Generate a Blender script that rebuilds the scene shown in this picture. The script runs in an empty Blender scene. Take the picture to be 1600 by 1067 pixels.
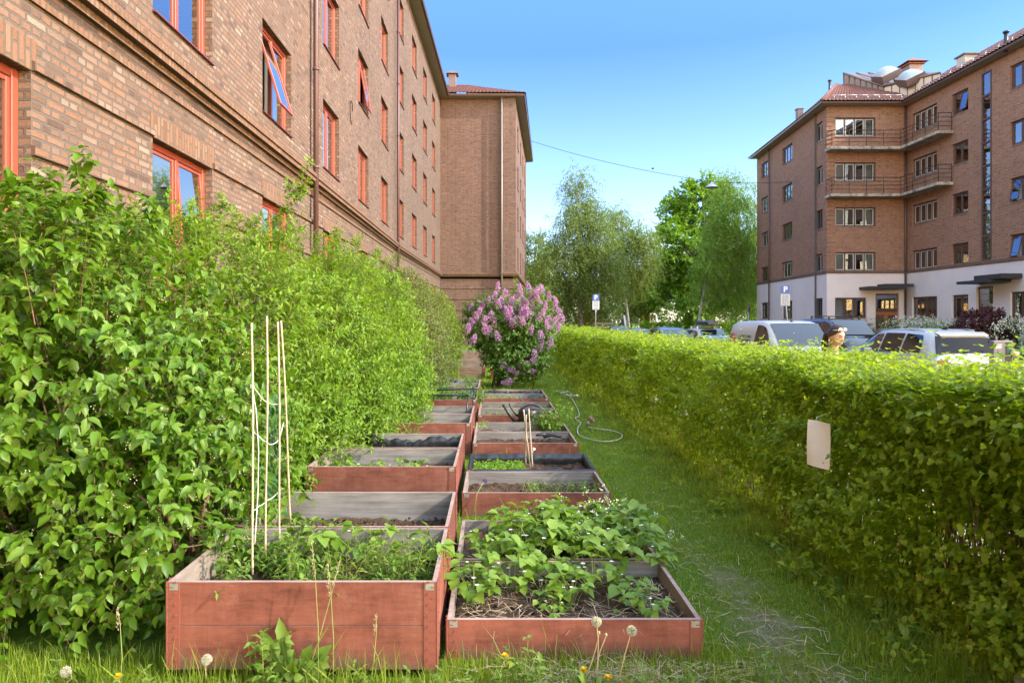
import bpy, math, random
import numpy as np
from mathutils import Vector, Matrix
random.seed(7)
RNG = np.random.default_rng(11)
PI = math.pi
SC = bpy.context.scene
COL = SC.collection
F, HX, HY, EYE = 1080.0, 770.0, 500.0, 1.6


def at(px, py, Y):
    """world point seen at a place in the photograph at depth Y"""
    return ((px - HX) * Y / F, Y, EYE + (HY - py) * Y / F)


# ------------------------------------------------------------------ materials
MATS = {}


class NT:
    def __init__(s, name):
        s.m = bpy.data.materials.new(name)
        s.m.use_nodes = True
        s.t = s.m.node_tree
        s.t.nodes.clear()
        s.out = s.n('ShaderNodeOutputMaterial')

    def n(s, typ, **kw):
        nd = s.t.nodes.new(typ)
        for k, v in kw.items():
            if k.startswith('i_'):
                key = k[2:]
                key = int(key) if key.isdigit() else key.replace('__', ' ')
                nd.inputs[key].default_value = v
            else:
                setattr(nd, k, v)
        return nd

    def l(s, a, b):
        s.t.links.new(a, b)

    def ramp(s, src, stops, interp='LINEAR'):
        r = s.n('ShaderNodeValToRGB')
        r.color_ramp.interpolation = interp
        el = r.color_ramp.elements
        while len(el) < len(stops):
            el.new(0.5)
        for e, (p, c) in zip(el, stops):
            e.position = p
            e.color = (*c, 1) if len(c) == 3 else c
        s.l(src, r.inputs[0])
        return r.outputs[0]

    def mix(s, fac, a, b, mode='MIX'):
        m = s.n('ShaderNodeMix', data_type='RGBA', blend_type=mode)
        for v, i in ((fac, 0), (a, 6), (b, 7)):
            if isinstance(v, (int, float)):
                m.inputs[i].default_value = v
            elif isinstance(v, tuple):
                m.inputs[i].default_value = (*v, 1) if len(v) == 3 else v
            else:
                s.l(v, m.inputs[i])
        return m.outputs[2]

    def noise(s, scale, detail=4, rough=.55, vec=None, dim='3D'):
        nd = s.n('ShaderNodeTexNoise')
        nd.inputs['Scale'].default_value = scale
        nd.inputs['Detail'].default_value = detail
        nd.inputs['Roughness'].default_value = rough
        if vec is not None:
            s.l(vec, nd.inputs['Vector'])
        return nd.outputs[0]

    def obj(s, scale=None):
        tc = s.n('ShaderNodeTexCoord')
        if scale is None:
            return tc.outputs['Object']
        mp = s.n('ShaderNodeMapping')
        mp.inputs['Scale'].default_value = scale
        s.l(tc.outputs['Object'], mp.inputs[0])
        return mp.outputs[0]

    def uv(s, scale=(1, 1, 1), rot=0.0):
        tc = s.n('ShaderNodeTexCoord')
        mp = s.n('ShaderNodeMapping')
        mp.inputs['Scale'].default_value = scale
        mp.inputs['Rotation'].default_value = (0, 0, rot)
        s.l(tc.outputs['UV'], mp.inputs[0])
        return mp.outputs[0]

    def bump(s, h, strength=.3, dist=.01):
        b = s.n('ShaderNodeBump')
        b.inputs['Strength'].default_value = strength
        b.inputs['Distance'].default_value = dist
        s.l(h, b.inputs['Height'])
        return b.outputs[0]

    def pbr(s, col, rough=.6, metal=0, normal=None, spec=.5, coat=0):
        p = s.n('ShaderNodeBsdfPrincipled')
        if isinstance(col, tuple):
            p.inputs['Base Color'].default_value = (*col, 1)
        else:
            s.l(col, p.inputs['Base Color'])
        if isinstance(rough, (int, float)):
            p.inputs['Roughness'].default_value = rough
        else:
            s.l(rough, p.inputs['Roughness'])
        p.inputs['Metallic'].default_value = metal
        p.inputs['Specular IOR Level'].default_value = spec
        p.inputs['Coat Weight'].default_value = coat
        p.inputs['Coat Roughness'].default_value = .05
        if normal is not None:
            s.l(normal, p.inputs['Normal'])
        return p.outputs[0]

    def end(s, sh):
        s.l(sh, s.out.inputs[0])
        MATS[s.m.name] = s.m
        return s.m


def simple(name, col, rough=.6, metal=0, var=.15, scale=30, bump=.15, spec=.5, coat=0):
    t = NT(name)
    v = t.obj()
    n1 = t.noise(scale, 5, .6, v)
    c = t.mix(n1, tuple(x * (1 - var) for x in col), tuple(min(1, x * (1 + var)) for x in col))
    nb = t.bump(t.noise(scale * 4, 3, .6, v), bump, .003) if bump else None
    return t.end(t.pbr(c, rough, metal, nb, spec, coat))


def leafmat(name, cols, trans=.35, rough=.5, vein=False):
    """per-leaf colour: every leaf is an island of its mesh"""
    t = NT(name)
    g = t.n('ShaderNodeNewGeometry')
    k = len(cols)
    c = t.ramp(g.outputs['Random Per Island'], [(i / max(1, k - 1), cols[i]) for i in range(k)])
    p = t.n('ShaderNodeBsdfPrincipled')
    t.l(c, p.inputs['Base Color'])
    p.inputs['Roughness'].default_value = rough
    p.inputs['Specular IOR Level'].default_value = .35
    tr = t.n('ShaderNodeBsdfTranslucent')
    ct = t.mix(1.0, c, (1.25, 1.25, .55, 1), 'MULTIPLY')
    t.l(ct, tr.inputs[0])
    m = t.n('ShaderNodeMixShader')
    m.inputs[0].default_value = trans
    t.l(p.outputs[0], m.inputs[1])
    t.l(tr.outputs[0], m.inputs[2])
    return t.end(m.outputs[0])


def brickmat(name, cols, mortar, bw=.25, rh=.075, ms=.014, rot=0.0, squash=.5, weather=.35, bumpk=.6):
    t = NT(name)
    vec = t.uv((1, 1, 1), rot)
    dn = t.n('ShaderNodeTexNoise')
    dn.inputs['Scale'].default_value = 9
    t.l(vec, dn.inputs['Vector'])
    off = t.n('ShaderNodeVectorMath', operation='MULTIPLY_ADD')
    t.l(dn.outputs['Color'], off.inputs[0])
    off.inputs[1].default_value = (.012, .012, 0)
    t.l(vec, off.inputs[2])
    b = t.n('ShaderNodeTexBrick')
    b.offset = .5
    b.squash = squash
    b.squash_frequency = 2
    t.l(off.outputs[0], b.inputs['Vector'])
    b.inputs['Color1'].default_value = (0, 0, 0, 1)
    b.inputs['Color2'].default_value = (1, 1, 1, 1)
    b.inputs['Mortar'].default_value = (.5, .5, .5, 1)
    b.inputs['Scale'].default_value = 1
    b.inputs['Mortar Size'].default_value = ms
    b.inputs['Mortar Smooth'].default_value = .25
    b.inputs['Brick Width'].default_value = bw
    b.inputs['Row Height'].default_value = rh
    k = len(cols)
    bc = t.ramp(b.outputs['Color'], [(i / (k - 1), cols[i]) for i in range(k)])
    fine = t.noise(45, 5, .7, vec)
    bc = t.mix(.35, bc, t.ramp(fine, [(.3, (.25, .25, .25)), (.7, (1, 1, 1))]), 'MULTIPLY')
    big = t.noise(.35, 5, .65, vec)
    bc = t.mix(weather, bc, t.ramp(big, [(.3, (.45, .42, .40)), (.65, (1.1, 1.06, 1.0))]), 'MULTIPLY')
    streak = t.noise(1, 6, .7, t.uv((1.6, .16, 1), rot))
    bc = t.mix(weather * .9, bc, t.ramp(streak, [(.36, (.55, .52, .50)), (.58, (1.04, 1.03, 1.02))]), 'MULTIPLY')
    mc = t.mix(fine, tuple(x * .8 for x in mortar), tuple(x * 1.15 for x in mortar))
    c = t.mix(b.outputs['Fac'], bc, mc)
    inv = t.n('ShaderNodeMath', operation='MULTIPLY_ADD')
    t.l(b.outputs['Fac'], inv.inputs[0])
    inv.inputs[1].default_value = -1
    t.l(fine, inv.inputs[2])
    nb = t.bump(inv.outputs[0], bumpk, .01)
    return t.end(t.pbr(c, .85, 0, nb, .2))


def glassmat(name, tint=(.9, .95, .95), boost=.08, rough=.01, refl=(1.0, .90, .74)):
    """thin pane: clear seen square on, mirror-like when seen at a slant"""
    t = NT(name)
    fr = t.n('ShaderNodeFresnel')
    fr.inputs[0].default_value = 1.52
    ad = t.n('ShaderNodeMath', operation='MULTIPLY_ADD', use_clamp=True)
    t.l(fr.outputs[0], ad.inputs[0])
    ad.inputs[1].default_value = 1.5
    ad.inputs[2].default_value = boost
    gl = t.n('ShaderNodeBsdfGlossy')
    gl.inputs['Roughness'].default_value = rough
    gl.inputs['Color'].default_value = (*refl, 1)
    nb = t.bump(t.noise(1.3, 1, .5, t.obj()), .04, .05)
    t.l(nb, gl.inputs['Normal'])
    tr = t.n('ShaderNodeBsdfTransparent')
    tr.inputs[0].default_value = (*tint, 1)
    m = t.n('ShaderNodeMixShader')
    t.l(ad.outputs[0], m.inputs[0])
    t.l(tr.outputs[0], m.inputs[1])
    t.l(gl.outputs[0], m.inputs[2])
    return t.end(m.outputs[0])


def woodmat(name, cols, axis=0, rough=.75, knots=True, grime=.4):
    t = NT(name)
    sc = [14, 14, 14]
    sc[axis] = 1.1
    v = t.obj(tuple(sc))
    n1 = t.noise(2.2, 7, .65, v)
    c = t.ramp(n1, [(.25, cols[0]), (.5, cols[1]), (.75, cols[2])])
    if grime:
        c = t.mix(grime, c, t.ramp(t.noise(3.5, 5, .6, t.obj()), [(.3, (.45, .42, .4)), (.62, (1.05, 1.05, 1.05))]), 'MULTIPLY')
    nb = t.bump(n1, .35, .004)
    return t.end(t.pbr(c, rough, 0, nb, .25))


# ------------------------------------------------------------------ mesh builder
class MB:
    def __init__(s):
        s.v, s.f, s.m, s.sm = [], [], [], []

    def add(s, vs, fs, mat=0, smooth=False):
        o = len(s.v)
        s.v += [tuple(p) for p in vs]
        for i, f in enumerate(fs):
            s.f.append([o + k for k in f])
            s.m.append(mat[i] if isinstance(mat, (list, tuple)) else mat)
            s.sm.append(smooth)
        return s

    def quad(s, a, b, c, d, mat=0):
        return s.add([a, b, c, d], [(0, 1, 2, 3)], mat)

    def box(s, lo, hi, mat=0, M=None):
        """mat may be a list for the faces -x +x -y +y -z +z"""
        x0, y0, z0 = lo
        x1, y1, z1 = hi
        vs = [(x0, y0, z0), (x1, y0, z0), (x1, y1, z0), (x0, y1, z0), (x0, y0, z1), (x1, y0, z1), (x1, y1, z1), (x0, y1, z1)]
        if M is not None:
            vs = [tuple(M @ Vector(p)) for p in vs]
        return s.add(vs, [(0, 4, 7, 3), (1, 2, 6, 5), (0, 1, 5, 4), (2, 3, 7, 6), (0, 3, 2, 1), (4, 5, 6, 7)], mat)

    def bbox(s, lo, hi, b=.004, mat=0):
        """box with chamfered edges"""
        x0, y0, z0 = lo
        x1, y1, z1 = hi
        b = min(b, (x1 - x0) * .45, (y1 - y0) * .45, (z1 - z0) * .45)
        rings = []
        for z, k in ((z0, b), (z0 + b, 0), (z1 - b, 0), (z1, b)):
            X0, X1, Y0, Y1 = x0 + k, x1 - k, y0 + k, y1 - k
            c = b
            rings.append([(X0 + c, Y0, z), (X1 - c, Y0, z), (X1, Y0 + c, z), (X1, Y1 - c, z), (X1 - c, Y1, z), (X0 + c, Y1, z), (X0, Y1 - c, z), (X0, Y0 + c, z)])
        vs = sum(rings, [])
        fs = [tuple(range(7, -1, -1))]
        for r in range(3):
            for i in range(8):
                j = (i + 1) % 8
                fs.append((r * 8 + i, r * 8 + j, r * 8 + 8 + j, r * 8 + 8 + i))
        fs.append(tuple(range(24, 32)))
        return s.add(vs, fs, mat)

    def tube(s, pts, r, n=6, mat=0, cap=True):
        pts = [Vector(p) for p in pts]
        rs = r if isinstance(r, (list, tuple)) else [r] * len(pts)
        vs, fs = [], []
        ref = None
        for i, p in enumerate(pts):
            t = (pts[min(i + 1, len(pts) - 1)] - pts[max(i - 1, 0)])
            t = t.normalized() if t.length > 1e-9 else Vector((0, 0, 1))
            if ref is None:
                ref = Vector((1, 0, 0)) if abs(t.x) < .8 else Vector((0, 1, 0))
            u = (ref - t * ref.dot(t)).normalized()
            ref = u
            w = t.cross(u)
            for k in range(n):
                a = 2 * PI * k / n
                vs.append(p + (u * math.cos(a) + w * math.sin(a)) * rs[i])
        for i in range(len(pts) - 1):
            for k in range(n):
                k2 = (k + 1) % n
                fs.append((i * n + k, i * n + k2, i * n + n + k2, i * n + n + k))
        if cap:
            fs.append(tuple(range(n - 1, -1, -1)))
            fs.append(tuple((len(pts) - 1) * n + k for k in range(n)))
        return s.add(vs, fs, mat, True)

    def lathe(s, prof, c=(0, 0, 0), n=20, mat=0):
        vs, fs = [], []
        for r, z in prof:
            for k in range(n):
                a = 2 * PI * k / n
                vs.append((c[0] + r * math.cos(a), c[1] + r * math.sin(a), c[2] + z))
        for i in range(len(prof) - 1):
            for k in range(n):
                k2 = (k + 1) % n
                fs.append((i * n + k, i * n + k2, i * n + n + k2, i * n + n + k))
        return s.add(vs, fs, mat, True)

    def prism(s, poly, d, mat=0):
        """flat polygon (3-D points) pushed along vector d"""
        n = len(poly)
        a = [Vector(p) for p in poly]
        vs = a + [p + Vector(d) for p in a]
        fs = [tuple(range(n)), tuple(range(2 * n - 1, n - 1, -1))]
        for i in range(n):
            j = (i + 1) % n
            fs.append((i, i + n, j + n, j))
        return s.add(vs, fs, mat)

    def build(s, name, mats, parent=None, loc=None):
        me = bpy.data.meshes.new(name)
        me.from_pydata(s.v, [], s.f)
        for m in (mats if isinstance(mats, (list, tuple)) else [mats]):
            me.materials.append(MATS[m] if isinstance(m, str) else m)
        me.polygons.foreach_set('material_index', s.m)
        me.polygons.foreach_set('use_smooth', s.sm)
        # box-projected metres as UV
        nl = len(me.loops)
        co = np.empty(len(me.vertices) * 3)
        me.vertices.foreach_get('co', co)
        co = co.reshape(-1, 3)
        li = np.empty(nl, dtype=np.int32)
        me.loops.foreach_get('vertex_index', li)
        nr = np.empty(len(me.polygons) * 3)
        me.polygons.foreach_get('normal', nr)
        nr = nr.reshape(-1, 3)
        tot = np.empty(len(me.polygons), dtype=np.int32)
        me.polygons.foreach_get('loop_total', tot)
        nl_ = np.abs(np.repeat(nr, tot, axis=0))
        c = co[li]
        u = np.where((nl_[:, 0] > nl_[:, 1]) & (nl_[:, 0] > nl_[:, 2]), c[:, 1], c[:, 0])
        v = np.where((nl_[:, 2] >= nl_[:, 0]) & (nl_[:, 2] >= nl_[:, 1]), c[:, 1], c[:, 2])
        uvl = me.uv_layers.new(name='UVMap')
        uvl.data.foreach_set('uv', np.stack([u, v], 1).ravel())
        me.update()
        return link(name, me, parent, loc)


def link(name, data, parent=None, loc=None):
    o = bpy.data.objects.new(name, data)
    COL.objects.link(o)
    if parent is not None:
        o.parent = parent
    if loc is not None:
        o.location = loc
    return o


def thing(name, label, cat, loc=(0, 0, 0), rotz=0.0, group=None):
    o = link(name, None, None, loc)
    o.rotation_euler = (0, 0, rotz)
    o.empty_display_size = .1
    return tag(o, label, cat, group)


def tag(o, label=None, cat=None, group=None, kind=None):
    for k, v in (('label', label), ('category', cat), ('group', group), ('kind', kind)):
        if v:
            o[k] = v
    return o


KIDS = {}


def copy_tree(o, label=None, parent=None, loc=None, rotz=None, scale=None):
    c = o.copy()
    COL.objects.link(c)
    if parent is not None:
        c.parent = parent
    if label:
        c['label'] = label
    if loc is not None:
        c.location = loc
    if rotz is not None:
        c.rotation_euler = (0, 0, rotz)
    if scale is not None:
        c.scale = (scale,) * 3
    for ch in o.children:
        copy_tree(ch, None, c)
    return c


# ------------------------------------------------------------------ leaves
def _unit(a):
    return a / np.maximum(np.linalg.norm(a, axis=1, keepdims=True), 1e-9)


TPL = {
    'ovate': ([(0, 0, 0), (.22, .42, .10), (.58, .40, .09), (1, 0, -.16), (.58, -.40, .13), (.22, -.42, .10), (.45, 0, .02)],
              [(0, 6, 2, 1), (6, 3, 2), (0, 5, 4, 6), (6, 4, 3)]),
    'lance': ([(0, 0, 0), (.42, .5, .10), (1, 0, -.05), (.42, -.5, .10)], [(0, 2, 1), (0, 3, 2)]),
    'lobed': ([(0, 0, 0), (.02, .40, .06), (.30, .52, .12), (.45, .30, .05), (.78, .34, .08), (1, 0, -.05), (.78, -.34, .08), (.45, -.30, .05), (.30, -.52, .12), (.02, -.40, .06)],
              [(0, 5, 4, 3, 2, 1), (0, 9, 8, 7, 6, 5)]),
    'card': ([(0, 0, 0), (.5, .5, .08), (1, 0, 0), (.5, -.5, .08)], [(0, 3, 2, 1)]),
    'blade': ([(0, .5, 0), (0, -.5, 0), (.55, .32, .06), (.55, -.32, .06), (1, 0, -.08)], [(0, 1, 3, 2), (2, 3, 4)]),
    'petal': ([(0, 0, 0), (.6, .5, .1), (1, .25, .12), (1, -.25, .12), (.6, -.5, .1)], [(0, 4, 3, 2, 1)]),
}


def leaf_mesh(name, pos, d, nrm, ln, wd, kind, mat, parent=None, loc=None, obj=True):
    """one mesh of many leaves: base point, direction, facing, length, width"""
    tv, tf = TPL[kind]
    tv = np.array(tv)
    N, k = len(pos), len(tv)
    d = _unit(d)
    side = _unit(np.cross(nrm, d))
    up = np.cross(d, side)
    V = (pos[:, None, :] + d[:, None, :] * (tv[None, :, 0:1] * ln[:, None, None])
         + side[:, None, :] * (tv[None, :, 1:2] * wd[:, None, None]) + up[:, None, :] * (tv[None, :, 2:3] * ln[:, None, None]))
    V = V.reshape(-1, 3)
    tot = np.array([len(f) for f in tf])
    flat = np.concatenate([np.array(f) for f in tf])
    L = (flat[None, :] + (np.arange(N) * k)[:, None]).ravel()
    totals = np.tile(tot, N)
    starts = np.concatenate([[0], np.cumsum(totals)[:-1]])
    me = bpy.data.meshes.new(name)
    me.vertices.add(len(V))
    me.vertices.foreach_set('co', V.ravel().astype(np.float32))
    me.loops.add(len(L))
    me.loops.foreach_set('vertex_index', L.astype(np.int32))
    me.polygons.add(len(totals))
    me.polygons.foreach_set('loop_start', starts.astype(np.int32))
    me.update(calc_edges=True)
    me.validate()
    me.materials.append(MATS[mat])
    if not obj:
        return me
    return link(name, me, parent, loc)


def shoots(o, d, L, n, ln, wr, droop=.2, spread=.85, up=.35, opp=True, jit=.35, face=None, sag=.25):
    """leaves along curved shoots. o,d (S,3); L (S,); returns pos, dir, normal, length, width and the shoot axes"""
    S = len(o)
    d = _unit(d)
    t = np.linspace(.18, 1, n)[None, :] + RNG.uniform(-.3, .3, (S, n)) / n
    axis = np.zeros((S, 3))
    p = o[:, None, :] + d[:, None, :] * (L[:, None] * t)[..., None]
    p[..., 2] -= droop * L[:, None] * t ** 2
    tan = np.repeat(d[:, None, :], n, 1).copy()
    tan[..., 2] -= 2 * droop * t
    tan /= np.linalg.norm(tan, axis=2, keepdims=True)
    r = RNG.normal(size=(S, 1, 3))
    ref = np.cross(np.repeat(r, n, 1), tan)
    ref /= np.maximum(np.linalg.norm(ref, axis=2, keepdims=True), 1e-6)
    ref2 = np.cross(tan, ref)
    ang = (np.arange(n) * 2.4)[None, :] + RNG.uniform(0, 6.28, (S, 1))
    outs = []
    for sgn in ((1, -1) if opp else (1,)):
        a = ang[..., None] if not opp else (np.arange(n) * 1.57)[None, :, None] + ang[:, :1, None] * 0
        side = (ref * np.cos(a) + ref2 * np.sin(a)) * sgn
        ld = tan * (1 - spread * .55) + side * spread + RNG.normal(size=p.shape) * jit * .5
        ld[..., 2] -= sag
        nr = RNG.normal(size=p.shape) * jit
        nr[..., 2] += up + .65
        if face is not None:
            nr += face[:, None, :] * .9 if face.ndim == 2 else face * .9
        l = ln * RNG.uniform(.45, 1.25, (S, n)) * (1 - .25 * t)
        outs.append((p.reshape(-1, 3), ld.reshape(-1, 3), nr.reshape(-1, 3), l.ravel(), (l * wr).ravel()))
    res = [np.concatenate([q[i] for q in outs]) for i in range(5)]
    return res


def stems_mesh(name, o, d, L, droop, r, mat, parent=None, loc=None, n=4, r1=.35):
    """thin three-sided shoot axes as one mesh"""
    S = len(o)
    d = _unit(d)
    t = np.linspace(0, 1, n)
    p = o[:, None, :] + d[:, None, :] * (L[:, None] * t[None, :])[..., None]
    p[..., 2] -= droop * L[:, None] * t[None, :] ** 2
    ref = _unit(np.cross(d, RNG.normal(size=(S, 3))))
    ref2 = np.cross(d, ref)
    rr = (r if isinstance(r, np.ndarray) else np.full(S, r))
    V = []
    for k in range(3):
        a = 2 * PI * k / 3
        V.append(p + (ref * math.cos(a) + ref2 * math.sin(a))[:, None, :] * (rr[:, None] * (1 - (1 - r1) * t[None, :]))[..., None])
    V = np.stack(V, 2).reshape(-1, 3)      # S,n,3
    base = (np.arange(S) * n * 3)[:, None, None]
    q = []
    for i in range(n - 1):
        for k in range(3):
            k2 = (k + 1) % 3
            q.append((i * 3 + k, i * 3 + k2, i * 3 + 3 + k2, i * 3 + 3 + k))
    L_ = (np.array(q)[None] + base).ravel()
    me = bpy.data.meshes.new(name)
    me.vertices.add(len(V))
    me.vertices.foreach_set('co', V.ravel().astype(np.float32))
    me.loops.add(len(L_))
    me.loops.foreach_set('vertex_index', L_.astype(np.int32))
    nf = len(L_) // 4
    me.polygons.add(nf)
    me.polygons.foreach_set('loop_start', (np.arange(nf) * 4).astype(np.int32))
    me.update(calc_edges=True)
    me.materials.append(MATS[mat])
    return link(name, me, parent, loc)


def join_leaves(*sets):
    return [np.concatenate([s[i] for s in sets]) for i in range(5)]


def ell_surface(n, c, r, zmin=.05, shell=(.8, 1.0)):
    """random points in the outer shell of an ellipsoid, with outward directions"""
    P, D = [], []
    need = n
    while need > 0:
        d = _unit(RNG.normal(size=(need * 2 + 8, 3)))
        k = RNG.uniform(*shell, (len(d), 1))
        p = np.array(c) + d * np.array(r) * k
        ok = p[:, 2] > zmin
        P.append(p[ok][:need])
        D.append(_unit(d / np.array(r))[ok][:need])
        need -= len(P[-1])
    return np.concatenate(P), np.concatenate(D)


def fbm(x, y, seed=0):
    """cheap smooth noise"""
    r = np.random.default_rng(seed)
    out = np.zeros_like(np.asarray(x, dtype=float))
    a = 1.0
    f = 1.0
    for _ in range(4):
        for _ in range(3):
            th = r.uniform(0, 6.28)
            out = out + a * .33 * np.sin((x * math.cos(th) + y * math.sin(th)) * f * 6.28 + r.uniform(0, 6.28))
        a *= .55
        f *= 2.1
    return out
SKY_K, SUN_K, EXPO = .15, 2.05, 1.85
# ------------------------------------------------------------------ the materials of the place
brickmat('brick_sun', [(.125, .084, .066), (.215, .138, .098), (.262, .174, .130), (.262, .150, .094), (.205, .138, .106), (.34, .255, .195)], (.12, .10, .082), weather=.35, bumpk=1.0)
brickmat('brick_soldier', [(.17, .095, .06), (.25, .14, .09), (.21, .115, .07), (.28, .175, .12)], (.12, .095, .07), bw=.25, rh=.075, rot=PI / 2, squash=1.0, weather=.2)
brickmat('brick_wing', [(.115, .06, .045), (.195, .10, .072), (.235, .128, .09), (.17, .084, .062), (.275, .165, .12)], (.185, .145, .115), weather=.4)
brickmat('brick_far', [(.20, .082, .050), (.33, .142, .086), (.385, .178, .112), (.285, .117, .072), (.43, .23, .15)], (.29, .20, .14), weather=.35)
brickmat('brick_dark', [(.10, .055, .04), (.17, .09, .06), (.2, .11, .075), (.14, .075, .05)], (.17, .13, .10), weather=.3)
simple('mortar_ledge', (.24, .15, .095), .85, 0, .25, 12, .5)
simple('ledge_soffit_shade', (.10, .06, .04), .85, 0, .25, 12, .4)  # undersides of the brick courses, their shade painted into the colour
simple('frame_orange', (.27, .062, .036), .45, 0, .12, 8, .1)
simple('frame_red', (.36, .075, .05), .45, 0, .12, 8, .1)
simple('flashing', (.16, .045, .05), .5, 0, .15, 10, .1)
simple('frame_dark', (.075, .04, .032), .5, 0, .15, 10, .1)
simple('sash_light', (.50, .47, .43), .5, 0, .1, 10, .05)
glassmat('glass_left', (.82, .88, .92), .40, .02)
glassmat('glass_right', (.72, .80, .82), .17, .02, (.80, .84, .90))
glassmat('glass_car', (.30, .38, .40), .16, .01)
simple('curtain', (.62, .60, .56), .9, 0, .08, 5, .2)
simple('curtain_beige', (.48, .42, .33), .9, 0, .1, 5, .2)
simple('backing_shade', (.10, .09, .085), .9, 0, .3, 1.2, 0)  # dim interior shade put into the colour of the window backing
simple('soffit', (.30, .26, .19), .8, 0, .2, 3, .15)
simple('gutter_brown', (.085, .05, .042), .4, .2, .2, 12, .1)
simple('gutter_light', (.26, .23, .19), .45, .2, .2, 12, .1)
simple('pipe_brown', (.10, .055, .05), .45, .15, .2, 14, .1)
simple('tile_red', (.15, .055, .036), .75, 0, .45, 5, .25)
simple('tile_dark', (.13, .055, .04), .75, 0, .45, 5, .25)
simple('sheet_metal', (.135, .095, .085), .42, .25, .25, 2.5, .1)
simple('sheet_light', (.36, .30, .25), .45, .2, .2, 2.5, .1)
simple('iron', (.035, .022, .02), .5, .3, .2, 20, .1)
simple('black_roofing', (.022, .022, .024), .6, 0, .3, 8, .2)
simple('door_wood', (.30, .10, .03), .45, 0, .3, 6, .15)
simple('concrete', (.40, .36, .31), .9, 0, .3, 6, .5)
simple('galvanised', (.42, .43, .43), .38, .7, .2, 20, .1)
simple('post_grey', (.20, .18, .17), .5, .1, .1, 20, .05)
simple('sign_grey', (.50, .52, .53), .4, 0, .05, 30, 0)
simple('sign_blue', (.015, .09, .36), .35, 0, .05, 10, 0)
simple('sign_white', (.78, .78, .78), .4, 0, .04, 10, 0)
simple('sign_ink', (.10, .11, .13), .5, 0, .05, 10, 0)
simple('sign_red', (.45, .03, .03), .4, 0, .05, 10, 0)
simple('black_plastic', (.018, .019, .02), .38, 0, .3, 15, .1)
simple('rubber', (.02, .02, .02), .8, 0, .2, 15, .2)
simple('car_silver', (.42, .42, .41), .36, .1, .04, 3, 0, coat=.25)
simple('car_white', (.50, .49, .47), .36, 0, .04, 3, 0, coat=.25)
simple('car_black', (.012, .015, .022), .25, .1, .1, 3, 0, coat=1)
simple('car_blue', (.16, .22, .30), .3, .35, .06, 3, 0, coat=.9)
simple('car_grey', (.30, .32, .34), .3, .35, .06, 3, 0, coat=.9)
simple('red_plastic', (.55, .035, .025), .4, 0, .1, 8, .05)
simple('orange_plastic', (.62, .17, .03), .4, 0, .1, 8, .05)
simple('white_steel', (.72, .73, .73), .4, .1, .08, 8, .05)
simple('dark_canvas', (.03, .033, .04), .8, 0, .2, 8, .2)
simple('bamboo', (.44, .34, .23), .6, 0, .3, 25, .2)
simple('string', (.70, .68, .62), .9, 0, .1, 60, .1)
simple('net_green', (.012, .10, .07), .6, 0, .2, 40, 0)
simple('hose', (.46, .46, .40), .5, 0, .15, 30, .15)
simple('paper', (.60, .50, .43), .8, 0, .12, 14, .1)
simple('skin', (.52, .30, .205), .5, 0, .06, 20, .05, spec=.35)
simple('hair', (.040, .015, .009), .38, 0, .5, 60, .4)
simple('lips', (.45, .15, .12), .5, 0, .05, 20, 0)
simple('brow', (.10, .045, .028), .7, 0, .1, 20, 0)
simple('eye_white', (.62, .58, .55), .3, 0, .03, 20, 0)
simple('cloth_dark', (.05, .055, .075), .85, 0, .2, 20, .2)
simple('sandal', (.15, .08, .04), .7, 0, .2, 20, .1)
simple('acrylic', (.25, .29, .32), .3, 0, .1, 4, 0)
simple('lens', (.35, .36, .38), .12, .6, .1, 4, 0)
simple('bark_birch', (.34, .325, .30), .8, 0, .55, 3.0, .5)
simple('bark_dark', (.075, .055, .042), .9, 0, .4, 5, .7)
simple('twig', (.14, .085, .045), .8, 0, .35, 25, .3)
simple('twig_green', (.16, .17, .05), .7, 0, .3, 25, .2)
simple('petiole', (.22, .26, .07), .6, 0, .3, 30, .1)
simple('stalk_tan', (.42, .33, .17), .7, 0, .2, 30, .1)
simple('liner', (.014, .014, .016), .35, 0, .3, 12, .5)
simple('asphalt', (.055, .055, .058), .9, 0, .25, 40, .4)
simple('pavement', (.20, .19, .18), .9, 0, .25, 15, .3)
simple('front_yard', (.055, .09, .025), .9, 0, .4, 3, .4)
# falu-red boards outside, silvery weathered boards inside
t = NT('board_red')
v = t.obj((1.2, 10, 12))
g = t.noise(3, 7, .65, v)
c = t.ramp(g, [(.25, (.19, .064, .043)), (.5, (.245, .082, .054)), (.75, (.285, .105, .070))])
dirt = t.noise(5, 8, .75, t.obj((.6, 1, 1.4)))
c = t.mix(.65, c, t.ramp(dirt, [(.36, (.45, .40, .37)), (.54, (1, 1, 1))]), 'MULTIPLY')
c = t.mix(.45, c, t.ramp(t.noise(1, 7, .75, t.obj((11, 11, 1.2))), [(.38, (.6, .56, .52)), (.55, (1, 1, 1))]), 'MULTIPLY')
c = t.mix(t.ramp(t.noise(2.2, 8, .8, t.obj((1, 1, .6))), [(.56, (0, 0, 0)), (.68, (.5, .5, .5))]), c, (.30, .165, .12))
scr = t.noise(26, 5, .75, t.obj((.35, 1, 2.2)))
c = t.mix(t.ramp(scr, [(.69, (0, 0, 0)), (.75, (.55, .55, .55))]), c, (.50, .30, .22))
oi = t.n('ShaderNodeObjectInfo')
c = t.mix(1.0, c, t.ramp(oi.outputs['Random'], [(0, (.80, .82, .84)), (.5, (1, 1, 1)), (1, (1.12, 1.08, 1.05))]), 'MULTIPLY')
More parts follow.
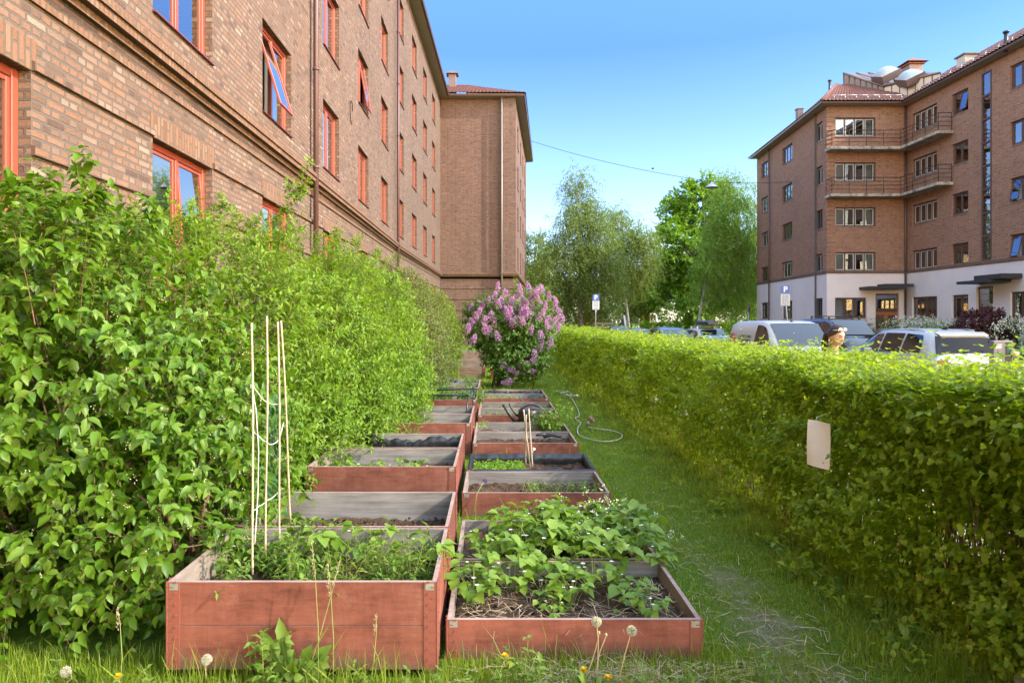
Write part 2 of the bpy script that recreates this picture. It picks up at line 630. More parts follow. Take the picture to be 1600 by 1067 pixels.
# mud splashed up from the ground along the foot of the boards
sz = t.n('ShaderNodeSeparateXYZ')
t.l(t.obj(), sz.inputs[0])
md_ = t.n('ShaderNodeMath', operation='MULTIPLY_ADD')
t.l(sz.outputs[2], md_.inputs[0]); md_.inputs[1].default_value = -2.4
t.l(t.noise(16, 7, .8, t.obj((1, 1, .7))), md_.inputs[2])
c = t.mix(t.ramp(md_.outputs[0], [(.30, (0, 0, 0)), (.52, (.75, .75, .75))]), c, (.135, .088, .060))
t.end(t.pbr(c, .66, 0, t.bump(g, .5, .004), .25))
woodmat('board_grey', [(.13, .115, .10), (.24, .215, .19), (.36, .325, .285)], 0, .85, grime=.45)
woodmat('board_grey_side', [(.15, .12, .095), (.26, .21, .165), (.36, .30, .235)], 1, .85, grime=.45)
woodmat('board_top', [(.22, .16, .135), (.33, .235, .195), (.42, .32, .27)], 0, .8, grime=.5)
woodmat('board_worn', [(.16, .10, .075), (.26, .165, .12), (.34, .235, .175)], 0, .85, grime=.5)
t = NT('hinge_red')
g = t.noise(30, 5, .7, t.obj())
c = t.mix(t.ramp(g, [(.58, (0, 0, 0)), (.70, (.8, .8, .8))]), (.225, .068, .048), (.16, .09, .068))
t.end(t.pbr(c, .5, .1, t.bump(g, .2, .002), .5))
# garden soil
t = NT('soil')
v = t.obj()
g = t.noise(18, 8, .75, v)
c = t.ramp(g, [(.3, (.035, .021, .014)), (.5, (.085, .052, .034)), (.7, (.15, .098, .066))])
sp = t.noise(95, 3, .6, v)
c = t.mix(t.ramp(sp, [(.66, (0, 0, 0)), (.72, (.7, .7, .7))]), c, (.28, .20, .13))
t.end(t.pbr(c, .95, 0, t.bump(t.noise(45, 6, .75, v), .9, .02), .1))
# lawn ground between and under the grass blades; worn and strawy where people walk
t = NT('lawn')
tc = t.n('ShaderNodeTexCoord')
v = tc.outputs['Object']
g1 = t.noise(1.7, 6, .65, v)
g2 = t.noise(34, 8, .8, v)
grass = t.ramp(g2, [(.3, (.05, .10, .010)), (.55, (.11, .18, .020)), (.75, (.18, .22, .045))])
dirt = t.ramp(g2, [(.3, (.15, .125, .085)), (.55, (.27, .23, .165)), (.75, (.40, .34, .25))])
sx = t.n('ShaderNodeSeparateXYZ')
t.l(v, sx.inputs[0])
dx = t.n('ShaderNodeMath', operation='SUBTRACT'); t.l(sx.outputs[0], dx.inputs[0]); dx.inputs[1].default_value = 1.42
ab = t.n('ShaderNodeMath', operation='ABSOLUTE'); t.l(dx.outputs[0], ab.inputs[0])
w1 = t.n('ShaderNodeMath', operation='MULTIPLY_ADD'); t.l(ab.outputs[0], w1.inputs[0]); w1.inputs[1].default_value = -.75; w1.inputs[2].default_value = .22
w2 = t.n('ShaderNodeMath', operation='MULTIPLY_ADD'); t.l(sx.outputs[1], w2.inputs[0]); w2.inputs[1].default_value = -.085; w2.inputs[2].default_value = .40
w3 = t.n('ShaderNodeMath', operation='ADD'); t.l(w1.outputs[0], w3.inputs[0]); t.l(w2.outputs[0], w3.inputs[1])
w4 = t.n('ShaderNodeMath', operation='ADD'); t.l(w3.outputs[0], w4.inputs[0]); t.l(g1, w4.inputs[1])
fac = t.ramp(w4.outputs[0], [(.66, (0, 0, 0)), (.92, (.95, .95, .95))])
c = t.mix(fac, grass, dirt)
t.end(t.pbr(c, .95, 0, t.bump(g2, .8, .03), .1))
# plaster of the far house's ground floor
t = NT('plaster')
v = t.obj()
c = t.mix(t.noise(1.1, 5, .6, v), (.60, .53, .52), (.70, .62, .60))
c = t.mix(.35, c, t.ramp(t.noise(.5, 6, .7, v), [(.3, (.72, .70, .68)), (.6, (1, 1, 1))]), 'MULTIPLY')
t.end(t.pbr(c, .9, 0, t.bump(t.noise(30, 4, .6, v), .25, .01), .2))
# stained concrete of the balconies
t = NT('balcony_concrete')
v = t.obj()
c = t.ramp(t.noise(3, 6, .75, v), [(.35, (.10, .085, .07)), (.5, (.33, .28, .22)), (.7, (.52, .47, .40))])
t.end(t.pbr(c, .9, 0, t.bump(t.noise(14, 5, .7, v), .5, .02), .2))
# foliage
leafmat('leaf_mock', [(.055, .135, .008), (.09, .19, .010), (.125, .235, .014), (.075, .165, .010), (.15, .245, .022), (.10, .20, .012)], .42, .42)
leafmat('leaf_forsythia', [(.085, .18, .008), (.14, .255, .012), (.19, .31, .018), (.11, .215, .010), (.22, .315, .030)], .45, .5)
leafmat('leaf_spirea', [(.085, .135, .028), (.12, .175, .035), (.15, .19, .05), (.17, .175, .07), (.10, .15, .03)], .38, .6)
leafmat('leaf_yellowgreen', [(.10, .175, .012), (.145, .22, .018), (.18, .25, .025)], .42, .55)
leafmat('leaf_hedge', [(.125, .215, .010), (.215, .33, .014), (.30, .41, .020), (.37, .45, .050), (.17, .28, .012), (.26, .37, .016)], .52, .45)
leafmat('leaf_hedge_tip', [(.24, .28, .045), (.30, .33, .075), (.20, .26, .03)], .42, .45)
leafmat('leaf_lilac', [(.05, .11, .014), (.08, .16, .018), (.11, .20, .026), (.09, .18, .02)], .36, .4)
leafmat('lilac_bloom', [(.32, .14, .40), (.45, .24, .53), (.57, .35, .64), (.39, .17, .44), (.66, .46, .71)], .3, .6)
leafmat('leaf_birch', [(.11, .165, .028), (.15, .215, .038), (.19, .25, .050), (.13, .19, .034)], .42, .55)
leafmat('leaf_birch_light', [(.15, .26, .036), (.205, .33, .048), (.26, .38, .07)], .42, .55)
leafmat('leaf_maple', [(.10, .215, .014), (.15, .285, .02), (.195, .335, .03), (.125, .245, .016)], .46, .5)
leafmat('leaf_dark', [(.04, .08, .012), (.06, .12, .016), (.085, .15, .022)], .3, .6)
leafmat('leaf_redmaple', [(.035, .008, .010), (.06, .012, .014), (.09, .018, .016), (.05, .014, .018)], .25, .5)
leafmat('leaf_straw', [(.11, .21, .020), (.165, .275, .028), (.215, .32, .04), (.14, .245, .024)], .40, .42)
leafmat('leaf_weed', [(.10, .20, .022), (.15, .25, .032), (.20, .29, .045), (.13, .225, .03)], .42, .5)
leafmat('leaf_potato', [(.060, .145, .018), (.10, .20, .026), (.13, .24, .032)], .35, .5)
leafmat('leaf_lettuce', [(.15, .29, .022), (.20, .34, .03), (.24, .36, .045)], .4, .5)
leafmat('leaf_grass', [(.13, .225, .008), (.185, .285, .012), (.24, .33, .020), (.29, .33, .055), (.16, .25, .010)], .42, .5)
leafmat('leaf_dry', [(.42, .33, .20), (.52, .42, .27), (.34, .26, .16), (.58, .50, .36)], .2, .8)
leafmat('white_bloom', [(.70, .70, .66), (.78, .78, .74), (.62, .64, .55)], .3, .6)
leafmat('cream_bud', [(.50, .52, .26), (.60, .60, .36)], .3, .6)
leafmat('yellow_bloom', [(.75, .50, .01), (.80, .58, .02)], .2, .5)
leafmat('purple_bloom', [(.22, .10, .30), (.30, .16, .40)], .2, .6)
leafmat('seed_fluff', [(.62, .60, .56), (.74, .73, .70)], .45, .8)
leafmat('red_leaf', [(.30, .05, .02), (.40, .09, .03), (.36, .16, .03)], .3, .5)
# ------------------------------------------------------------------ building helpers
def wallgrid(mb, p0, p1, z0, z1, ops, depth=.12, mat=0, rmat=None):
    """wall from p0 to p1 seen from its right-hand side, with openings (s0,s1,za,zb) and their reveals"""
    p0, p1 = Vector((*p0, 0)), Vector((*p1, 0))
    L = (p1 - p0).length
    d = (p1 - p0) / L
    inn = Vector((-d.y, d.x, 0)) * depth
    ss = sorted({0, L, *[o[0] for o in ops], *[o[1] for o in ops]})
    zs = sorted({z0, z1, *[o[2] for o in ops], *[o[3] for o in ops]})
    W = lambda s, z, k=0: tuple(p0 + d * s + inn * k + Vector((0, 0, z)))
    for i in range(len(ss) - 1):
        run = None
        for j in range(len(zs) - 1):
            sm, zm = (ss[i] + ss[i + 1]) / 2, (zs[j] + zs[j + 1]) / 2
            if any(o[0] < sm < o[1] and o[2] < zm < o[3] for o in ops):
                continue
            mb.quad(W(ss[i], zs[j]), W(ss[i + 1], zs[j]), W(ss[i + 1], zs[j + 1]), W(ss[i], zs[j + 1]), mat)
    r = mat if rmat is None else rmat
    for a, b, c, e in ops:
        mb.quad(W(a, c), W(a, c, 1), W(b, c, 1), W(b, c), r)
        mb.quad(W(a, e), W(b, e), W(b, e, 1), W(a, e, 1), r)
        mb.quad(W(a, c), W(a, e), W(a, e, 1), W(a, c, 1), r)
        mb.quad(W(b, c), W(b, c, 1), W(b, e, 1), W(b, e), r)


def lerp_path(path, s):
    for i in range(len(path) - 1):
        a, b = Vector(path[i]), Vector(path[i + 1])
        l = (b - a).length
        if s <= l or i == len(path) - 2:
            return a + (b - a) * (s / l), (b - a) / l
        s -= l


def make_window(w, h, lights=2, fm='frame_orange', sm=None, gm='glass_left', open_i=None, sill='flashing', curt=None, depth=.07, bars=0, tilt=.22):
    """casement window standing at its opening's foot centre; outside is -y. frame > pane, sash, sill, curtain"""
    sm = sm or fm
    f = MB()
    t = .075
    f.bbox((-w / 2, 0, 0), (-w / 2 + t, depth, h), .006)
    f.bbox((w / 2 - t, 0, 0), (w / 2, depth, h), .006)
    f.bbox((-w / 2 + t, .003, 0), (w / 2 - t, depth, t), .006)
    f.bbox((-w / 2 + t, .003, h - t), (w / 2 - t, depth, h), .006)
    lw = (w - t) / lights
    for i in range(1, lights):
        x = -w / 2 + t / 2 + lw * i
        f.bbox((x - t * .45, .002, t), (x + t * .45, depth, h - t), .006)
    root = f.build('window', fm)
    for i in range(lights):
        x0 = -w / 2 + t / 2 + lw * i + t / 2
        x1 = x0 + lw - t
        s = MB()
        b = .042
        y0, y1 = .018, .055
        hx, hz = (x1 - x0), h - 2 * t
        s.bbox((0, y0, 0), (b, y1, hz), .004)
        s.bbox((hx - b, y0, 0), (hx, y1, hz), .004)
        s.bbox((b, y0 + .002, 0), (hx - b, y1, b), .004)
        s.bbox((b, y0 + .002, hz - b), (hx - b, y1, hz), .004)
        for q in range(bars):
            z = hz * (q + 1) / (bars + 1)
            s.bbox((b, y0 + .004, z - .012), (hx - b, y1 - .004, z + .012), .003)
        so = s.build('sash', sm, root)
        g = MB()
        g.box((b, .034, b), (hx - b, .040, hz - b))
        g.build('pane', gm, so)
        so.location = (x0, 0, t)
        if open_i is not None and i in (open_i if isinstance(open_i, tuple) else (open_i,)):
            so.location = (x0, .0, h - t)
            so.rotation_euler = (-tilt, 0, 0)      # swings outward at the foot
            for vv in so.data.vertices:
                vv.co.z -= hz
            for ch in so.children:
                for vv in ch.data.vertices:
                    vv.co.z -= hz
    if sill:
        s = MB()
        s.prism([(-w / 2 - .01, -.14, -.035), (-w / 2 - .01, -.14, -.022), (-w / 2 - .01, .0, .004), (-w / 2 - .01, .0, -.02)], (w + .02, 0, 0))
        s.build('sill', sill, root)
    if curt:
        c = MB()
        for (a, b_, m) in curt:
            n = 18
            vs = []
            for k in range(n + 1):
                x = -w / 2 + t + (w - 2 * t) * (a + (b_ - a) * k / n)
                y = .16 + .025 * math.sin(k * 1.9)
                vs += [(x, y, t), (x, y, h - .03)]
            c.add(vs, [(2 * k, 2 * k + 2, 2 * k + 3, 2 * k + 1) for k in range(n)], m, True)
        c.build('curtain', ['curtain', 'curtain_beige'], root)
    return root


def place(win, parent, p, d, z, first):
    """set a window in a wall whose run direction is d (outside on the right)"""
    inn = Vector((-d[1], d[0], 0))
    o = win if first else copy_tree(win)
    o.parent = parent
    o.location = Vector((p[0], p[1], z)) + inn * .10
    o.rotation_euler = (0, 0, math.atan2(d[1], d[0]))
    return o


def tile_roof(mb, a, b, c, e, n_u, n_v, amp=.035, step=.03, mat=0, per=6):
    """pantile sheet on the quad a b (eave) c e (ridge: c above b, e above a)"""
    a, b, c, e = map(Vector, (a, b, c, e))
    nrm = (b - a).cross(e - a).normalized()
    if nrm.z < 0:
        nrm = -nrm
    vs, fs = [], []
    cols = n_u * per
    for j in range(n_v):
        for k in (0, 1):
            v = (j + k) / n_v
            for i in range(cols + 1):
                u = i / cols
                p = (a + (b - a) * u) * (1 - v) + (e + (c - e) * u) * v
                off = amp * abs(math.sin(PI * u * n_u)) + (step if k == 0 else 0)
                vs.append(p + nrm * off)
    R = cols + 1
    for j in range(2 * n_v - 1):
        for i in range(cols):
            fs.append((j * R + i, j * R + i + 1, (j + 1) * R + i + 1, (j + 1) * R + i))
    mb.add(vs, fs, mat, False)


def pipe_run(mb, p, z0, z1, r=.05, n=10, mat=0):
    mb.tube([(p[0], p[1], z0), (p[0], p[1], z1)], r, n, mat)
    z = z0 + .6
    while z < z1 - .2:
        mb.tube([(p[0], p[1], z), (p[0], p[1], z + .05)], r * 1.28, n, mat)
        z += 2.0


def strip(mb, path, prof, mat=0):
    """moulding: profile (out, z) swept along a plan path whose outside is on the right"""
    rings = []
    n = len(path)
    for i, p in enumerate(path):
        ds = []
        if i > 0:
            ds.append((Vector(path[i]) - Vector(path[i - 1])).normalized())
        if i < n - 1:
            ds.append((Vector(path[i + 1]) - Vector(path[i])).normalized())
        ns = [Vector((d.y, -d.x)) for d in ds]
        m = sum(ns, Vector((0, 0))) / len(ns)
        m = m / m.length_squared
        rings.append([(p[0] + m.x * o, p[1] + m.y * o, z) for o, z in prof])
    k = len(prof)
    vs = sum(rings, [])
    fs, ms = [], []
    for i in range(n - 1):
        for j in range(k - 1):
            fs.append((i * k + j, (i + 1) * k + j, (i + 1) * k + j + 1, i * k + j + 1))
            ms.append(mat[j] if isinstance(mat, (list, tuple)) else mat)
    mb.add(vs, fs, ms)
    mb.add(rings[0], [tuple(range(k))], ms[0])
    mb.add(rings[-1], [tuple(range(k - 1, -1, -1))], ms[0])


# ------------------------------------------------------------------ the long brick house beside the garden
LB = thing('apartment_building', 'long sunlit orange-brown brick apartment block with red window frames beside the garden', 'apartment building', (-3.68, 0, 0))
LBo = Vector(LB.location)
LB.location = (0, 0, 0)
PA, PB, PC, PD, PE = (-3.665, -6.0), (-3.79, 27.2), (-3.36, 44.2), (1.46, 44.2), (3.0, 62.0)
SOF = 15.75
wl = MB()
ROWS = [5.0 + 2.72 * i for i in range(4)]
WW, WH, GH = 1.62, 1.5, 1.62
starts = [-4.2, -.35, 3.93, 7.55] + [11.19 + 4.06 * i for i in range(9)]
opsA, opsB, wins = [], [], []
dA, dB = (Vector(PB) - Vector(PA)), (Vector(PC) - Vector(PB))
LA, LBn = dA.length, dB.length
dA.normalize(); dB.normalize()
for ci, s in enumerate(starts):
    inA = s + WW < PB[1]
    base, ops, d, p0 = (PA[1], opsA, dA, PA) if inA else (PB[1], opsB, dB, PB)
    if not inA and s + WW + .2 > PC[1]:
        continue
    s0 = s - base
    for ri, z in enumerate([1.98] + ROWS):
        hh = GH if ri == 0 else WH
        ops.append((s0, s0 + WW, z, z + hh))
        p = Vector(p0) + d * (s0 + WW / 2)
        wins.append((ci, ri, p, d, z))
wallgrid(wl, PA, PB, -.4, SOF, opsA, .12)
wallgrid(wl, PB, PC, -.4, SOF, opsB, .12)
wl.build('wall', ['brick_sun'], LB)
# the wing that steps forward: frontal face and its street side with a few windows
wg = MB()
wallgrid(wg, PC, PD, -.4, SOF, [], .12)
opsE = []
dE = (Vector(PE) - Vector(PD)); dE.normalize()
for s in (2.2, 6.2, 10.2, 14.0):
    for z in ROWS:
        opsE.append((s, s + 1.5, z, z + WH))
wallgrid(wg, PD, PE, -.4, SOF, opsE, .12)
# a shallow corner pier: the outer part of the frontal face stands proud of the rest
wg.box((PC[0] + 4.0, PC[1] - .30, -.4), (PD[0] + .002, PC[1] - .002, SOF - .01))
wg.quad((PE[0], PE[1], -.4), (PE[0] - 14, PE[1] + 2, -.4), (PE[0] - 14, PE[1] + 2, SOF), (PE[0], PE[1], SOF))
wg.quad((PE[0] - 14, PE[1] + 2, -.4), (-14, -6, -.4), (-14, -6, SOF), (PE[0] - 14, PE[1] + 2, SOF))
wg.quad((-14, -6, -.4), (PA[0], PA[1], -.4), (PA[0], PA[1], SOF), (-14, -6, SOF))
wg.build('wing_wall', ['brick_wing'], LB)
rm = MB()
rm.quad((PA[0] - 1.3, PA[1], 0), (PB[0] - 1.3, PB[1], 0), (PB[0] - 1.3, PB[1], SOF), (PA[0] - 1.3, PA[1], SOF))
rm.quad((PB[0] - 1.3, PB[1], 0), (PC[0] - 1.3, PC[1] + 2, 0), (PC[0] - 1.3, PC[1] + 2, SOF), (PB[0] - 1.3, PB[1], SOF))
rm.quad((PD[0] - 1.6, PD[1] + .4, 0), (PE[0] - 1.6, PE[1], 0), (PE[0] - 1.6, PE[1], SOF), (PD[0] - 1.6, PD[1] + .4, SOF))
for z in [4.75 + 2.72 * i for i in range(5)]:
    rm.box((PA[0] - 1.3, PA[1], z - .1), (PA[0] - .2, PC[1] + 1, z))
rm.build('dark_backing', 'backing_shade', LB)  # added dark sheets behind the panes, standing in for unlit interiors
# windows: closed, one sash tilted, curtained
kinds = [
    make_window(WW, WH, 2, 'frame_orange', curt=[(.0, .22, 0), (.80, 1, 0)]),
    make_window(WW, WH, 2, 'frame_orange', open_i=0, curt=[(.55, 1, 0)], tilt=.30),
    make_window(WW, WH, 2, 'frame_orange', curt=[(.0, .5, 0)]),
    make_window(WW, WH, 2, 'frame_orange', open_i=1, curt=[(.0, .4, 0)], tilt=.18),
    make_window(WW, WH, 2, 'frame_orange', curt=[(.52, 1, 0)]),
    make_window(WW, GH, 2, 'frame_orange', curt=[(.5, 1, 0)], open_i=1, tilt=.07),
    make_window(WW, GH, 2, 'frame_orange', curt=[(.0, .3, 0), (.55, .95, 0)]),
]
used = set()
pick = {(4, 1): 1, (6, 2): 3, (3, 0): 5}
rr = random.Random(3)
for ci, ri, p, d, z in wins:
    k = pick.get((ci, ri))
    if k is None:
        k = rr.choice([5, 6]) if ri == 0 and False else (6 if ri == 0 else rr.choice([0, 2, 4, 0, 4]))
    place(kinds[k], LB, p, d, z, k not in used)
    used.add(k)
side_win = make_window(1.5, WH, 2, 'frame_orange', curt=[(0, .5, 0)])
for i, (s0, s1, za, zb) in enumerate(opsE):
    place(side_win, LB, Vector(PD) + dE * ((s0 + s1) / 2), dE, za, i == 0)
for k in range(len(kinds)):
    if k not in used:
        for ch in list(kinds[k].children_recursive) + [kinds[k]]:
            bpy.data.objects.remove(ch)
# soldier-course lintels, a hair proud of the wall, over the two lower rows
for ci, ri, p, d, z in wins:
    if ri == 0 and p[1] > 0:
        m = MB()
        h0 = z + GH + .004
        a, b = p - d * (WW / 2 + .06), p + d * (WW / 2 + .06)
        n = Vector((d[1], -d[0]))
        q = lambda v, o, zz: (v.x + n.x * o, v.y + n.y * o, zz)
        m.add([q(a, .006, h0), q(b, .006, h0), q(b, .006, h0 + .25), q(a, .006, h0 + .25), q(a, -.1, h0), q(b, -.1, h0), q(b, -.1, h0 + .25), q(a, -.1, h0 + .25)],
              [(0, 1, 2, 3), (0, 4, 5, 1), (3, 2, 6, 7), (0, 3, 7, 4), (1, 5, 6, 2)])
        m.build('lintel', 'brick_soldier', LB)
# stepped string course above the ground floor, and the thin drip courses between the lower windows
sc = MB()
prof = [(0, 4.15), (.030, 4.15), (.032, 4.21), (.0, 4.215), (.0, 4.35), (.05, 4.35), (.052, 4.42), (.13, 4.42), (.132, 4.50), (.16, 4.50), (.16, 4.575), (.07, 4.60), (.07, 4.66), (.0, 4.68)]
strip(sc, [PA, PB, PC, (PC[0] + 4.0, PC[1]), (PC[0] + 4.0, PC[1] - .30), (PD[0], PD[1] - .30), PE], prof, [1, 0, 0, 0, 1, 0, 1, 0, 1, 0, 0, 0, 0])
sc.build('string_course', ['brick_soldier', 'ledge_soffit_shade'], LB)


def band(z, out=.035, hgt=.085):
    pr = [(0, z), (out, z + .004), (out, z + hgt - .01), (0, z + hgt)]

    def piece(pts):
        m = MB()
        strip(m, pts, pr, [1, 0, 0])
        m.build('drip_course', ['brick_sun', 'ledge_soffit_shade'], LB)
    # wall pieces between the ground floor windows
    cuts = [PA[1]] + sum([[s, s + WW] for s in starts if s + WW < PC[1]], []) + [PC[1]]
    X = lambda y: (PA[0] + (PB[0] - PA[0]) * (y - PA[1]) / (PB[1] - PA[1])) if y < PB[1] else (PB[0] + (PC[0] - PB[0]) * (y - PB[1]) / (PC[1] - PB[1]))
    for i in range(0, len(cuts) - 1, 2):
        a, b = cuts[i], cuts[i + 1]
        if b - a > .05:
            pts = [(X(a), a)] + ([PB] if a < PB[1] < b else []) + [(X(b), b)]
            piece(pts)
    piece([(PC[0], PC[1]), (PC[0] + 4.0, PC[1])])
    piece([(PC[0] + 4.0, PC[1] - .3), (PD[0], PD[1] - .3), PE])


for z in (3.60, 2.92, 2.22):
    band(z)
# eaves: soffit board, fascia and gutter
ev = MB()
strip(ev, [PA, PB, PC, PD, PE], [(0, SOF - .02), (.50, SOF - .02), (.50, SOF + .15), (0, SOF + .2)], [0, 0, 0])
ev.build('eaves', ['soffit'], LB)
gt = MB()
gp = [(.51, SOF + .04), (.53, SOF - .02), (.60, SOF - .02), (.63, SOF + .09), (.60, SOF + .10), (.51, SOF + .10)]
strip(gt, [PA, PB, PC, PD, PE], gp)
gt.build('gutter', ['gutter_brown'], LB)
# roof: long slope, and the hipped wing with pantiles
rf = MB()
E0 = .60
tile_roof(rf, (PC[0] + .2, PC[1] - E0, SOF + .16), (PD[0] + E0, PD[1] - E0, SOF + .16), (PD[0] - 3.4, PD[1] + 5.5, SOF + 2.7), (PC[0] - 2, PD[1] + 5.5, SOF + 2.7), 22, 14, .05, .03)
tile_roof(rf, (PD[0] + E0, PD[1] - E0, SOF + .16), (PE[0] + E0, PE[1], SOF + .16), (PE[0] - 5.5, PE[1], SOF + 2.7), (PD[0] - 3.4, PD[1] + 5.5, SOF + 2.7), 60, 10, .05, .03)
rf.quad((PA[0] + E0, PA[1], SOF + .16), (PB[0] + E0, PB[1], SOF + .16), (PB[0] - 5.4, PB[1], SOF + 2.7), (PA[0] - 5.4, PA[1], SOF + 2.7))
rf.quad((PB[0] + E0, PB[1], SOF + .16), (PC[0] + E0, PC[1] - E0, SOF + .16), (PC[0] - 5.4, PC[1] + 6, SOF + 2.7), (PB[0] - 5.4, PB[1], SOF + 2.7))
rf.quad((PA[0] - 5.4, PA[1], SOF + 2.7), (PC[0] - 5.4, PC[1] + 6, SOF + 2.7), (-14.5, PC[1] + 6, SOF), (-14.5, PA[1], SOF))
rf.quad((PE[0] - 5.5, PE[1], SOF + 2.7), (PC[0] - 5.4, PC[1] + 6, SOF + 2.7), (-14.5, PC[1] + 6, SOF), (PE[0] - 14, PE[1] + 2, SOF))
roof = rf.build('roof', ['tile_red'], LB)
ch = MB()
cx, cy, cz = at(707, 126, 48.0)
ch.bbox((cx - .26, cy - .26, cz - .9), (cx + .26, cy + .26, cz + .35), .02)
ch.bbox((cx - .42, cy - .42, cz + .35), (cx + .42, cy + .42, cz + .41), .01)
ch.add([(cx - .42, cy - .42, cz + .41), (cx + .42, cy - .42, cz + .41), (cx + .42, cy + .42, cz + .41), (cx - .42, cy + .42, cz + .41), (cx, cy, cz + .68)],
       [(0, 1, 4), (1, 2, 4), (2, 3, 4), (3, 0, 4)])
ch.build('chimney', 'sheet_metal', roof)
# downpipes
for (p, m, z1) in (((-3.62, 14.15), 'pipe_brown', SOF - .1), ((-3.66, 26.75), 'pipe_brown', SOF - .1), ((PC[0] + 3.93, PC[1] - .38), 'gutter_light', SOF - .05)):
    g = MB()
    pipe_run(g, p, .1, z1, .055)
    if p[0] > -1:
        g.tube([(p[0], p[1], z1), (p[0], p[1] - .18, z1 + .08)], .055, 10)
    g.build('downpipe', m, LB)
# wall rings left from old wires
for (px, py, Y) in ((546, 176, 18.2), (659, 326, 35.6)):
    g = MB()
    x, y, z = at(px, py, Y)
    x += .02
    g.tube([(x + .015 + .03 * math.sin(a / 2), y + .22 * math.cos(a), z + .3 * math.sin(a)) for a in np.linspace(.3, 5.2, 16)], .012, 5)
    g.build('wall_hook', 'iron', LB)
# ------------------------------------------------------------------ the house across the street
RB = thing('apartment_building', 'reddish-brown brick corner apartment house with pale plaster ground floor and two balconies across the street', 'apartment building')
Q0, Q1, Q2, Q3 = (21.25, 55.6), (20.2, 41.8), (25.0, 41.8), (25.0, 11.0)
PZ, EZ, GZ = 4.43, 14.55, -.30
RR = [4.55 + 2.71 * i for i in range(4)]
RH = 1.15
d1 = (Vector(Q1) - Vector(Q0)); l1 = d1.length; d1.normalize()
sy = lambda Y: (55.6 - Y) / abs(d1.y)
colsL = [(sy(54.5), 1.6, 2), (sy(49.7), 2.05, 3), (sy(43.7), 1.25, 2)]
colsR = [(.60, 2.3, 4), (4.15, 1.3, 2), (8.4, 1.9, 3), (11.6, 1.9, 3), (14.8, 1.3, 2), (17.6, 2.3, 4), (22.0, 1.9, 3), (26.0, 1.9, 3)]
colsF = [(.5, 2.45, 4)]
STR = (6.48, .68)
up, lo = MB(), MB()
allw = []
for p0, p1, cols, tagw in ((Q0, Q1, colsL, 'L'), (Q1, Q2, colsF, 'F'), (Q2, Q3, colsR, 'R')):
    d = (Vector(p1) - Vector(p0)); d.normalize()
    ou, ol = [], []
    for (s, w, n) in cols:
        for ri, z in enumerate(RR):
            ou.append((s, s + w, z, z + RH))
            allw.append((tagw, w, n, Vector(p0) + d * (s + w / 2), d, z, RH, ri))
        w2, n2 = (1.9, 3) if tagw == 'F' else (w, n)
        ol.append((s, s + w2, 1.70, 2.95))
        allw.append((tagw + 'g', w2, n2, Vector(p0) + d * (s + w2 / 2), d, 1.70, 1.25, -1))
    if tagw == 'R':
        ou.append((STR[0], STR[0] + STR[1], 4.65, 14.15))
        ol.append((6.05, 7.25, -.1, 3.3))
    if tagw == 'F':
        ol.append((2.95, 4.35, -.1, 3.2))
    wallgrid(up, p0, p1, PZ, EZ, ou, .14)
    wallgrid(lo, p0, p1, GZ - .3, PZ, ol, .16)
up.quad((Q0[0], Q0[1], PZ), (Q0[0], Q0[1], EZ), (34, 56, EZ), (34, 56, PZ))
up.quad((34, 56, PZ), (34, 56, EZ), (36, 11, EZ), (36, 11, PZ))
up.quad((36, 11, PZ), (36, 11, EZ), (25, 11, EZ), (25, 11, PZ))
lo.quad((Q0[0], Q0[1], GZ), (Q0[0], Q0[1], PZ), (34, 56, PZ), (34, 56, GZ))
lo.quad((34, 56, GZ), (34, 56, PZ), (36, 11, PZ), (36, 11, GZ))
lo.quad((36, 11, GZ), (36, 11, PZ), (25, 11, PZ), (25, 11, GZ))
# rusticated corner: brick courses standing proud of the front's outer corner
z = PZ + .25
while z < EZ - .4:
    up.box((Q1[0] - .035, Q1[1] - .04, z), (Q1[0] + .42, Q1[1] - .002, z + .15))
    z += .27
up.build('wall', ['brick_far'], RB)
lo.build('ground_floor_wall', ['plaster'], RB)
b = MB()
strip(b, [Q0, Q1, Q2, Q3], [(0, PZ - .02), (.05, PZ), (.05, PZ + .16), (0, PZ + .19)])
b.build('string_course', ['brick_dark'], RB)
r = MB()
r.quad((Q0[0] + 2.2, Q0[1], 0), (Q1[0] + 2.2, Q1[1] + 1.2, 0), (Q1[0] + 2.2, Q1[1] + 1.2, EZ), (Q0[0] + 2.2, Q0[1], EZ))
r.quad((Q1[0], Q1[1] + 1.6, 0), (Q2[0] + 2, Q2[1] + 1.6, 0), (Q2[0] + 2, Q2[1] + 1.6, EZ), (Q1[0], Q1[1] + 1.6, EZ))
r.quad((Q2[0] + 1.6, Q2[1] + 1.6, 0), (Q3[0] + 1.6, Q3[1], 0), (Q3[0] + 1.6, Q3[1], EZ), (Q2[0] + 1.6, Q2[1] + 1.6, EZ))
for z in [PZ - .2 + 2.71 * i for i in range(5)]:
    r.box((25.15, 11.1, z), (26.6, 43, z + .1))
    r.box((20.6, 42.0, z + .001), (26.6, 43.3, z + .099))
r.build('dark_backing', 'backing_shade', RB)  # same added dark backing, interior shade painted into its colour
protos = {}
rr = random.Random(8)


def rwin(key, w, h, n, **kw):
    if key not in protos:
        protos[key] = make_window(w, h, n, 'frame_dark', gm='glass_right', sill='sheet_light', **kw)
        return protos[key], True
    return protos[key], False


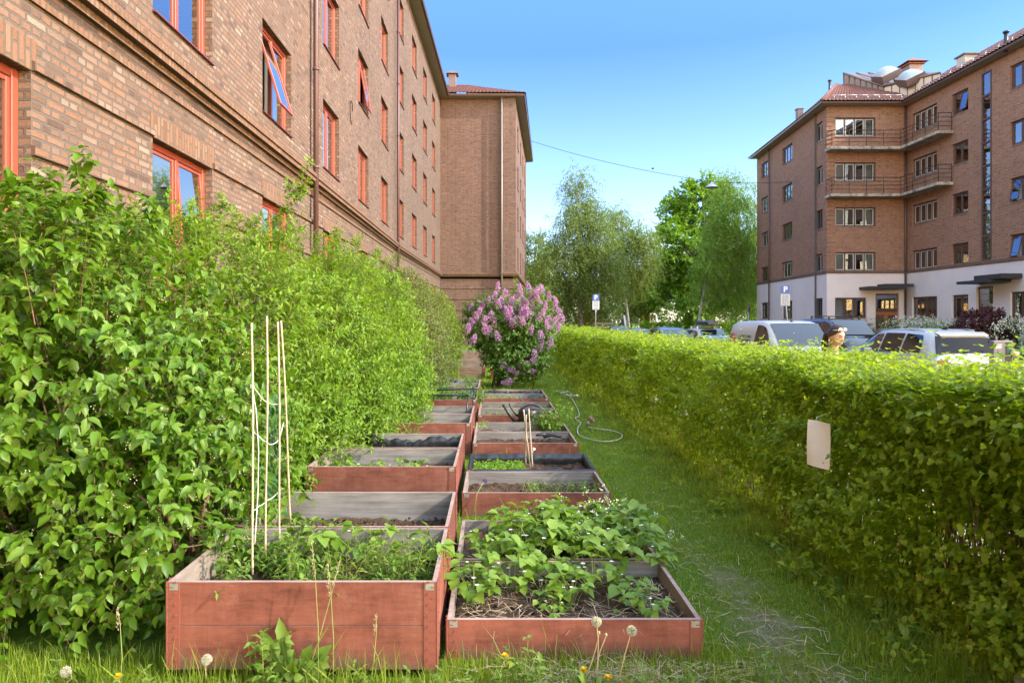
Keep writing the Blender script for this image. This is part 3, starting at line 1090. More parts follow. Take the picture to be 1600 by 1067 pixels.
for tagw, w, n, p, d, z, h, ri in allw:
    v = rr.randrange(3)
    light = (tagw == 'F') or (tagw == 'R' and n == 4) or (tagw == 'L' and v > 0)
    cur = [[(0, .5, 0)], [(0, .25, 0), (.75, 1, 0)], [(.5, 1, 1)]][v]
    if tagw.endswith('g'):
        cur = [(.0, .48, 1)] if v else [(.02, .98, 0)]
    if tagw == 'R' and n == 4:
        cur = [(0, .45, 0), (.55, 1, 0)]
    op = None
    if tagw == 'R' and n == 2 and ri == 3:
        op, v = 1, 'o'
    if tagw == 'R' and n == 3 and ri in (0, 1):
        op, v = 0, 'p'
    key = (tagw, w, n, v)
    wo, first = rwin(key, w, h, n, sm='sash_light' if light else 'frame_dark', curt=cur, open_i=op)
    place(wo, RB, p, d, z, first)
# stairwell glazing strip
st = MB()
X = 25.0 + .02
y0, y1 = 41.8 - STR[0] - STR[1], 41.8 - STR[0]
st.bbox((X - .06, y0, 4.65), (X + .06, y0 + .06, 14.15), .005)
st.bbox((X - .06, y1 - .06, 4.65), (X + .06, y1, 14.15), .005)
for i in range(9):
    z = 4.65 + i * 9.5 / 8
    hh = .07 if i in (0, 8) else .11
    st.bbox((X - .055, y0 + .06, z - (0 if i == 0 else hh / 2 if i < 8 else hh)), (X + .06, y1 - .06, z + (hh if i == 0 else hh / 2 if i < 8 else 0)), .005)
so = st.build('stairwell_window', 'frame_dark', RB)
for i in range(8):
    g = MB()
    za, zb = 4.65 + i * 9.5 / 8 + .08, 4.65 + (i + 1) * 9.5 / 8 - .08
    g.box((X, y0 + .06, za), (X + .008, y1 - .06, zb))
    g.build('pane', 'glass_right', so)
# entrances: canopy, transom window, timber door
for (cx, cy, dd, w, zt) in ((Q1[0] + 3.65, Q1[1], Vector((1, 0)), 1.4, 3.2), (25.0, 41.8 - 6.65, Vector((0, -1)), 1.2, 3.3)):
    inn = Vector((-dd.y, dd.x))
    ang = math.atan2(dd.y, dd.x)
    M = Matrix.Translation((cx + inn.x * .14, cy + inn.y * .14, 0)) @ Matrix.Rotation(ang, 4, 'Z')
    m = MB()
    m.bbox((-w / 2, -.02, 2.12), (w / 2, .06, zt), .01)
    tr = m.build('door_surround', 'frame_dark', RB)
    tr.matrix_world = M
    g = MB()
    g.box((-w / 2 + .1, -.028, 2.30), (w / 2 - .1, -.022, zt - .1))
    for k in range(2):
        g.box((-w / 2 + .1, -.034, 2.30 + (zt - 2.4) * (k + 1) / 3), (w / 2 - .1, -.0285, 2.32 + (zt - 2.4) * (k + 1) / 3), 1)
    g.build('pane', ['glass_right', 'frame_dark'], tr)
    m = MB()
    m.bbox((-w / 2, .0, -.1), (w / 2, .06, 2.10), .01)
    for sx in (-1, 1):
        for k in range(2):
            m.bbox((sx * w / 4 - w * .17, -.02, .15 + k * .95), (sx * w / 4 + w * .17, -.001, .95 + k * .95), .012, 1)
    dr = m.build('door', ['door_wood', 'frame_dark'], RB)
    dr.matrix_world = M
    hm = MB()
    hm.tube([(.08, -.06, .95), (.08, -.06, 1.2)], .012, 6)
    hm.build('handle', 'galvanised', dr)
cn = MB()
x0, x1 = at(1353, 0, 41.0)[0], at(1424, 0, 40.9)[0]
cn.bbox((x0, 40.5, 3.42), (x1 - .5, 41.79, 3.58), .01)
cn.bbox((x0 + 1.1, 40.8, 3.584), (x1 + .1, 41.79, 3.74), .01)
cn.build('door_canopy', 'black_roofing', RB)
cn = MB()
cn.bbox((23.8, 33.3, 3.42), (24.99, 35.5, 3.56), .01)
cn.bbox((24.0, 32.6, 3.564), (24.99, 34.5, 3.80), .01)
cn.build('door_canopy', 'black_roofing', RB)
lm = MB()
lm.lathe([(.0, -.09), (.09, -.06), (.12, 0)], (at(1388, 0, 41.3)[0], 41.2, 3.415), 12)
lm.build('porch_lamp', 'sash_light', RB)
# wrapped balconies in the inner corner
PRJ = .85
for zs in (11.72, 8.92):
    m = MB()
    yl = 41.8 - PRJ
    m.bbox((20.05, yl, zs), (24.999, 41.795, zs + .17), .015)
    m.bbox((25 - PRJ, 37.5, zs + .002), (24.995, yl - .002, zs + .168), .015)
    bal = m.build('balcony', 'balcony_concrete', RB)
    g = MB()
    pts = [(20.12, 41.72), (20.12, yl + .06), (25 - PRJ + .06, yl + .06), (25 - PRJ + .06, 37.56), (24.93, 37.56)]
    for k in range(4):
        z = zs + .17 + .26 + k * .235
        for a, b_ in zip(pts[:-1], pts[1:]):
            g.tube([(*a, z), (*b_, z)], .017 if k < 3 else .024, 5)
    for a, b_ in zip(pts[:-1], pts[1:]):
        n = max(1, round((Vector(b_) - Vector(a)).length / 1.0))
        for k in range(n + 1):
            q = Vector(a).lerp(Vector(b_), k / n)
            g.tube([(q.x, q.y, zs + .15), (q.x, q.y, zs + 1.15)], .018, 5)
    g.build('railing', 'iron', bal)
# roof
R0 = .55
rf = MB()
zE = EZ + .12
tile_roof(rf, (Q0[0] - R0, Q0[1] + .5, zE), (Q1[0] - R0, Q1[1] - R0, zE), (23.0, 46.2, 17.3), (24.2, 52.8, 17.3), 56, 12, .05, .03)
tile_roof(rf, (Q1[0] - R0, Q1[1] - R0, zE), (25.3, Q1[1] - R0, zE), (25.6, 46.2, 17.3), (23.0, 46.2, 17.3), 24, 14, .05, .03)
tile_roof(rf, (25 - R0, 41.6, zE), (25 - R0, 11, zE), (29.4, 11, 17.7), (29.4, 44.0, 17.7), 120, 12, .05, .03, per=4)
rf.quad((29.4, 11, 17.7), (29.4, 46, 17.7), (37, 46, 14.5), (37, 11, 14.5))
rf.add([(25 - R0, 11, zE), (37, 11, 14.5), (29.4, 11, 17.7)], [(0, 1, 2)])
rf.quad((23.0, 46.2, 17.3), (24.2, 52.8, 17.3), (35, 57, 14.6), (35, 46.2, 15))
rf.quad((24.2, 52.8, 17.3), (Q0[0] - R0, Q0[1] + .5, zE), (35, 57, 14.6), (34.5, 56.5, 14.6))
rf.quad((23.0, 46.2, 17.3), (35, 46.2, 16.9), (35, 44.2, 16.6), (25.6, 46.2, 17.3))
roof = rf.build('roof', ['tile_red'], RB)
rd = MB()
rd.tube([(Q1[0] - R0, Q1[1] - R0, zE + .06), (23.0, 46.2, 17.38)], .09, 8)
rd.tube([(23.0, 46.2, 17.38), (24.2, 52.8, 17.38)], .09, 8)
rd.build('ridge', 'tile_red', roof)
ev = MB()
strip(ev, [Q0, Q1, Q2, Q3], [(0, EZ - .02), (.46, EZ - .02), (.46, EZ + .12), (0, EZ + .16)])
ev.build('eaves', ['soffit'], RB)
gt = MB()
strip(gt, [Q0, Q1, Q2, Q3], [(.465, EZ + .02), (.49, EZ - .03), (.56, EZ - .03), (.59, EZ + .08), (.56, EZ + .09), (.465, EZ + .09)])
gt.build('gutter', ['gutter_brown'], RB)
for (p, z1) in (((24.90, 41.70), EZ), ((20.85, 52.2), EZ), ((25 - .06, 22.0), EZ)):
    g = MB()
    pipe_run(g, p, -.2, z1 - .05, .055)
    g.build('downpipe', 'pipe_brown', RB)
# snow guards: rails on little brackets above the gutter
sn = MB()
y = Q1[1] - R0 + .45
for i in range(7):
    x = 20.6 + i * .68
    sn.tube([(x, y - .02, zE + .25), (x, y + .05, zE + .52)], .018, 5)
    if i < 6:
        sn.tube([(x, y + .04, zE + .50), (x + .68, y + .04, zE + .50)], .016, 5)
for i in range(32):
    yy = 40.4 - i * .9
    sn.tube([(25 - R0 + .4, yy, zE + .2), (25 - R0 + .55, yy, zE + .55)], .018, 4)
    sn.tube([(25 - R0 + .55, yy, zE + .53), (25 - R0 + .55, yy - .9, zE + .53)], .012, 4)
sn.build('snow_guard', 'galvanised', roof)
# sheet-metal roof house with two skylight domes
A, B_, C_, D_ = Vector((24.9, 44.0, 16.45)), Vector((23.55, 46.4, 18.15)), Vector((26.9, 41.5, 16.45)), Vector((28.3, 46.0, 18.1))
ph = MB()
ph.add([A, C_, D_, B_], [(0, 1, 2, 3)], 0)
for p, q in ((B_, A), (A, C_), (C_, D_), (D_, B_)):
    ph.add([p, q, (q.x, q.y, 14.6), (p.x, p.y, 14.6)], [(0, 1, 2, 3)], 1 if (p == A) else 0)
for p, q in ((B_, A), (A, C_)):
    n = 7
    dd = (q - p)
    nn = Vector((dd.y, -dd.x, 0)).normalized()
    if nn.y > 0:
        nn = -nn
    for i in range(n + 1):
        s = p + dd * (i / n)
        ph.tube([s + nn * .02, (s.x + nn.x * .02, s.y + nn.y * .02, 14.8)], .03, 4, 0)
    ph.tube([p + nn * .05, q + nn * .05], .07, 5, 0)
for i in range(1, 6):
    p = A + (C_ - A) * (i / 6)
    q = B_ + (D_ - B_) * (i / 6)
    ph.tube([p + Vector((0, 0, .02)), q + Vector((0, 0, .02))], .03, 4, 0)
pho = ph.build('penthouse', ['sheet_metal', 'sheet_light'], RB)
rn = (C_ - A).cross(B_ - A).normalized()
rn = rn if rn.z > 0 else -rn
for (px, py) in ((1384, 116), (1421, 121)):
    best = None
    # the place on the sloping roof under that point of the picture
    dirv = Vector(((px - HX) / F, 1, (HY - py) / F))
    o = Vector((0, 0, EYE))
    k = (A - o).dot(rn) / dirv.dot(rn)
    c = o + dirv * k
    m = MB()
    fr = Matrix.Translation(c) @ Vector((0, 0, 1)).rotation_difference((rn + Vector((0, 0, 1.2))).normalized()).to_matrix().to_4x4()
    m.box((-.62, -.62, -.35), (.62, .62, .10), 1, fr)
    N = 10
    vs, fs = [], []
    for i in range(N + 1):
        for j in range(N + 1):
            u, w = i / N * 2 - 1, j / N * 2 - 1
            vs.append(fr @ Vector((u * .58, w * .58, .10 + .34 * (1 - u ** 4) * (1 - w ** 4) * (1 - .25 * (u * u + w * w)))))
    for i in range(N):
        for j in range(N):
            fs.append((i * (N + 1) + j, i * (N + 1) + j + 1, (i + 1) * (N + 1) + j + 1, (i + 1) * (N + 1) + j))
    m.add(vs, fs, 0, True)
    m.build('skylight', ['acrylic', 'sheet_metal'], pho)


def chimney(px, py0, py1, Y, w, m, cap, style=0):
    x, _, z1 = at(px, py0, Y)
    z0 = at(px, py1, Y)[2] - 1.2
    g = MB()
    g.bbox((x - w / 2, Y - w / 2, z0), (x + w / 2, Y + w / 2, z1 - .15), .02)
    g.bbox((x - w * .62, Y - w * .62, z1 - .15), (x + w * .62, Y + w * .62, z1 - .06), .01, 1)
    if style:
        h = .45
        g.add([(x - w * .8, Y - w * .8, z1), (x + w * .8, Y - w * .8, z1), (x + w * .8, Y + w * .8, z1), (x - w * .8, Y + w * .8, z1), (x, Y, z1 + h)],
              [(0, 1, 4), (1, 2, 4), (2, 3, 4), (3, 0, 4), (3, 2, 1, 0)], 1)
        g.bbox((x - w * .4, Y - w * .4, z1 - .06), (x + w * .4, Y + w * .4, z1), .01)
    g.build('chimney', [m, cap], roof)


chimney(1425, 101, 112, 49, .95, 'sheet_metal', 'tile_red', 1)
chimney(1511, 85, 104, 38.5, .72, 'concrete', 'sheet_metal')
chimney(1249, 169, 184, 52.0, .42, 'sheet_metal', 'sheet_metal')
for px, py0, py1, Y in ((1296.5, 126, 146, 50), (1572, 50, 66, 33.2)):
    g = MB()
    x, _, z1 = at(px, py0, Y)
    z0 = at(px, py1, Y)[2] - .5
    g.tube([(x, Y, z0), (x, Y, z1)], .09, 10)
    g.tube([(x, Y, z1 - .06), (x, Y, z1 + .02)], .14, 10)
    g.build('vent_pipe', 'black_plastic', roof)
# ------------------------------------------------------------------ raised beds
HINGE = {}
_g = (1 + 5 ** .5) / 2
ICO = [Vector(v).normalized() for v in ((-1, _g, 0), (1, _g, 0), (-1, -_g, 0), (1, -_g, 0), (0, -1, _g), (0, 1, _g), (0, -1, -_g), (0, 1, -_g), (_g, 0, -1), (_g, 0, 1), (-_g, 0, -1), (-_g, 0, 1))]
ICF = [(0, 11, 5), (0, 5, 1), (0, 1, 7), (0, 7, 10), (0, 10, 11), (1, 5, 9), (5, 11, 4), (11, 10, 2), (10, 7, 6), (7, 1, 8), (3, 9, 4), (3, 4, 2), (3, 2, 6), (3, 6, 8), (3, 8, 9), (4, 9, 5), (2, 4, 11), (6, 2, 10), (8, 6, 7), (9, 8, 1)]


def hinge_mesh(H):
    """folded corner iron with knuckles and rivets, for the front right corner; height H"""
    if H in HINGE:
        return HINGE[H]
    m = MB()
    m.bbox((-.058, -.0035, 0), (-.004, 0, H), .001)
    m.bbox((0, .004, 0), (.0035, .058, H), .001)
    m.tube([(.001, .001, 0), (.001, .001, H)], .006, 8)
    z = .02
    while z < H - .02:
        m.bbox((-.030, -.0046, z), (-.004, -.0034, z + .006), .0005)
        m.bbox((.0034, .006, z), (.0046, .030, z + .006), .0005)
        m.tube([(-.038, -.0034, z + .026), (-.038, -.008, z + .026)], .0055, 8)
        m.tube([(.0034, .038, z + .026), (.008, .038, z + .026)], .0055, 8)
        z += .049
    m.bbox((-.05, -.0045, H - .036), (-.012, -.0036, H - .006), .0003, 1)
    HINGE[H] = m
    return m


def bed(label, x0, y0, zb, tiers=1, soil=.10, liner=False, worn=False, clods=0, seed=0, side=True):
    W, D, T, HH = 1.2, .80, .021, .195
    H = tiers * HH
    root = thing('raised_bed', label, 'raised bed', (x0 + W / 2, y0 + D / 2, zb), 0, 'raised garden beds made of hinged pallet collars')
    red = 'board_worn' if worn else 'board_red'
    ms = [red, 'board_grey', 'board_top', 'board_grey_side']
    x, y = W / 2, D / 2

    def board(name, lo, hi, outer, inner):
        m = MB()
        for k in range(tiers):
            za, zb_ = k * HH + (.0015 if k else 0), (k + 1) * HH - .0015
            mm = [inner] * 6
            mm[outer] = 0
            mm[4], mm[5] = 1, 2
            m.box((lo[0], lo[1], za), (hi[0], hi[1], zb_), mm)
        m.build(name, ms, root)
    board('front_panel', (-x, -y, 0), (x, -y + T, 0), 2, 1)
    board('back_panel', (-x, y - T, 0), (x, y, 0), 3, 1)
    board('side_panel', (-x, -y + T + .0005, 0), (-x + T, y - T - .0005, 0), 0, 3)
    board('side_panel', (x - T, -y + T + .0005, 0), (x, y - T - .0005, 0), 1, 3)
    hm = hinge_mesh(round(H, 4))
    for sx, sy in ((1, -1), (-1, -1), (1, 1), (-1, 1)):
        g = MB()
        vs = [((v[0] + x + .0006) * sx, (v[1] - y - .0006) * -sy if sy > 0 else (v[1] - y - .0006), v[2]) for v in hm.v]
        g.add(vs, [f if sx * -sy > 0 else f[::-1] for f in hm.f], 0)
        g.m = list(hm.m)
        g.build('corner_hinge', ['hinge_red', 'galvanised'], root)
    # soil with crumbs
    N, M_ = 56, 40
    xs, ys = np.linspace(-x + T + .001, x - T - .001, N), np.linspace(-y + T + .001, y - T - .001, M_)
    gx, gy = np.meshgrid(xs, ys, indexing='ij')
    h = soil + .018 * fbm(gx * 2, gy * 2, seed) + .010 * fbm(gx * 11, gy * 11, seed + 5) + RNG.normal(size=gx.shape) * .0035
    edge = np.minimum(np.minimum(gx + x, x - gx), np.minimum(gy + y, y - gy))
    h = h - .02 * np.exp(-edge / .04)
    m = MB()
    m.add(np.stack([gx, gy, h], 2).reshape(-1, 3), [(i * M_ + j, (i + 1) * M_ + j, (i + 1) * M_ + j + 1, i * M_ + j + 1) for i in range(N - 1) for j in range(M_ - 1)], 0, True)
    r = random.Random(seed)
    for _ in range(clods):
        cx, cy = r.uniform(-x + .05, x - .05), r.uniform(-y + .05, y - .05)
        s = .004 + .016 * r.random() ** 2.2
        rot = Matrix.Rotation(r.uniform(0, 6.28), 3, Vector((r.uniform(-1, 1), r.uniform(-1, 1), .3)).normalized())
        vs = []
        for q in ICO:
            p_ = rot @ Vector(q) * s * r.uniform(.6, 1.15)
            vs.append((cx + p_.x, cy + p_.y, soil + .006 + s * .25 + p_.z * .75))
        m.add(vs, ICF, 0, True)
    m.build('soil', 'soil', root)
    if liner:
        # black sheet folded over the rim and hanging inside, wrinkled
        g = MB()
        for (a, b, nx, ny) in (((-x + T, -y + T), (x - T, -y + T), 0, 1), ((x - T, -y + T), (x - T, y - T), -1, 0), ((x - T, y - T), (-x + T, y - T), 0, -1), ((-x + T, y - T), (-x + T, -y + T), 1, 0)):
            n = 40
            vs = []
            rag = r.uniform(0, 9)
            for k in range(n + 1):
                u = k / n
                px, py = a[0] + (b[0] - a[0]) * u, a[1] + (b[1] - a[1]) * u
                wv = .009 + .005 * math.sin(u * 37 + rag) * math.sin(u * 9.3) + .004 * math.sin(u * 91 + 3 * math.sin(u * 7))
                top = H + .004 + .004 * math.sin(u * 23 + rag) - (.0 if liner == 'full' else .012 + .05 * abs(math.sin(u * 3.1 + rag)) + .022 * math.sin(u * 17 + 2 * rag) * math.sin(u * 5) + .01 * math.sin(u * 61) + r.uniform(-.006, .006))
                wv += r.uniform(0, .005)
                if liner == 'full':
                    vs += [(px - nx * (T + .006), py - ny * (T + .006), H - .05 + .02 * math.sin(u * 31)), (px - nx * (T + .003), py - ny * (T + .003), top)]
                else:
                    vs += [(px + nx * .002, py + ny * .002, top - .002), (px + nx * .002, py + ny * .002, top)]
                vs += [(px + nx * .006, py + ny * .006, top + .001), (px + nx * wv * 1.4, py + ny * wv * 1.4, (H + soil) / 2), (px + nx * wv, py + ny * wv, soil - .01)]
            g.add(vs, [(k * 5 + q, (k + 1) * 5 + q, (k + 1) * 5 + q + 1, k * 5 + q + 1) for k in range(n) for q in range(4)], 0, True)
        g.build('liner', 'liner', root)
    return root


LX = -1.45
bed('tall two-tier red-brown bed in front, full of leafy weeds and holding bamboo canes', LX, 3.08, .045, 2, .24, seed=1)
bed('bed of bare brown crumbs with a knotty grey back board, just behind the bamboo canes', LX, 3.90, .045, 2, .215, clods=420, seed=2)
bed('bed of low strawberry plants below a grey board, third in the row along the shrubs', LX - .05, 5.57, .03, 2, .245, seed=3, clods=80)
bed('bed with ragged black liner and hardly any plants, behind the row\'s small strawberry plants', LX - .05, 6.40, .03, 2, .22, liner=True, seed=4, clods=60)
bed('bed of dark bare soil with a yellow-green shoot hanging over its front', LX - .01, 8.20, -.01, 2, .23, seed=5, clods=120)
bed('bed with a few thin sprouts where the black tube frame stands', LX - .01, 9.02, -.01, 2, .15, seed=6)
bed('bed of leafy potato plants right behind the black tube frame', LX, 10.75, -.025, 2, .26, seed=7)
bed('bed overgrown by potato leaves, second one behind the black tube frame', LX, 11.57, -.025, 2, .26, seed=8)
bed('bed hidden by foliage in front of the black-lined grey-rimmed bed', LX, 12.62, -.01, 2, .25, seed=9)
bed('black-lined bed with pale grey rim, last before the dull brown shaded bed', LX, 13.42, -.01, 2, .2, liner=True, seed=10)
bed('dull brown weathered bed in shade at the lilac\'s foot', LX + .02, 19.3, -.1, 2, .30, worn=True, seed=11)
bed('weathered brown bed directly behind the dull shaded one', LX + .02, 22.3, -.08, 2, .30, worn=True, seed=12)
bed('most distant weathered bed in front of the brick wing', LX + .02, 26.5, .0, 2, .30, worn=True, seed=13)
RX = -.215
bed('low bed in front beside the dandelion clocks, with strawberries over dry strawy soil', RX, 3.26, -.005, 1, .115, seed=21, clods=260)
bed('low bed overflowing with lush strawberry leaves and white blossom', RX, 4.08, -.005, 1, .12, seed=22)
bed('low bed of crumbly soil with a few seedlings and a purple chive flower', RX - .03, 5.63, .0, 1, .085, seed=23, clods=200)
bed('fully black-lined bed with a bright lettuce-green mat and three canes', RX - .02, 6.46, .0, 1, .10, liner='full', seed=24, clods=160)
bed('bed of bare dark soil behind the three canes', RX - .01, 7.9, .0, 1, .105, seed=25, clods=140)
bed('bed with a bushy light-green herb spilling over its corner', RX - .01, 8.72, .0, 1, .09, seed=26, clods=60)
bed('bed with tiny pale seedlings behind the black watering can', RX, 10.25, .0, 1, .11, seed=27)
bed('bed with sparse yellow-green seedlings, two behind the watering can', RX, 11.05, .0, 1, .11, seed=28)
bed('bed with green wire hoops over pale seedlings', RX + .01, 12.4, .0, 1, .12, seed=29)
bed('last low bed under green netting, grass growing along it', RX + .01, 13.2, .0, 1, .12, liner=True, seed=30)
bed('half hidden weathered low bed behind the lilac stem', -.05, 18.6, -.1, 2, .25, worn=True, seed=31)

# ------------------------------------------------------------------ canes, hoops, cans
ZS1 = .285
canes = [((393, 505, 3.42), (396, 897, 3.30)), ((417, 494, 3.55), (416, 865, 3.52)), ((434, 503, 3.72), (438, 850, 3.66)), ((439, 501, 3.78), (455, 815, 3.86))]
lab = ['bamboo cane leaning a little at the net\'s outer end, standing closest to the big-leaved shrub', 'straight bamboo cane, second from the big-leaved shrub, beside the green net', 'upright bamboo cane crossing the tilted cane near its top', 'tilted bamboo cane whose foot leans towards the bare soil bed']
for (a, b), lb in zip(canes, lab):
    g = MB()
    A_, B2 = Vector(at(*a)), Vector(at(*b))
    n = 26
    pts, rs = [], []
    for i in range(n + 1):
        u = i / n
        p = A_.lerp(B2, u)
        pts.append((p.x + .004 * math.sin(u * 5), p.y, p.z))
        rs.append(.0048 if i % 5 else .0060)
    g.tube(pts, rs, 7)
    tag(g.build('bamboo_cane', 'bamboo'), lb, 'cane', 'bamboo canes in the front bed')
g = MB()
def P3(px, py, Y):
    return at(px, py, Y)
for pts in ([(393, 596, 3.4), (402, 612, 3.45), (416, 628, 3.5), (434, 631, 3.7)], [(394, 600, 3.4), (400, 640, 3.42), (404, 700, 3.42), (403, 770, 3.42), (398, 850, 3.35)], [(416, 690, 3.5), (425, 694, 3.6), (436, 686, 3.7), (443, 660, 3.75)],
            [(395, 672, 3.4), (404, 680, 3.45), (416, 690, 3.5)], [(393, 798, 3.4), (405, 790, 3.45), (416, 782, 3.55), (434, 770, 3.7)]):
    P_ = [Vector(P3(*p)) for p in pts]
    out = []
    for i in range(len(P_) - 1):
        for k in range(5):
            out.append(P_[i].lerp(P_[i + 1], k / 5) - Vector((0, 0, .006 * math.sin(PI * k / 5))))
    out.append(P_[-1])
    g.tube(out, .0022, 4)
for z in (600, 603, 640):
    x, y, zz = at(393.5, z, 3.4)
    g.tube([(x, y, zz), (x, y, zz - .012)], .0095, 8)
tag(g.build('garden_string', 'string'), 'white string tied loosely from cane to cane', 'string')
g = MB()
ga, gb, gc, gd = Vector(at(421, 620, 3.56)), Vector(at(438, 612, 3.72)), Vector(at(438, 780, 3.72)), Vector(at(410, 790, 3.54))
r = random.Random(4)
for i in range(6):
    p, q = ga.lerp(gb, i / 5), gd.lerp(gc, i / 5)
    pts = [p.lerp(q, k / 12) + Vector((.012 * math.sin(k * 1.3 + i), .01 * math.cos(k * 1.7 + i), 0)) for k in range(13)]
    g.tube(pts, .0011, 3)
for k in range(17):
    p, q = ga.lerp(gd, k / 16), gb.lerp(gc, k / 16)
    g.tube([p.lerp(q, i / 8) + Vector((.01 * math.sin(k * 1.1 + i), .01 * math.cos(k * .7 + i), -.012 * math.sin(PI * i / 8))) for i in range(9)], .0009, 3)
tag(g.build('garden_net', 'net_green'), 'thin green plant netting hung between bamboo canes', 'net')
# three canes in the lettuce bed and a peg
for (a, b, lb) in (((818, 640, 6.7), (829, 733, 6.72), 'dry cane on the lettuce side of the three standing in the black-lined bed'), ((822, 648, 6.62), (821, 728, 6.80), 'shorter dry cane in the middle of the three in the black-lined bed'),
                   ((826, 638, 6.75), (832, 730, 6.70), 'dry cane on the bare-soil side of the three in the black-lined bed')):
    g = MB()
    A_, B2 = Vector(at(*a)), Vector(at(*b))
    g.tube([A_.lerp(B2, i / 10) for i in range(11)], [.0065 if i % 3 else .0078 for i in range(11)], 6)
    tag(g.build('plant_cane', 'bamboo'), lb, 'cane', 'thin canes in the black-lined bed')
g = MB()
g.tube([at(828, 712, 6.75), at(833, 704, 6.75)], .006, 6)
g.tube([at(832, 705, 6.75), at(835, 700, 6.75)], [.006, .017], 8, 1)
tag(g.build('plant_label', ['bamboo', 'sign_white']), 'small peg with pale head tied to the three canes', 'plant marker')
# black tube frame over two beds
g = MB()
tb = .011
T = lambda *p: at(*p)
r1a, r1b = Vector(at(640, 611, 10.3)), Vector(at(746, 607, 10.3))
r2a, r2b = Vector(at(655, 618, 9.6)), Vector(at(734, 617.5, 9.6))
g.tube([r1a, r1b, r1b + Vector((.02, 0, -.02))], tb, 8)
g.tube([r2a, r2b, r2b + Vector((.06, 0, -.05))], tb, 8)
for p, dxx in ((r1b, -.045), (r2b, -.02), (r1a, .02), (r2a, .02)):
    q = p + Vector((dxx, 0, 0))
    g.tube([q, (q.x - .05, q.y - .1, .10)], tb, 8)
    g.tube([q + Vector((-.035, 0, 0)), q + Vector((.03, 0, 0))], tb * 1.35, 8)
g.tube([r1b + Vector((-.05, 0, 0)), r2b + Vector((-.02, 0, 0))], tb, 8)
g.tube([r1a, r2a], tb, 8)
tag(g.build('tube_frame', 'black_plastic'), 'black plastic tube frame standing over two beds', 'frame')
# watering can: body, long double spout with rose, hoop handle
wx, wy, wz = at(826, 640, 9.95)
wc = thing('watering_can', 'black plastic watering can tilted against the seedling bed', 'watering can', (wx, wy, 0))
m = MB()
m.lathe([(.0, .02), (.115, .02), (.135, .06), (.150, .22), (.150, .28), (.135, .315), (.11, .32), (.10, .30), (.0, .27)], (0, 0, 0), 20)
m.build('body', 'black_plastic', wc)
m = MB()
m.tube([(-.12, 0, .14), (-.20, -.02, .15), (-.28, -.04, .25), (-.37, -.06, .39)], [.035, .028, .02, .018], 9)
m.build('spout', 'black_plastic', wc)
m = MB()
m.tube([(-.13, .05, .20), (-.19, .05, .24), (-.25, .05, .33), (-.28, .05, .40)], [.016, .014, .013, .012], 8)
m.build('brace', 'black_plastic', wc)
m = MB()
m.tube([(-.12 + .34 * i / 12, 0, .31 + .075 * math.sin(PI * i / 12)) for i in range(13)] + [(.235, 0, .27), (.22, 0, .20), (.14, 0, .14)], .015, 8)
m.build('handle', 'black_plastic', wc)
# green hoops in the far bed
for px0, px1, Y, top, lb in ((812, 818, 12.0, 619, 'short green wire stake leaning at the hooped bed\'s front'), (827, 847, 12.7, 619, 'wide green wire hoop nearest the grass in the last low beds')):
    g = MB()
    a, b = Vector(at(px0, 633, Y)), Vector(at(px1, 633, Y))
    if px1 - px0 < 10:
        g.tube([at(811, 619, Y), at(820, 632, Y)], .011, 6)
    else:
        h = at(0, top, Y)[2]
        g.tube([(a.x + (b.x - a.x) * (.5 - .5 * math.cos(PI * i / 14)), Y, .15 + (h - .15) * math.sin(PI * i / 14)) for i in range(15)], .009, 6)
        for dy in (.25,):
            g.tube([(a.x + (b.x - a.x) * (.5 - .5 * math.cos(PI * i / 14)), Y + dy, .15 + (h - .15) * math.sin(PI * i / 14)) for i in range(15)], .009, 6)
            g.tube([((a.x + b.x) / 2, Y, h), ((a.x + b.x) / 2, Y + dy, h)], .007, 6)
    tag(g.build('wire_hoop', 'net_green'), lb, 'hoop')
# hose on the grass with its sprinkler
hp = [(868, 613), (884, 617), (893, 625), (902, 640), (905, 652), (899, 656), (907, 664), (903, 672), (904, 682), (920, 689), (945, 693), (966, 690), (972, 683), (960, 677), (935, 673), (916, 670)]
g = MB()
pts = []
for px, py in hp:
    Y = EYE * F / (py - HY)
    pts.append(Vector(((px - HX) * Y / F, Y, .03)))
sm = []
for i in range(len(pts) - 1):
    p0, p1, p2, p3 = pts[max(i - 1, 0)], pts[i], pts[i + 1], pts[min(i + 2, len(pts) - 1)]
    for k in range(8):
        u = k / 8
        sm.append(.5 * ((2 * p1) + (p2 - p0) * u + (2 * p0 - 5 * p1 + 4 * p2 - p3) * u * u + (3 * p1 - p0 - 3 * p2 + p3) * u ** 3))
g.tube(sm, .007, 7)
for pts2 in ([(880, 620), (893, 622), (903, 621)], [(893, 621), (889, 615), (898, 625), (905, 623)], [(876, 618), (888, 615)]):
    q = []
    for px, py in pts2:
        Y = EYE * F / (py - HY)
        q.append(((px - HX) * Y / F, Y, .05))
    g.tube(q, .012, 6)
hs = thing('garden_hose', 'grey garden hose looped on the grass path, ending in a sprinkler', 'hose', tuple(pts[-1]))
o = g.build('hose_line', 'hose', hs)
o.location = -Vector(hs.location)
m = MB()
m.tube([(0, 0, .02), (.02, -.02, .05), (.05, -.03, .09)], [.02, .022, .03], 9)
m.build('coupling', 'galvanised', hs)
m = MB()
m.tube([(.045, -.028, .085), (.075, -.04, .115), (.09, -.046, .13)], [.03, .062, .055], 14)
m.build('sprinkler_head', 'board_worn', hs)
# black bits of piping lying in two beds
g = MB()
g.tube([at(850, 682, 8.25), at(862, 679, 8.3), at(876, 682, 8.2)], .02, 8)
g.tube([at(838, 680, 8.3), at(858, 678, 8.35)], .014, 8)
tag(g.build('pipe_offcut', 'black_plastic'), 'short black pipe lying on the bare soil', 'pipe')
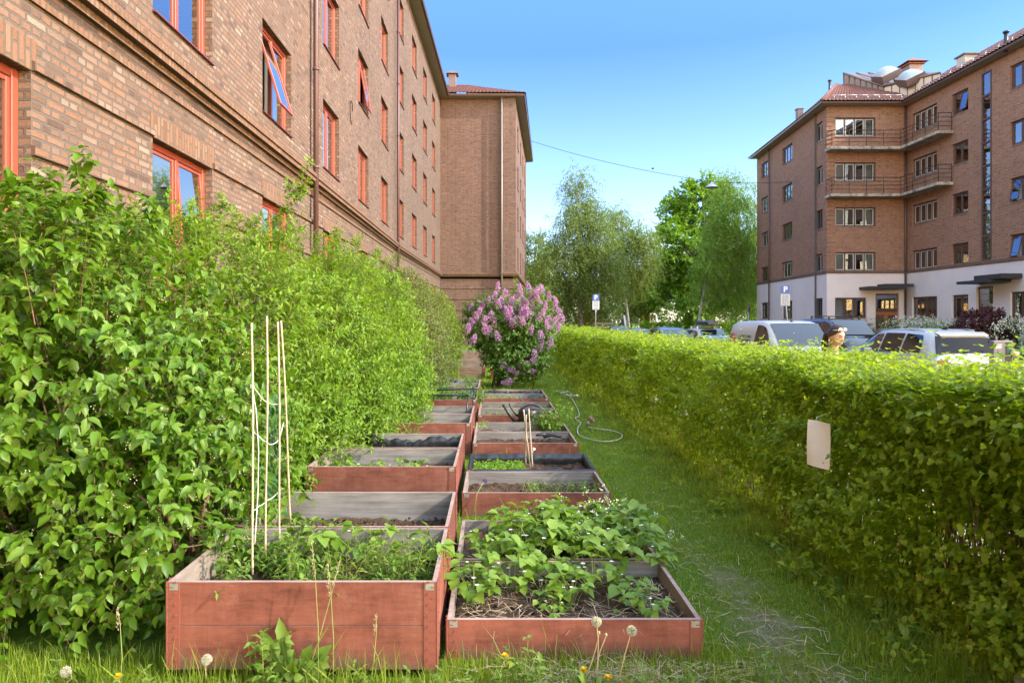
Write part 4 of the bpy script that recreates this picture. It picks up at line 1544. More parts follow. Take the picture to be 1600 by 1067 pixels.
# ------------------------------------------------------------------ plants in and around the beds
def arcs(n, L, lean, seed):
    """n stalks rising from the origin: base direction and length"""
    r = np.random.default_rng(seed)
    az = np.arange(n) * 2.4 + r.uniform(-.4, .4, n)
    tilt = np.clip(r.normal(lean, .22, n), .05, 1.3)
    d = np.stack([np.cos(az) * np.sin(tilt), np.sin(az) * np.sin(tilt), np.cos(tilt)], 1)
    return d, L * r.uniform(.6, 1.15, n)


def strawberry(nl, L, leaf, seed, flowers=3, lean=.55):
    d, ln = arcs(nl, L, lean, seed)
    r = np.random.default_rng(seed + 100)
    root = link('strawberry_plant', None)
    root.empty_display_size = .05
    o = np.zeros((nl, 3)) + r.normal(size=(nl, 3)) * np.array([.012, .012, 0])
    stems_mesh('stalks', o, d, ln, .18, .0021, 'petiole', root, n=5, r1=.8)
    tip = o + d * ln[:, None]
    tip[:, 2] -= .18 * ln
    hd = d.copy(); hd[:, 2] = 0
    hd = _unit(hd)
    P, D, N_, L_, W_ = [], [], [], [], []
    for k, a in enumerate((0, 1.25, -1.25)):
        ca, sa = math.cos(a), math.sin(a)
        q = np.stack([hd[:, 0] * ca - hd[:, 1] * sa, hd[:, 0] * sa + hd[:, 1] * ca, -.18 + r.normal(size=nl) * .22], 1)
        P.append(tip); D.append(q)
        nn = r.normal(size=(nl, 3)) * .25; nn[:, 2] += 1; nn += hd * .25
        N_.append(nn)
        l = leaf * r.uniform(.75, 1.2, nl)
        L_.append(l); W_.append(l * .82)
    leaf_mesh('leaves', np.concatenate(P), np.concatenate(D), np.concatenate(N_), np.concatenate(L_), np.concatenate(W_), 'ovate', 'leaf_straw', root)
    if flowers:
        fd, fl = arcs(flowers, L * .95, .5, seed + 7)
        stems_mesh('flower_stalks', np.zeros((flowers, 3)), fd, fl, .1, .0014, 'petiole', root, n=4, r1=.8)
        ft = fd * fl[:, None]; ft[:, 2] -= .1 * fl
        P, D, N_ = [], [], []
        for k in range(5):
            a = k * 1.2566
            P.append(ft); D.append(np.tile([math.cos(a), math.sin(a), .15], (flowers, 1)))
            N_.append(np.tile([0, 0, 1.], (flowers, 1)) + r.normal(size=(flowers, 3)) * .1)
        n5 = flowers * 5
        leaf_mesh('flowers', np.concatenate(P), np.concatenate(D), np.concatenate(N_), np.full(n5, .011), np.full(n5, .012), 'petal', 'white_bloom', root)
    return root


def weed(nst, H, leaf, wr, seed, mat='leaf_weed', kind='lance', lean=.3, npair=7, name='leafy_weed', bloom=None, spread=.85):
    root = link(name, None)
    d, ln = arcs(nst, H, lean, seed)
    r = np.random.default_rng(seed)
    o = r.normal(size=(nst, 3)) * np.array([.03, .03, 0]) * (nst > 1)
    stems_mesh('stems', o, d, ln, .06, .0024, 'petiole', root, n=5)
    S = shoots(o, d, ln, npair, leaf, wr, droop=.06, spread=spread, up=.6, jit=.3)
    leaf_mesh('leaves', *S, kind, mat, root)
    if bloom:
        tip = o + d * ln[:, None]
        k = 9
        P = np.repeat(tip, k, 0) + r.normal(size=(nst * k, 3)) * .014
        leaf_mesh('flowers', P, r.normal(size=P.shape) + [0, 0, .6], r.normal(size=P.shape), np.full(len(P), .012), np.full(len(P), .011), 'petal', bloom, root)
    return root


def scatter(proto_list, spots, label, cat, group, zrot=None):
    """spots (x, y, z, scale[, label])"""
    used_ = set()
    r = random.Random(len(spots) * 7 + 1)
    for i, s in enumerate(spots):
        k = i % len(proto_list)
        o = proto_list[k] if k not in used_ else copy_tree(proto_list[k])
        used_.add(k)
        o.location = s[:3]
        o.rotation_euler = (0, 0, r.uniform(0, 6.28))
        o.scale = (s[3],) * 3
        tag(o, s[4] if len(s) > 4 else label, cat, group)


STR_ = [strawberry(11, .19, .066, 1, 3), strawberry(14, .22, .072, 2, 4), strawberry(9, .15, .06, 3, 2, .7)]
spots = []
r = random.Random(5)
front = [(-.10, 3.62, .10, 1.1), (.10, 3.80, .11, 1.0), (.27, 3.70, .11, 1.05), (.05, 3.50, .10, .75), (.42, 3.62, .11, .9), (.55, 3.82, .11, 1.1), (.60, 3.52, .11, .65), (.74, 3.78, .11, .9), (.80, 3.44, .11, .8), (.34, 3.86, .11, 1.0), (-.08, 3.88, .11, .9), (.72, 3.58, .11, .6)]
for x, y, z, s in front:
    if y < 3.56 and x > 0:
        continue
    spots.append((x, y, z, s * 1.02))
spots += [(.78, 3.42, .11, .85), (.30, 3.50, .11, .5)]
scatter(STR_, spots, 'strawberry plant growing from the dry strawy soil of the low front bed', 'strawberry plant', 'strawberry plants in the low front bed')
STR2 = [strawberry(16, .26, .08, 4, 4, .6), strawberry(18, .28, .085, 5, 5, .65), strawberry(15, .24, .078, 6, 3, .7)]
spots = []
for y in (4.2, 4.4, 4.62, 4.8):
    for k in range(6):
        spots.append((-.06 + k * .185 + r.uniform(-.05, .05), y + r.uniform(-.06, .06), .115, r.uniform(.85, 1.15) * (1.0 if k > 0 else .75)))
spots = [s for s in spots if not (s[0] < .12 and s[1] > 4.3)]
scatter(STR2, spots, 'lush strawberry plant filling the low bed behind the front one', 'strawberry plant', 'lush strawberry plants in the second low bed')
STR3 = [strawberry(10, .15, .055, 8, 2), strawberry(12, .17, .058, 9, 3)]
scatter(STR3, [(-1.38 + .135 * i, 5.80 + .1 * (i % 2), .27, .9 + .1 * (i % 3)) for i in range(7)], 'small strawberry plant in the bed below the grey knotty board', 'strawberry plant', 'strawberry plants in the bed beside the shrubs')
# lady's-mantle like herb with cream flower heads at the corner of the strawberry bed
H1 = weed(16, .34, .05, .55, 21, 'leaf_straw', 'ovate', .55, 6, 'flowering_herb', 'white_bloom')
scatter([H1], [(.80, 4.72, .10, 1.0, 'bushy herb with small cream flower heads at the strawberry bed\'s grass side'), (.62, 4.90, .10, .8, 'low herb with cream flower heads behind the lush strawberries'),
               (1.06, 4.55, 0, .8, 'herb spilling out onto the grass beside the lush strawberry bed')], '', 'herb', 'flowering herbs')
# weeds of the tall front bed
W1 = [weed(7, .30, .072, .46, 31, 'leaf_weed', 'ovate', .45, 5), weed(6, .34, .075, .40, 32, 'leaf_weed', 'ovate', .35, 6), weed(6, .26, .066, .55, 33, 'leaf_straw', 'ovate', .5, 5)]
spots = []
for k in range(34):
    x = -1.40 + 1.08 * r.random()
    y = 3.14 + .66 * r.random()
    spots.append((x, y, .27, r.uniform(.5, .95) * (1.0 if x < -.7 else .72)))
scatter(W1, spots, 'leafy green weed crowding the soil of the tall front bed', 'weed', 'weeds in the tall front bed')
W2 = [weed(12, .30, .085, .12, 36, 'leaf_grass', 'lance', .5, 5, 'grassy_weed'), weed(10, .36, .06, .2, 37, 'leaf_weed', 'lance', .3, 9, 'grassy_weed')]
scatter(W2, [(-.72 + .1 * i, 3.34 + .08 * (i % 3), .27, .8 + .12 * (i % 2)) for i in range(5)], 'narrow-leaved weed among the broad weeds of the tall front bed', 'weed', 'narrow-leaved weeds in the tall front bed')
S2 = [strawberry(8, .26, .085, 12, 2, .4)]
scatter(S2, [(-.95, 3.72, .27, 1.0, 'strawberry plant beside the tilted bamboo cane'), (-.70, 3.76, .27, .95, 'strawberry plant with a white flower at the back of the weedy bed'), (-.34, 3.60, .27, .9, 'lone strawberry shoot at the inner corner of the weedy bed')], '', 'strawberry plant', 'strawberry plants among the weeds')
# small stuff in the other beds
SD = [weed(4, .07, .03, .5, 41, 'leaf_lettuce', 'ovate', .6, 3, 'seedling'), weed(5, .09, .028, .4, 42, 'leaf_weed', 'ovate', .5, 3, 'seedling')]
spots = [(-.14 + .06 * i, 5.80 + .05 * (i % 2), .09, .9) for i in range(3)] + [(.30 + .045 * i, 5.95 + .1 * r.random(), .09, 1.0 + .5 * r.random()) for i in range(6)] + [(.62 + .045 * i, 5.9 + .15 * r.random(), .09, 1.1 + .6 * r.random()) for i in range(7)]
scatter(SD, spots, 'small green seedling in the bed with the chive flower', 'seedling', 'seedlings in the chive bed')
SD2 = [weed(4, .06, .03, .5, 43, 'leaf_lettuce', 'ovate', .6, 3, 'seedling')]
scatter(SD2, [(-.85 + .06 * i + r.uniform(-.03, .03), 6.75 + .15 * r.random(), .24, 1.0) for i in range(9)], 'tiny pale seedling in the ragged black-lined bed', 'seedling', 'seedlings in the ragged lined bed')
SD3 = [weed(4, .05, .03, .5, 44, 'leaf_lettuce', 'ovate', .6, 3, 'seedling')]
scatter(SD3, [(-.16 + .05 * i, 10.4 + .2 * (i % 3), .115, 1.2) for i in range(13)], 'tiny pale seedling in the bed behind the watering can', 'seedling', 'seedlings behind the watering can')
scatter([copy_tree(SD3[0])], [(-.14 + .05 * i, 11.2 + .2 * (i % 3), .115, 1.3) for i in range(10)], 'tiny yellow-green seedling two beds behind the watering can', 'seedling', 'seedlings two beds behind the can')
scatter([copy_tree(SD3[0])], [(-.15 + .05 * i, 12.6 + .2 * (i % 3), .125, 1.5) for i in range(12)], 'pale seedling in front of the green hoops', 'seedling', 'seedlings by the green hoops')
scatter([copy_tree(SD3[0])], [(-1.0 + .2 * i, 9.25 + .1 * (i % 3), .16, 2.2) for i in range(5)], 'thin yellowish sprout under the black tube frame', 'seedling', 'sprouts under the tube frame')
# lettuce mat
n = 620
px = np.stack([RNG.uniform(-.19, .30, n), RNG.uniform(6.52, 7.08, n), np.full(n, .105)], 1)
dd = RNG.normal(size=(n, 3)) * .35 + [0, 0, 1]
S = shoots(px, dd, RNG.uniform(.03, .07, n), 3, .040, .55, droop=.0, spread=.8, up=.5)
tag(leaf_mesh('lettuce_seedlings', *S, 'ovate', 'leaf_lettuce'), 'bright green mat of lettuce seedlings in the black-lined bed', 'lettuce', None, 'stuff')
# herb bush at the corner, potatoes, hanging shoot
HB = weed(22, .42, .075, .6, 51, 'leaf_lettuce', 'ovate', .55, 7, 'garden_herb')
scatter([HB], [(.80, 9.15, .10, 1.0, 'bushy light-green herb at the corner beside the watering can'), (.66, 9.32, .10, .7, 'smaller light-green herb leaning on the bushy one by the watering can')], '', 'herb', None)
PO = [weed(12, .36, .08, .55, 55, 'leaf_potato', 'ovate', .5, 7, 'potato_plant'), weed(10, .32, .075, .55, 56, 'leaf_potato', 'ovate', .55, 7, 'potato_plant')]
spots = [(-1.3 + .21 * i + r.uniform(-.04, .04), y + r.uniform(-.08, .08), .23, r.uniform(.7, .95)) for y in (11.0, 11.3, 11.9) for i in range(6)]
spots += [(-.45, 13.9, .2, .8), (-1.25, 12.9, .22, 1.0), (-1.0, 13.0, .22, 1.0), (-1.3, 13.4, .2, 1.0), (-.5, 12.9, .22, .9)]
scatter(PO, spots, 'leafy green potato plant in the beds behind the black tube frame', 'potato plant', 'potato plants behind the tube frame')
# a stalk with one purple ball flower (chive)
g = MB()
a, b = Vector(at(740, 800, 5.55)), Vector(at(758, 751, 5.72))
root = thing('chive_flower', 'purple ball of a chive flower on its thin stalk, leaning over crumbly soil', 'flower', tuple(a))
c = b - a
g.tube([(0, 0, 0), c * .4 + Vector((-.01, 0, .05)), c * .8 + Vector((0, 0, .03)), c], .003, 5)
g.build('stalk', 'petiole', root)
q = _unit(RNG.normal(size=(90, 3)))
leaf_mesh('flower_head', np.array(c) + q * .006, q, RNG.normal(size=q.shape), np.full(90, .018), np.full(90, .007), 'petal', 'purple_bloom', root)

# ------------------------------------------------------------------ weeds in front: dandelions and others
def dandelion(kind, base, top, label, grp):
    a, b = Vector(at(*base)), Vector(at(*top))
    a.z = max(a.z, -.01)
    root = thing('dandelion', label, 'dandelion', tuple(a), 0, grp)
    c = b - a
    g = MB()
    side = Vector((RNG.uniform(-.02, .02), .02, 0))
    g.tube([(0, 0, 0), c * .33 + side, c * .7 + side * .8, c], [.0028, .0026, .0024, .0022], 6)
    g.build('stalk', 'stalk_tan' if kind != 'yellow' else 'petiole', root)
    if kind == 'clock':
        n = 260
        q = _unit(RNG.normal(size=(n, 3)))
        leaf_mesh('seed_head', np.array(c) + q * .004, q, RNG.normal(size=(n, 3)), np.full(n, .021), np.full(n, .0016), 'lance', 'seed_fluff', root)
        P = np.repeat(np.array(c) + q * .0185, 3, 0)
        D = np.repeat(q, 3, 0) * .5 + RNG.normal(size=(n * 3, 3)) * .9
        leaf_mesh('fluff', P, D, RNG.normal(size=P.shape), np.full(len(P), .0062), np.full(len(P), .0022), 'card', 'seed_fluff', root)
    elif kind == 'yellow':
        n = 70
        az = RNG.uniform(0, 6.28, n)
        el = RNG.uniform(.05, 1.0, n)
        D = np.stack([np.cos(az) * np.cos(el), np.sin(az) * np.cos(el), np.sin(el)], 1)
        leaf_mesh('flower_head', np.tile(np.array(c), (n, 1)), D, np.tile([0, 0, 1.], (n, 1)) + D * .1, np.full(n, .019), np.full(n, .005), 'petal', 'yellow_bloom', root)
    else:
        g = MB()
        g.lathe([(0, -.004), (.006, 0), (.005, .010), (.002, .013), (0, .013)], tuple(c), 8)
        g.build('bud', 'stalk_tan', root)
    return root


DG = 'dandelions in front of the beds'
dandelion('clock', (926, 1090, 3.0), (932, 971, 3.03), 'dandelion clock standing highest before the low front bed', DG)
dandelion('clock', (963, 1090, 2.98), (987, 985, 3.02), 'dandelion clock nearest the low front bed\'s path-side corner', DG)
dandelion('clock', (322, 1060, 3.0), (323, 1030, 2.98), 'short dandelion clock before the tall bed\'s outer corner', DG)
dandelion('clock', (100, 1070, 2.95), (103, 1049, 2.93), 'dandelion clock low in the grass beneath the big-leaved shrub', DG)
dandelion('clock', (1590, 1090, 2.9), (1594, 1062, 2.85), 'dandelion clock at the foot of the hedge', DG)
dandelion('bud', (905, 1085, 3.0), (936, 990, 3.04), 'leaning bald dandelion stalk crossing the tallest clock', DG)
dandelion('bud', (930, 1090, 3.0), (947, 993, 3.05), 'straight bald dandelion stalk between the two clocks', DG)
dandelion('yellow', (797, 1062, 3.02), (797, 1040, 3.0), 'yellow dandelion bloom amid leafy weeds before the low bed', DG)
dandelion('yellow', (950, 1075, 2.96), (950, 1060, 2.94), 'big yellow dandelion bloom close to the two clocks', DG)
dandelion('yellow', (912, 1065, 3.0), (912, 1048, 2.99), 'small yellow dandelion bloom under the leaning bald stalk', DG)
dandelion('yellow', (185, 1072, 2.98), (185, 1058, 2.96), 'yellow dandelion bloom in the grass before the big-leaved shrub', DG)
dandelion('yellow', (789, 1040, 3.06), (789, 1026, 3.05), 'tiny half-open yellow dandelion close to the low front board', DG)


def rosette(n, L, W, seed, mat, tilt=.6):
    r_ = np.random.default_rng(seed)
    az = np.arange(n) * 2.4
    el = r_.normal(tilt, .25, n)
    D = np.stack([np.cos(az) * np.cos(el), np.sin(az) * np.cos(el), np.sin(el)], 1)
    N_ = np.stack([-np.cos(az) * np.sin(el), -np.sin(az) * np.sin(el), np.cos(el)], 1)
    return np.zeros((n, 3)), D, N_, L * r_.uniform(.7, 1.15, n), np.full(n, W)


def dand_leaf(D, L, seed):
    """a runcinate leaf: midrib strip with back-swept lobes"""
    pass


W3 = weed(5, .30, .075, .5, 61, 'leaf_weed', 'ovate', .22, 7, 'broad_weed')
W4 = weed(4, .20, .055, .5, 62, 'leaf_weed', 'ovate', .35, 5, 'broad_weed')
scatter([W3], [(-1.02, 2.99, 0, .95, 'tall broad-leaved weed standing against the tall bed\'s front boards')], '', 'weed', None)
scatter([W4], [(-2.1 + .135 * i + r.uniform(-.06, .06), 2.86 + r.uniform(-.14, .12), 0, r.uniform(.4, .85)) for i in range(26)] + [(.12, 3.02, 0, 1.1), (.02, 2.98, 0, .9), (.20, 2.95, 0, .8), (.65, 2.9, 0, .7)],
        'low broad-leaved weed in the rough grass before the beds', 'weed', 'low weeds before the beds')
# toothed dandelion leaves standing before the front boards
root = thing('dandelion_plant', 'dandelion plant with upright jagged leaves against the front boards', 'dandelion plant', (-.86, 3.0, 0))
P, D, N_, L_, W_ = [], [], [], [], []
for i in range(7):
    az = i * 2.4
    el = .75 + .35 * math.sin(i * 1.7)
    d = np.array([math.cos(az) * math.cos(el) * .7, math.sin(az) * math.cos(el) * .35, math.sin(el)])
    L0 = .26 + .05 * math.sin(i * 2.1)
    nn = np.array([-d[0] * .3, -1 + .2 * math.sin(i), .35])
    sd = np.cross(nn, d); sd /= np.linalg.norm(sd)
    for k in range(7):
        p = d * L0 * (k / 7) + np.array([0, 0, -.05 * (k / 7) ** 2])
        for sg in (-1, 1):
            P.append(p); D.append(sd * sg + d * .35); N_.append(nn); w = .045 * (.45 + .55 * k / 6) ; L_.append(w); W_.append(.04)
    P.append(d * L0 * .0); D.append(d); N_.append(nn); L_.append(L0); W_.append(.022)
    P.append(d * L0 * .72); D.append(d - np.array([0, 0, .15])); N_.append(nn); L_.append(L0 * .34); W_.append(.06)
leaf_mesh('leaves', np.array(P), np.array(D), np.array(N_), np.array(L_), np.array(W_), 'ovate', 'leaf_weed', root)
tag(copy_tree(root, 'low dandelion plant in the grass before the dandelion clocks', None, (.40, 2.85, -.02), 1.0, .6), None, 'dandelion plant')
tag(copy_tree(root, 'low dandelion plant in the grass at the shrub\'s foot', None, (-1.75, 2.95, -.02), 2.2, .6), None, 'dandelion plant')

# tall grass stalks with seed heads, and a leaning bare stalk, before the tall bed
for (bx_, tx, ty, lb) in ((497, 487, 845, 'grass stalk with a drooping seed head before the tall bed\'s middle'), (520, 512, 880, 'grass stalk with a short seed head beside the drooping one'), (575, 588, 962, 'green grass stalk with a pointed ear before the tall bed'), (470, 530, 880, 'thin dry stalk leaning far over the front boards'), (188, 184, 950, 'seeding stalk at the big-leaved shrub\'s foot')):
    a, b = Vector(at(bx_, 1075, 2.98)), Vector(at(tx, ty, 3.02))
    a.z = -.01
    root = thing('grass_stalk', lb, 'grass stalk', tuple(a), 0, 'seeding grass stalks before the tall bed')
    c = b - a
    g = MB()
    g.tube([(0, 0, 0), c * .4 + Vector((.012, 0, .01)), c * .8 + Vector((.008, 0, .01)), c], [.0022, .0019, .0015, .001], 5)
    g.build('stalk', 'petiole', root)
    n = 40
    tt = RNG.uniform(.74, 1.0, n)
    P = np.array(c)[None] * tt[:, None] + RNG.normal(size=(n, 3)) * .003
    leaf_mesh('seed_head', P, np.array(c)[None] / c.length + RNG.normal(size=(n, 3)) * .5, RNG.normal(size=(n, 3)), np.full(n, .014), np.full(n, .004), 'lance', 'leaf_dry', root)
    leaf_mesh('leaves', np.array([[0, 0, .02], [0, 0, .05], np.array(c) * .3]), np.array([[.6, -.1, .7], [-.7, 0, .6], [.5, .1, .9]]), np.array([[0, -.6, .6]] * 3), np.array([.16, .14, .12]), np.full(3, .007), 'blade', 'leaf_grass', root)

# ------------------------------------------------------------------ grass
BEDS = [(o.location.x - .62, o.location.x + .62, o.location.y - .42, o.location.y + .42) for o in COL.objects if o.name.startswith('raised_bed')]


def free(x, y):
    ok = np.ones(len(x), bool)
    for a, b, c, d in BEDS:
        ok &= ~((x > a) & (x < b) & (y > c) & (y < d))
    return ok


def grass(name, x, y, h, w, mat, lean=.5, z=0.0):
    n = len(x)
    az = RNG.uniform(0, 6.28, n)
    tl = np.abs(RNG.normal(0, lean, n))
    D = np.stack([np.cos(az) * np.sin(tl), np.sin(az) * np.sin(tl), np.cos(tl)], 1)
    N_ = np.stack([-np.cos(az) * np.cos(tl), -np.sin(az) * np.cos(tl), np.sin(tl)], 1) + RNG.normal(size=(n, 3)) * .4
    P = np.stack([x, y, np.full(n, z)], 1)
    return P, D, N_, h, w


sets = []
# rough strip in front
n = 24000
x = RNG.uniform(-2.7, 1.5, n); y = RNG.uniform(2.3, 3.28, n)
ok = free(x, y); x, y = x[ok], y[ok]
sets.append(grass('g', x, y, RNG.gamma(6, .011, len(x)), RNG.uniform(.0022, .0045, len(x)), '', .55))
n = 900
x = RNG.uniform(-2.4, -.2, n); y = RNG.uniform(2.75, 3.06, n)
ok = free(x, y) & (np.sin(x * 9) + RNG.normal(size=n) * .6 > .2); x, y = x[ok], y[ok]
sets.append(grass('g', x, y, RNG.uniform(.10, .24, len(x)), RNG.uniform(.003, .005, len(x)), '', .3))
# path and the long grass at the hedge's foot; blades grow sparser and wider with distance
def zone(n, y0, y1, pw):
    u = RNG.uniform(0, 1, n)
    Y = (y0 ** (1 - pw) + u * (y1 ** (1 - pw) - y0 ** (1 - pw))) ** (1 / (1 - pw))
    return Y
n = 125000
Y = zone(n, 2.6, 24, 1.9)
X = RNG.uniform(-.3, 2.35, n)
ok = free(X, Y); X, Y = X[ok], Y[ok]
worn = np.exp(-((X - 1.36) / .34) ** 2) * np.clip(1.75 - Y * .22, .28, 1)
nz = fbm(X * .9, Y * .9, 3)
ok = RNG.uniform(0, 1, len(X)) > worn * (.28 + .5 * nz).clip(0, .9)
X, Y, worn = X[ok], Y[ok], worn[ok]
clump = fbm(X * 1.6, Y * 1.6, 9)
hh = RNG.gamma(6, .0043, len(X)) * (1 - .5 * worn) * (1 + 2.3 * np.clip((X - 1.72) / .4, 0, 1) * (.6 + .8 * clump.clip(-.3, 1))) * (1 + .7 * clump.clip(-.6, 1))
hh *= np.where((X < 1.12) & (X > .95), 1.5, 1)
ww = np.maximum(.0026, .0011 * Y) * RNG.uniform(.7, 1.2, len(X))
sets.append(grass('g', X, Y, hh * (1 + Y * .01), ww, '', .8))
# in the gaps between and around the beds
n = 9000
Y = zone(n, 3.0, 30, 1.6); X = RNG.uniform(-1.6, 1.1, n)
ok = free(X, Y); X, Y = X[ok], Y[ok]
sets.append(grass('g', X, Y, RNG.gamma(6, .016, len(X)), np.maximum(.003, .0012 * Y), '', .4))
S = [np.concatenate([s[i] for s in sets]) for i in range(5)]
tag(leaf_mesh('grass', *S, 'blade', 'leaf_grass'), 'rough green grass of the garden path and around the beds', 'grass', None, 'stuff')
# cut straw on the path and in front of the low bed
n = 800
x = np.concatenate([RNG.normal(1.34, .24, n), RNG.normal(.55, .28, 700), RNG.uniform(-.2, .95, 500)])
y = np.concatenate([zone(n, 2.6, 6.5, 3.2), RNG.normal(3.08, .07, 700), RNG.uniform(3.3, 4.0, 500)])
z = np.concatenate([RNG.uniform(.004, .03, n), RNG.uniform(.004, .04, 700), np.full(500, .128)])
m = len(x)
az = RNG.uniform(0, 6.28, m)
D = np.stack([np.cos(az), np.sin(az), RNG.normal(0, .12, m)], 1)
ok = free(x, y) | (z > .1)
S = [np.stack([x, y, z], 1)[ok], D[ok], (RNG.normal(size=(m, 3)) * .3 + [0, 0, 1])[ok], (RNG.uniform(.04, .15, m) + (RNG.uniform(0, 1, m) > .93) * .12)[ok], RNG.uniform(.0022, .0045, m)[ok]]
tag(leaf_mesh('dry_straw', *S, 'blade', 'leaf_dry'), 'dry cut straw scattered on the worn path', 'straw', None, 'stuff')
# ------------------------------------------------------------------ shrubs along the wall
def shrub(name, label, cat, blobs, mat, n, L, nl, leaf, wr, kind, droop=.25, inner=.3, tall=(), stem_mat='twig', up=.5, group=None, base=None, sag=.25, opp=True, stem_r=.004, bloom=None, spread=.85):
    cx = sum(b[0][0] for b in blobs) / len(blobs); cy = sum(b[0][1] for b in blobs) / len(blobs)
    root = thing(name, label, cat, (cx, cy, 0), 0, group)
    off = np.array([cx, cy, 0])
    O, D = [], []
    vol = [b[1][0] * b[1][1] + b[1][1] * b[1][2] + b[1][0] * b[1][2] for b in blobs]
    for b, v in zip(blobs, vol):
        k = int(n * v / sum(vol))
        p, d = ell_surface(k, b[0], b[1], .05, (.78, 1.0))
        lump = 1 + .10 * fbm(p[:, 1] * .9 + p[:, 2] * .7, p[:, 2] * .8 + p[:, 0] * .6, 4)[:, None]
        p = np.array(b[0]) + (p - np.array(b[0])) * lump
        O.append(p); D.append(d)
    O, D = np.concatenate(O), np.concatenate(D)
    # drop shoots buried deep in a neighbouring blob
    keep = np.ones(len(O), bool)
    for b in blobs:
        q = ((O - np.array(b[0])) / np.array(b[1]))
        keep &= (q ** 2).sum(1) > .50
    keep &= O[:, 2] > .02
    O, D = O[keep], D[keep]
    Dd = D + RNG.normal(size=D.shape) * .35 + np.array([0, 0, up])
    Ls = L * RNG.uniform(.5, 1.15, len(O))
    O = O - _unit(Dd) * (Ls * .6)[:, None]
    sets = [shoots(O, Dd, Ls, nl, leaf, wr, droop, spread=spread, face=D, opp=opp, sag=sag)]
    sO, sD, sL = [O], [Dd], [Ls]
    for (px, py, Y, Lt, lean) in tall:
        t = np.array([at(px, py, Y)])
        d = np.array([[lean, -.1, 1.0]])
        o = t - _unit(d) * Lt
        sets.append(shoots(o, d, np.array([Lt]), int(nl * Lt / L * .9) + 3, leaf, wr, .03, face=np.array([[.3, -.5, .4]]), opp=opp, sag=sag))
        sO.append(o); sD.append(d); sL.append(np.array([Lt]))
        k = max(4, int(Lt * 13))
        u = RNG.uniform(.25, 1.0, k)
        o2 = o + _unit(d) * (u * Lt)[:, None]
        d2 = _unit(d) * .8 + RNG.normal(size=(k, 3)) * .55
        l2 = Lt * .38 * (1.15 - u)
        l2 = np.maximum(l2, .10)
        sets.append(shoots(o2, d2, l2, max(3, nl - 1), leaf, wr, .1, face=np.tile([.3, -.5, .4], (k, 1)), opp=opp, sag=sag))
        sO.append(o2); sD.append(d2); sL.append(l2)
    if inner:
        k = int(n * inner)
        P = []
        for b, v in zip(blobs, vol):
            p, d = ell_surface(int(k * v / sum(vol)), b[0], b[1], .05, (.35, .75))
            P.append(p)
        P = np.concatenate(P)
        m = len(P)
        sets.append(shoots(P, RNG.normal(size=(m, 3)) + [0, 0, .3], np.full(m, L * .8), max(3, nl // 2), leaf * 1.2, wr, droop, opp=opp))
    S = join_leaves(*sets)
    S[0] = S[0] - off
    leaf_mesh('foliage', *S, kind, mat, root)
    o, d, l = np.concatenate(sO) - off, np.concatenate(sD), np.concatenate(sL)
    stems_mesh('twigs', o, d, l, droop, stem_r * .6, stem_mat, root, n=5)
    # main stems from the ground
    g = MB()
    r = random.Random(int(cx * 100) + 3)
    bases = base or [(b[0][0], b[0][1]) for b in blobs]
    for b, bp in zip(blobs, bases):
        for _ in range(9):
            p, d_ = ell_surface(1, b[0], (b[1][0] * .8, b[1][1] * .8, b[1][2] * .8), .3, (.8, 1))
            e = Vector(p[0] - off)
            s = Vector((bp[0] - off[0] + r.uniform(-.15, .15), bp[1] - off[1] + r.uniform(-.2, .2), -.02))
            mid = s.lerp(e, .45) + Vector((0, 0, .25))
            g.tube([s, s.lerp(mid, .6), mid, mid.lerp(e, .6), e], [stem_r * 3, stem_r * 2.6, stem_r * 2, stem_r * 1.5, stem_r * .8], 5)
    g.build('stems', stem_mat, root)
    if bloom:
        bm, k, size, zmin = bloom
        P = []
        for b in blobs:
            p, d = ell_surface(k, b[0], b[1], zmin, (.95, 1.06))
            P.append(p)
        P = np.concatenate(P) - off
        P = np.repeat(P, 7, 0) + RNG.normal(size=(len(P) * 7, 3)) * size * 1.6
        leaf_mesh('flowers', P, RNG.normal(size=P.shape), RNG.normal(size=P.shape), np.full(len(P), size), np.full(len(P), size), 'petal', bm, root)
    return root


shrub('mock_orange', 'large shrub with broad pointed fresh-green leaves and tiny cream buds beside the tall front bed', 'shrub',
      [((-2.50, 4.02, 1.0), (1.05, 1.02, 1.36)), ((-3.05, 3.55, 1.05), (.72, .90, 1.36)), ((-1.98, 3.95, .55), (.55, .72, .62)), ((-1.72, 4.35, .85), (.48, .55, .72)), ((-1.72, 3.72, .62), (.42, .52, .52))],
      'leaf_mock', 2700, .42, 6, .086, .58, 'ovate', .28, .35,
      tall=[(52, 245, 3.3, .75, -.1), (140, 252, 3.4, .8, .12), (165, 285, 3.5, .6, .3), (105, 300, 3.3, .5, .2), (20, 300, 3.1, .6, -.1), (240, 310, 3.9, .5, .25), (70, 255, 3.5, .6, .0)], up=.35, sag=.55, bloom=('cream_bud', 110, .006, .4), stem_r=.005)
shrub('forsythia', 'dense shrub with narrow bright-green leaves between the big-leaved shrub and the black-lined bed', 'shrub',
      [((-2.55, 5.9, 1.05), (1.25, 1.35, 1.58)), ((-2.15, 7.7, 1.05), (1.12, 1.45, 1.52)), ((-3.1, 5.2, 1.2), (.7, .8, 1.35)), ((-1.85, 6.35, .55), (.62, .9, .60)), ((-1.62, 7.6, .70), (.60, .8, .70)), ((-1.95, 5.1, .5), (.55, .5, .55))],
      'leaf_forsythia', 5600, .34, 7, .072, .42, 'lance', .22, .35,
      tall=[(478, 255, 6.0, .9, .25), (455, 290, 6.0, .8, .2), (437, 320, 6.1, .7, .05), (340, 300, 5.6, .5, -.1), (365, 335, 5.7, .5, .1), (300, 320, 5.3, .4, -.1), (530, 350, 7.2, .4, .2), (400, 345, 6.0, .4, -.1)], up=.7, stem_mat='twig_green')
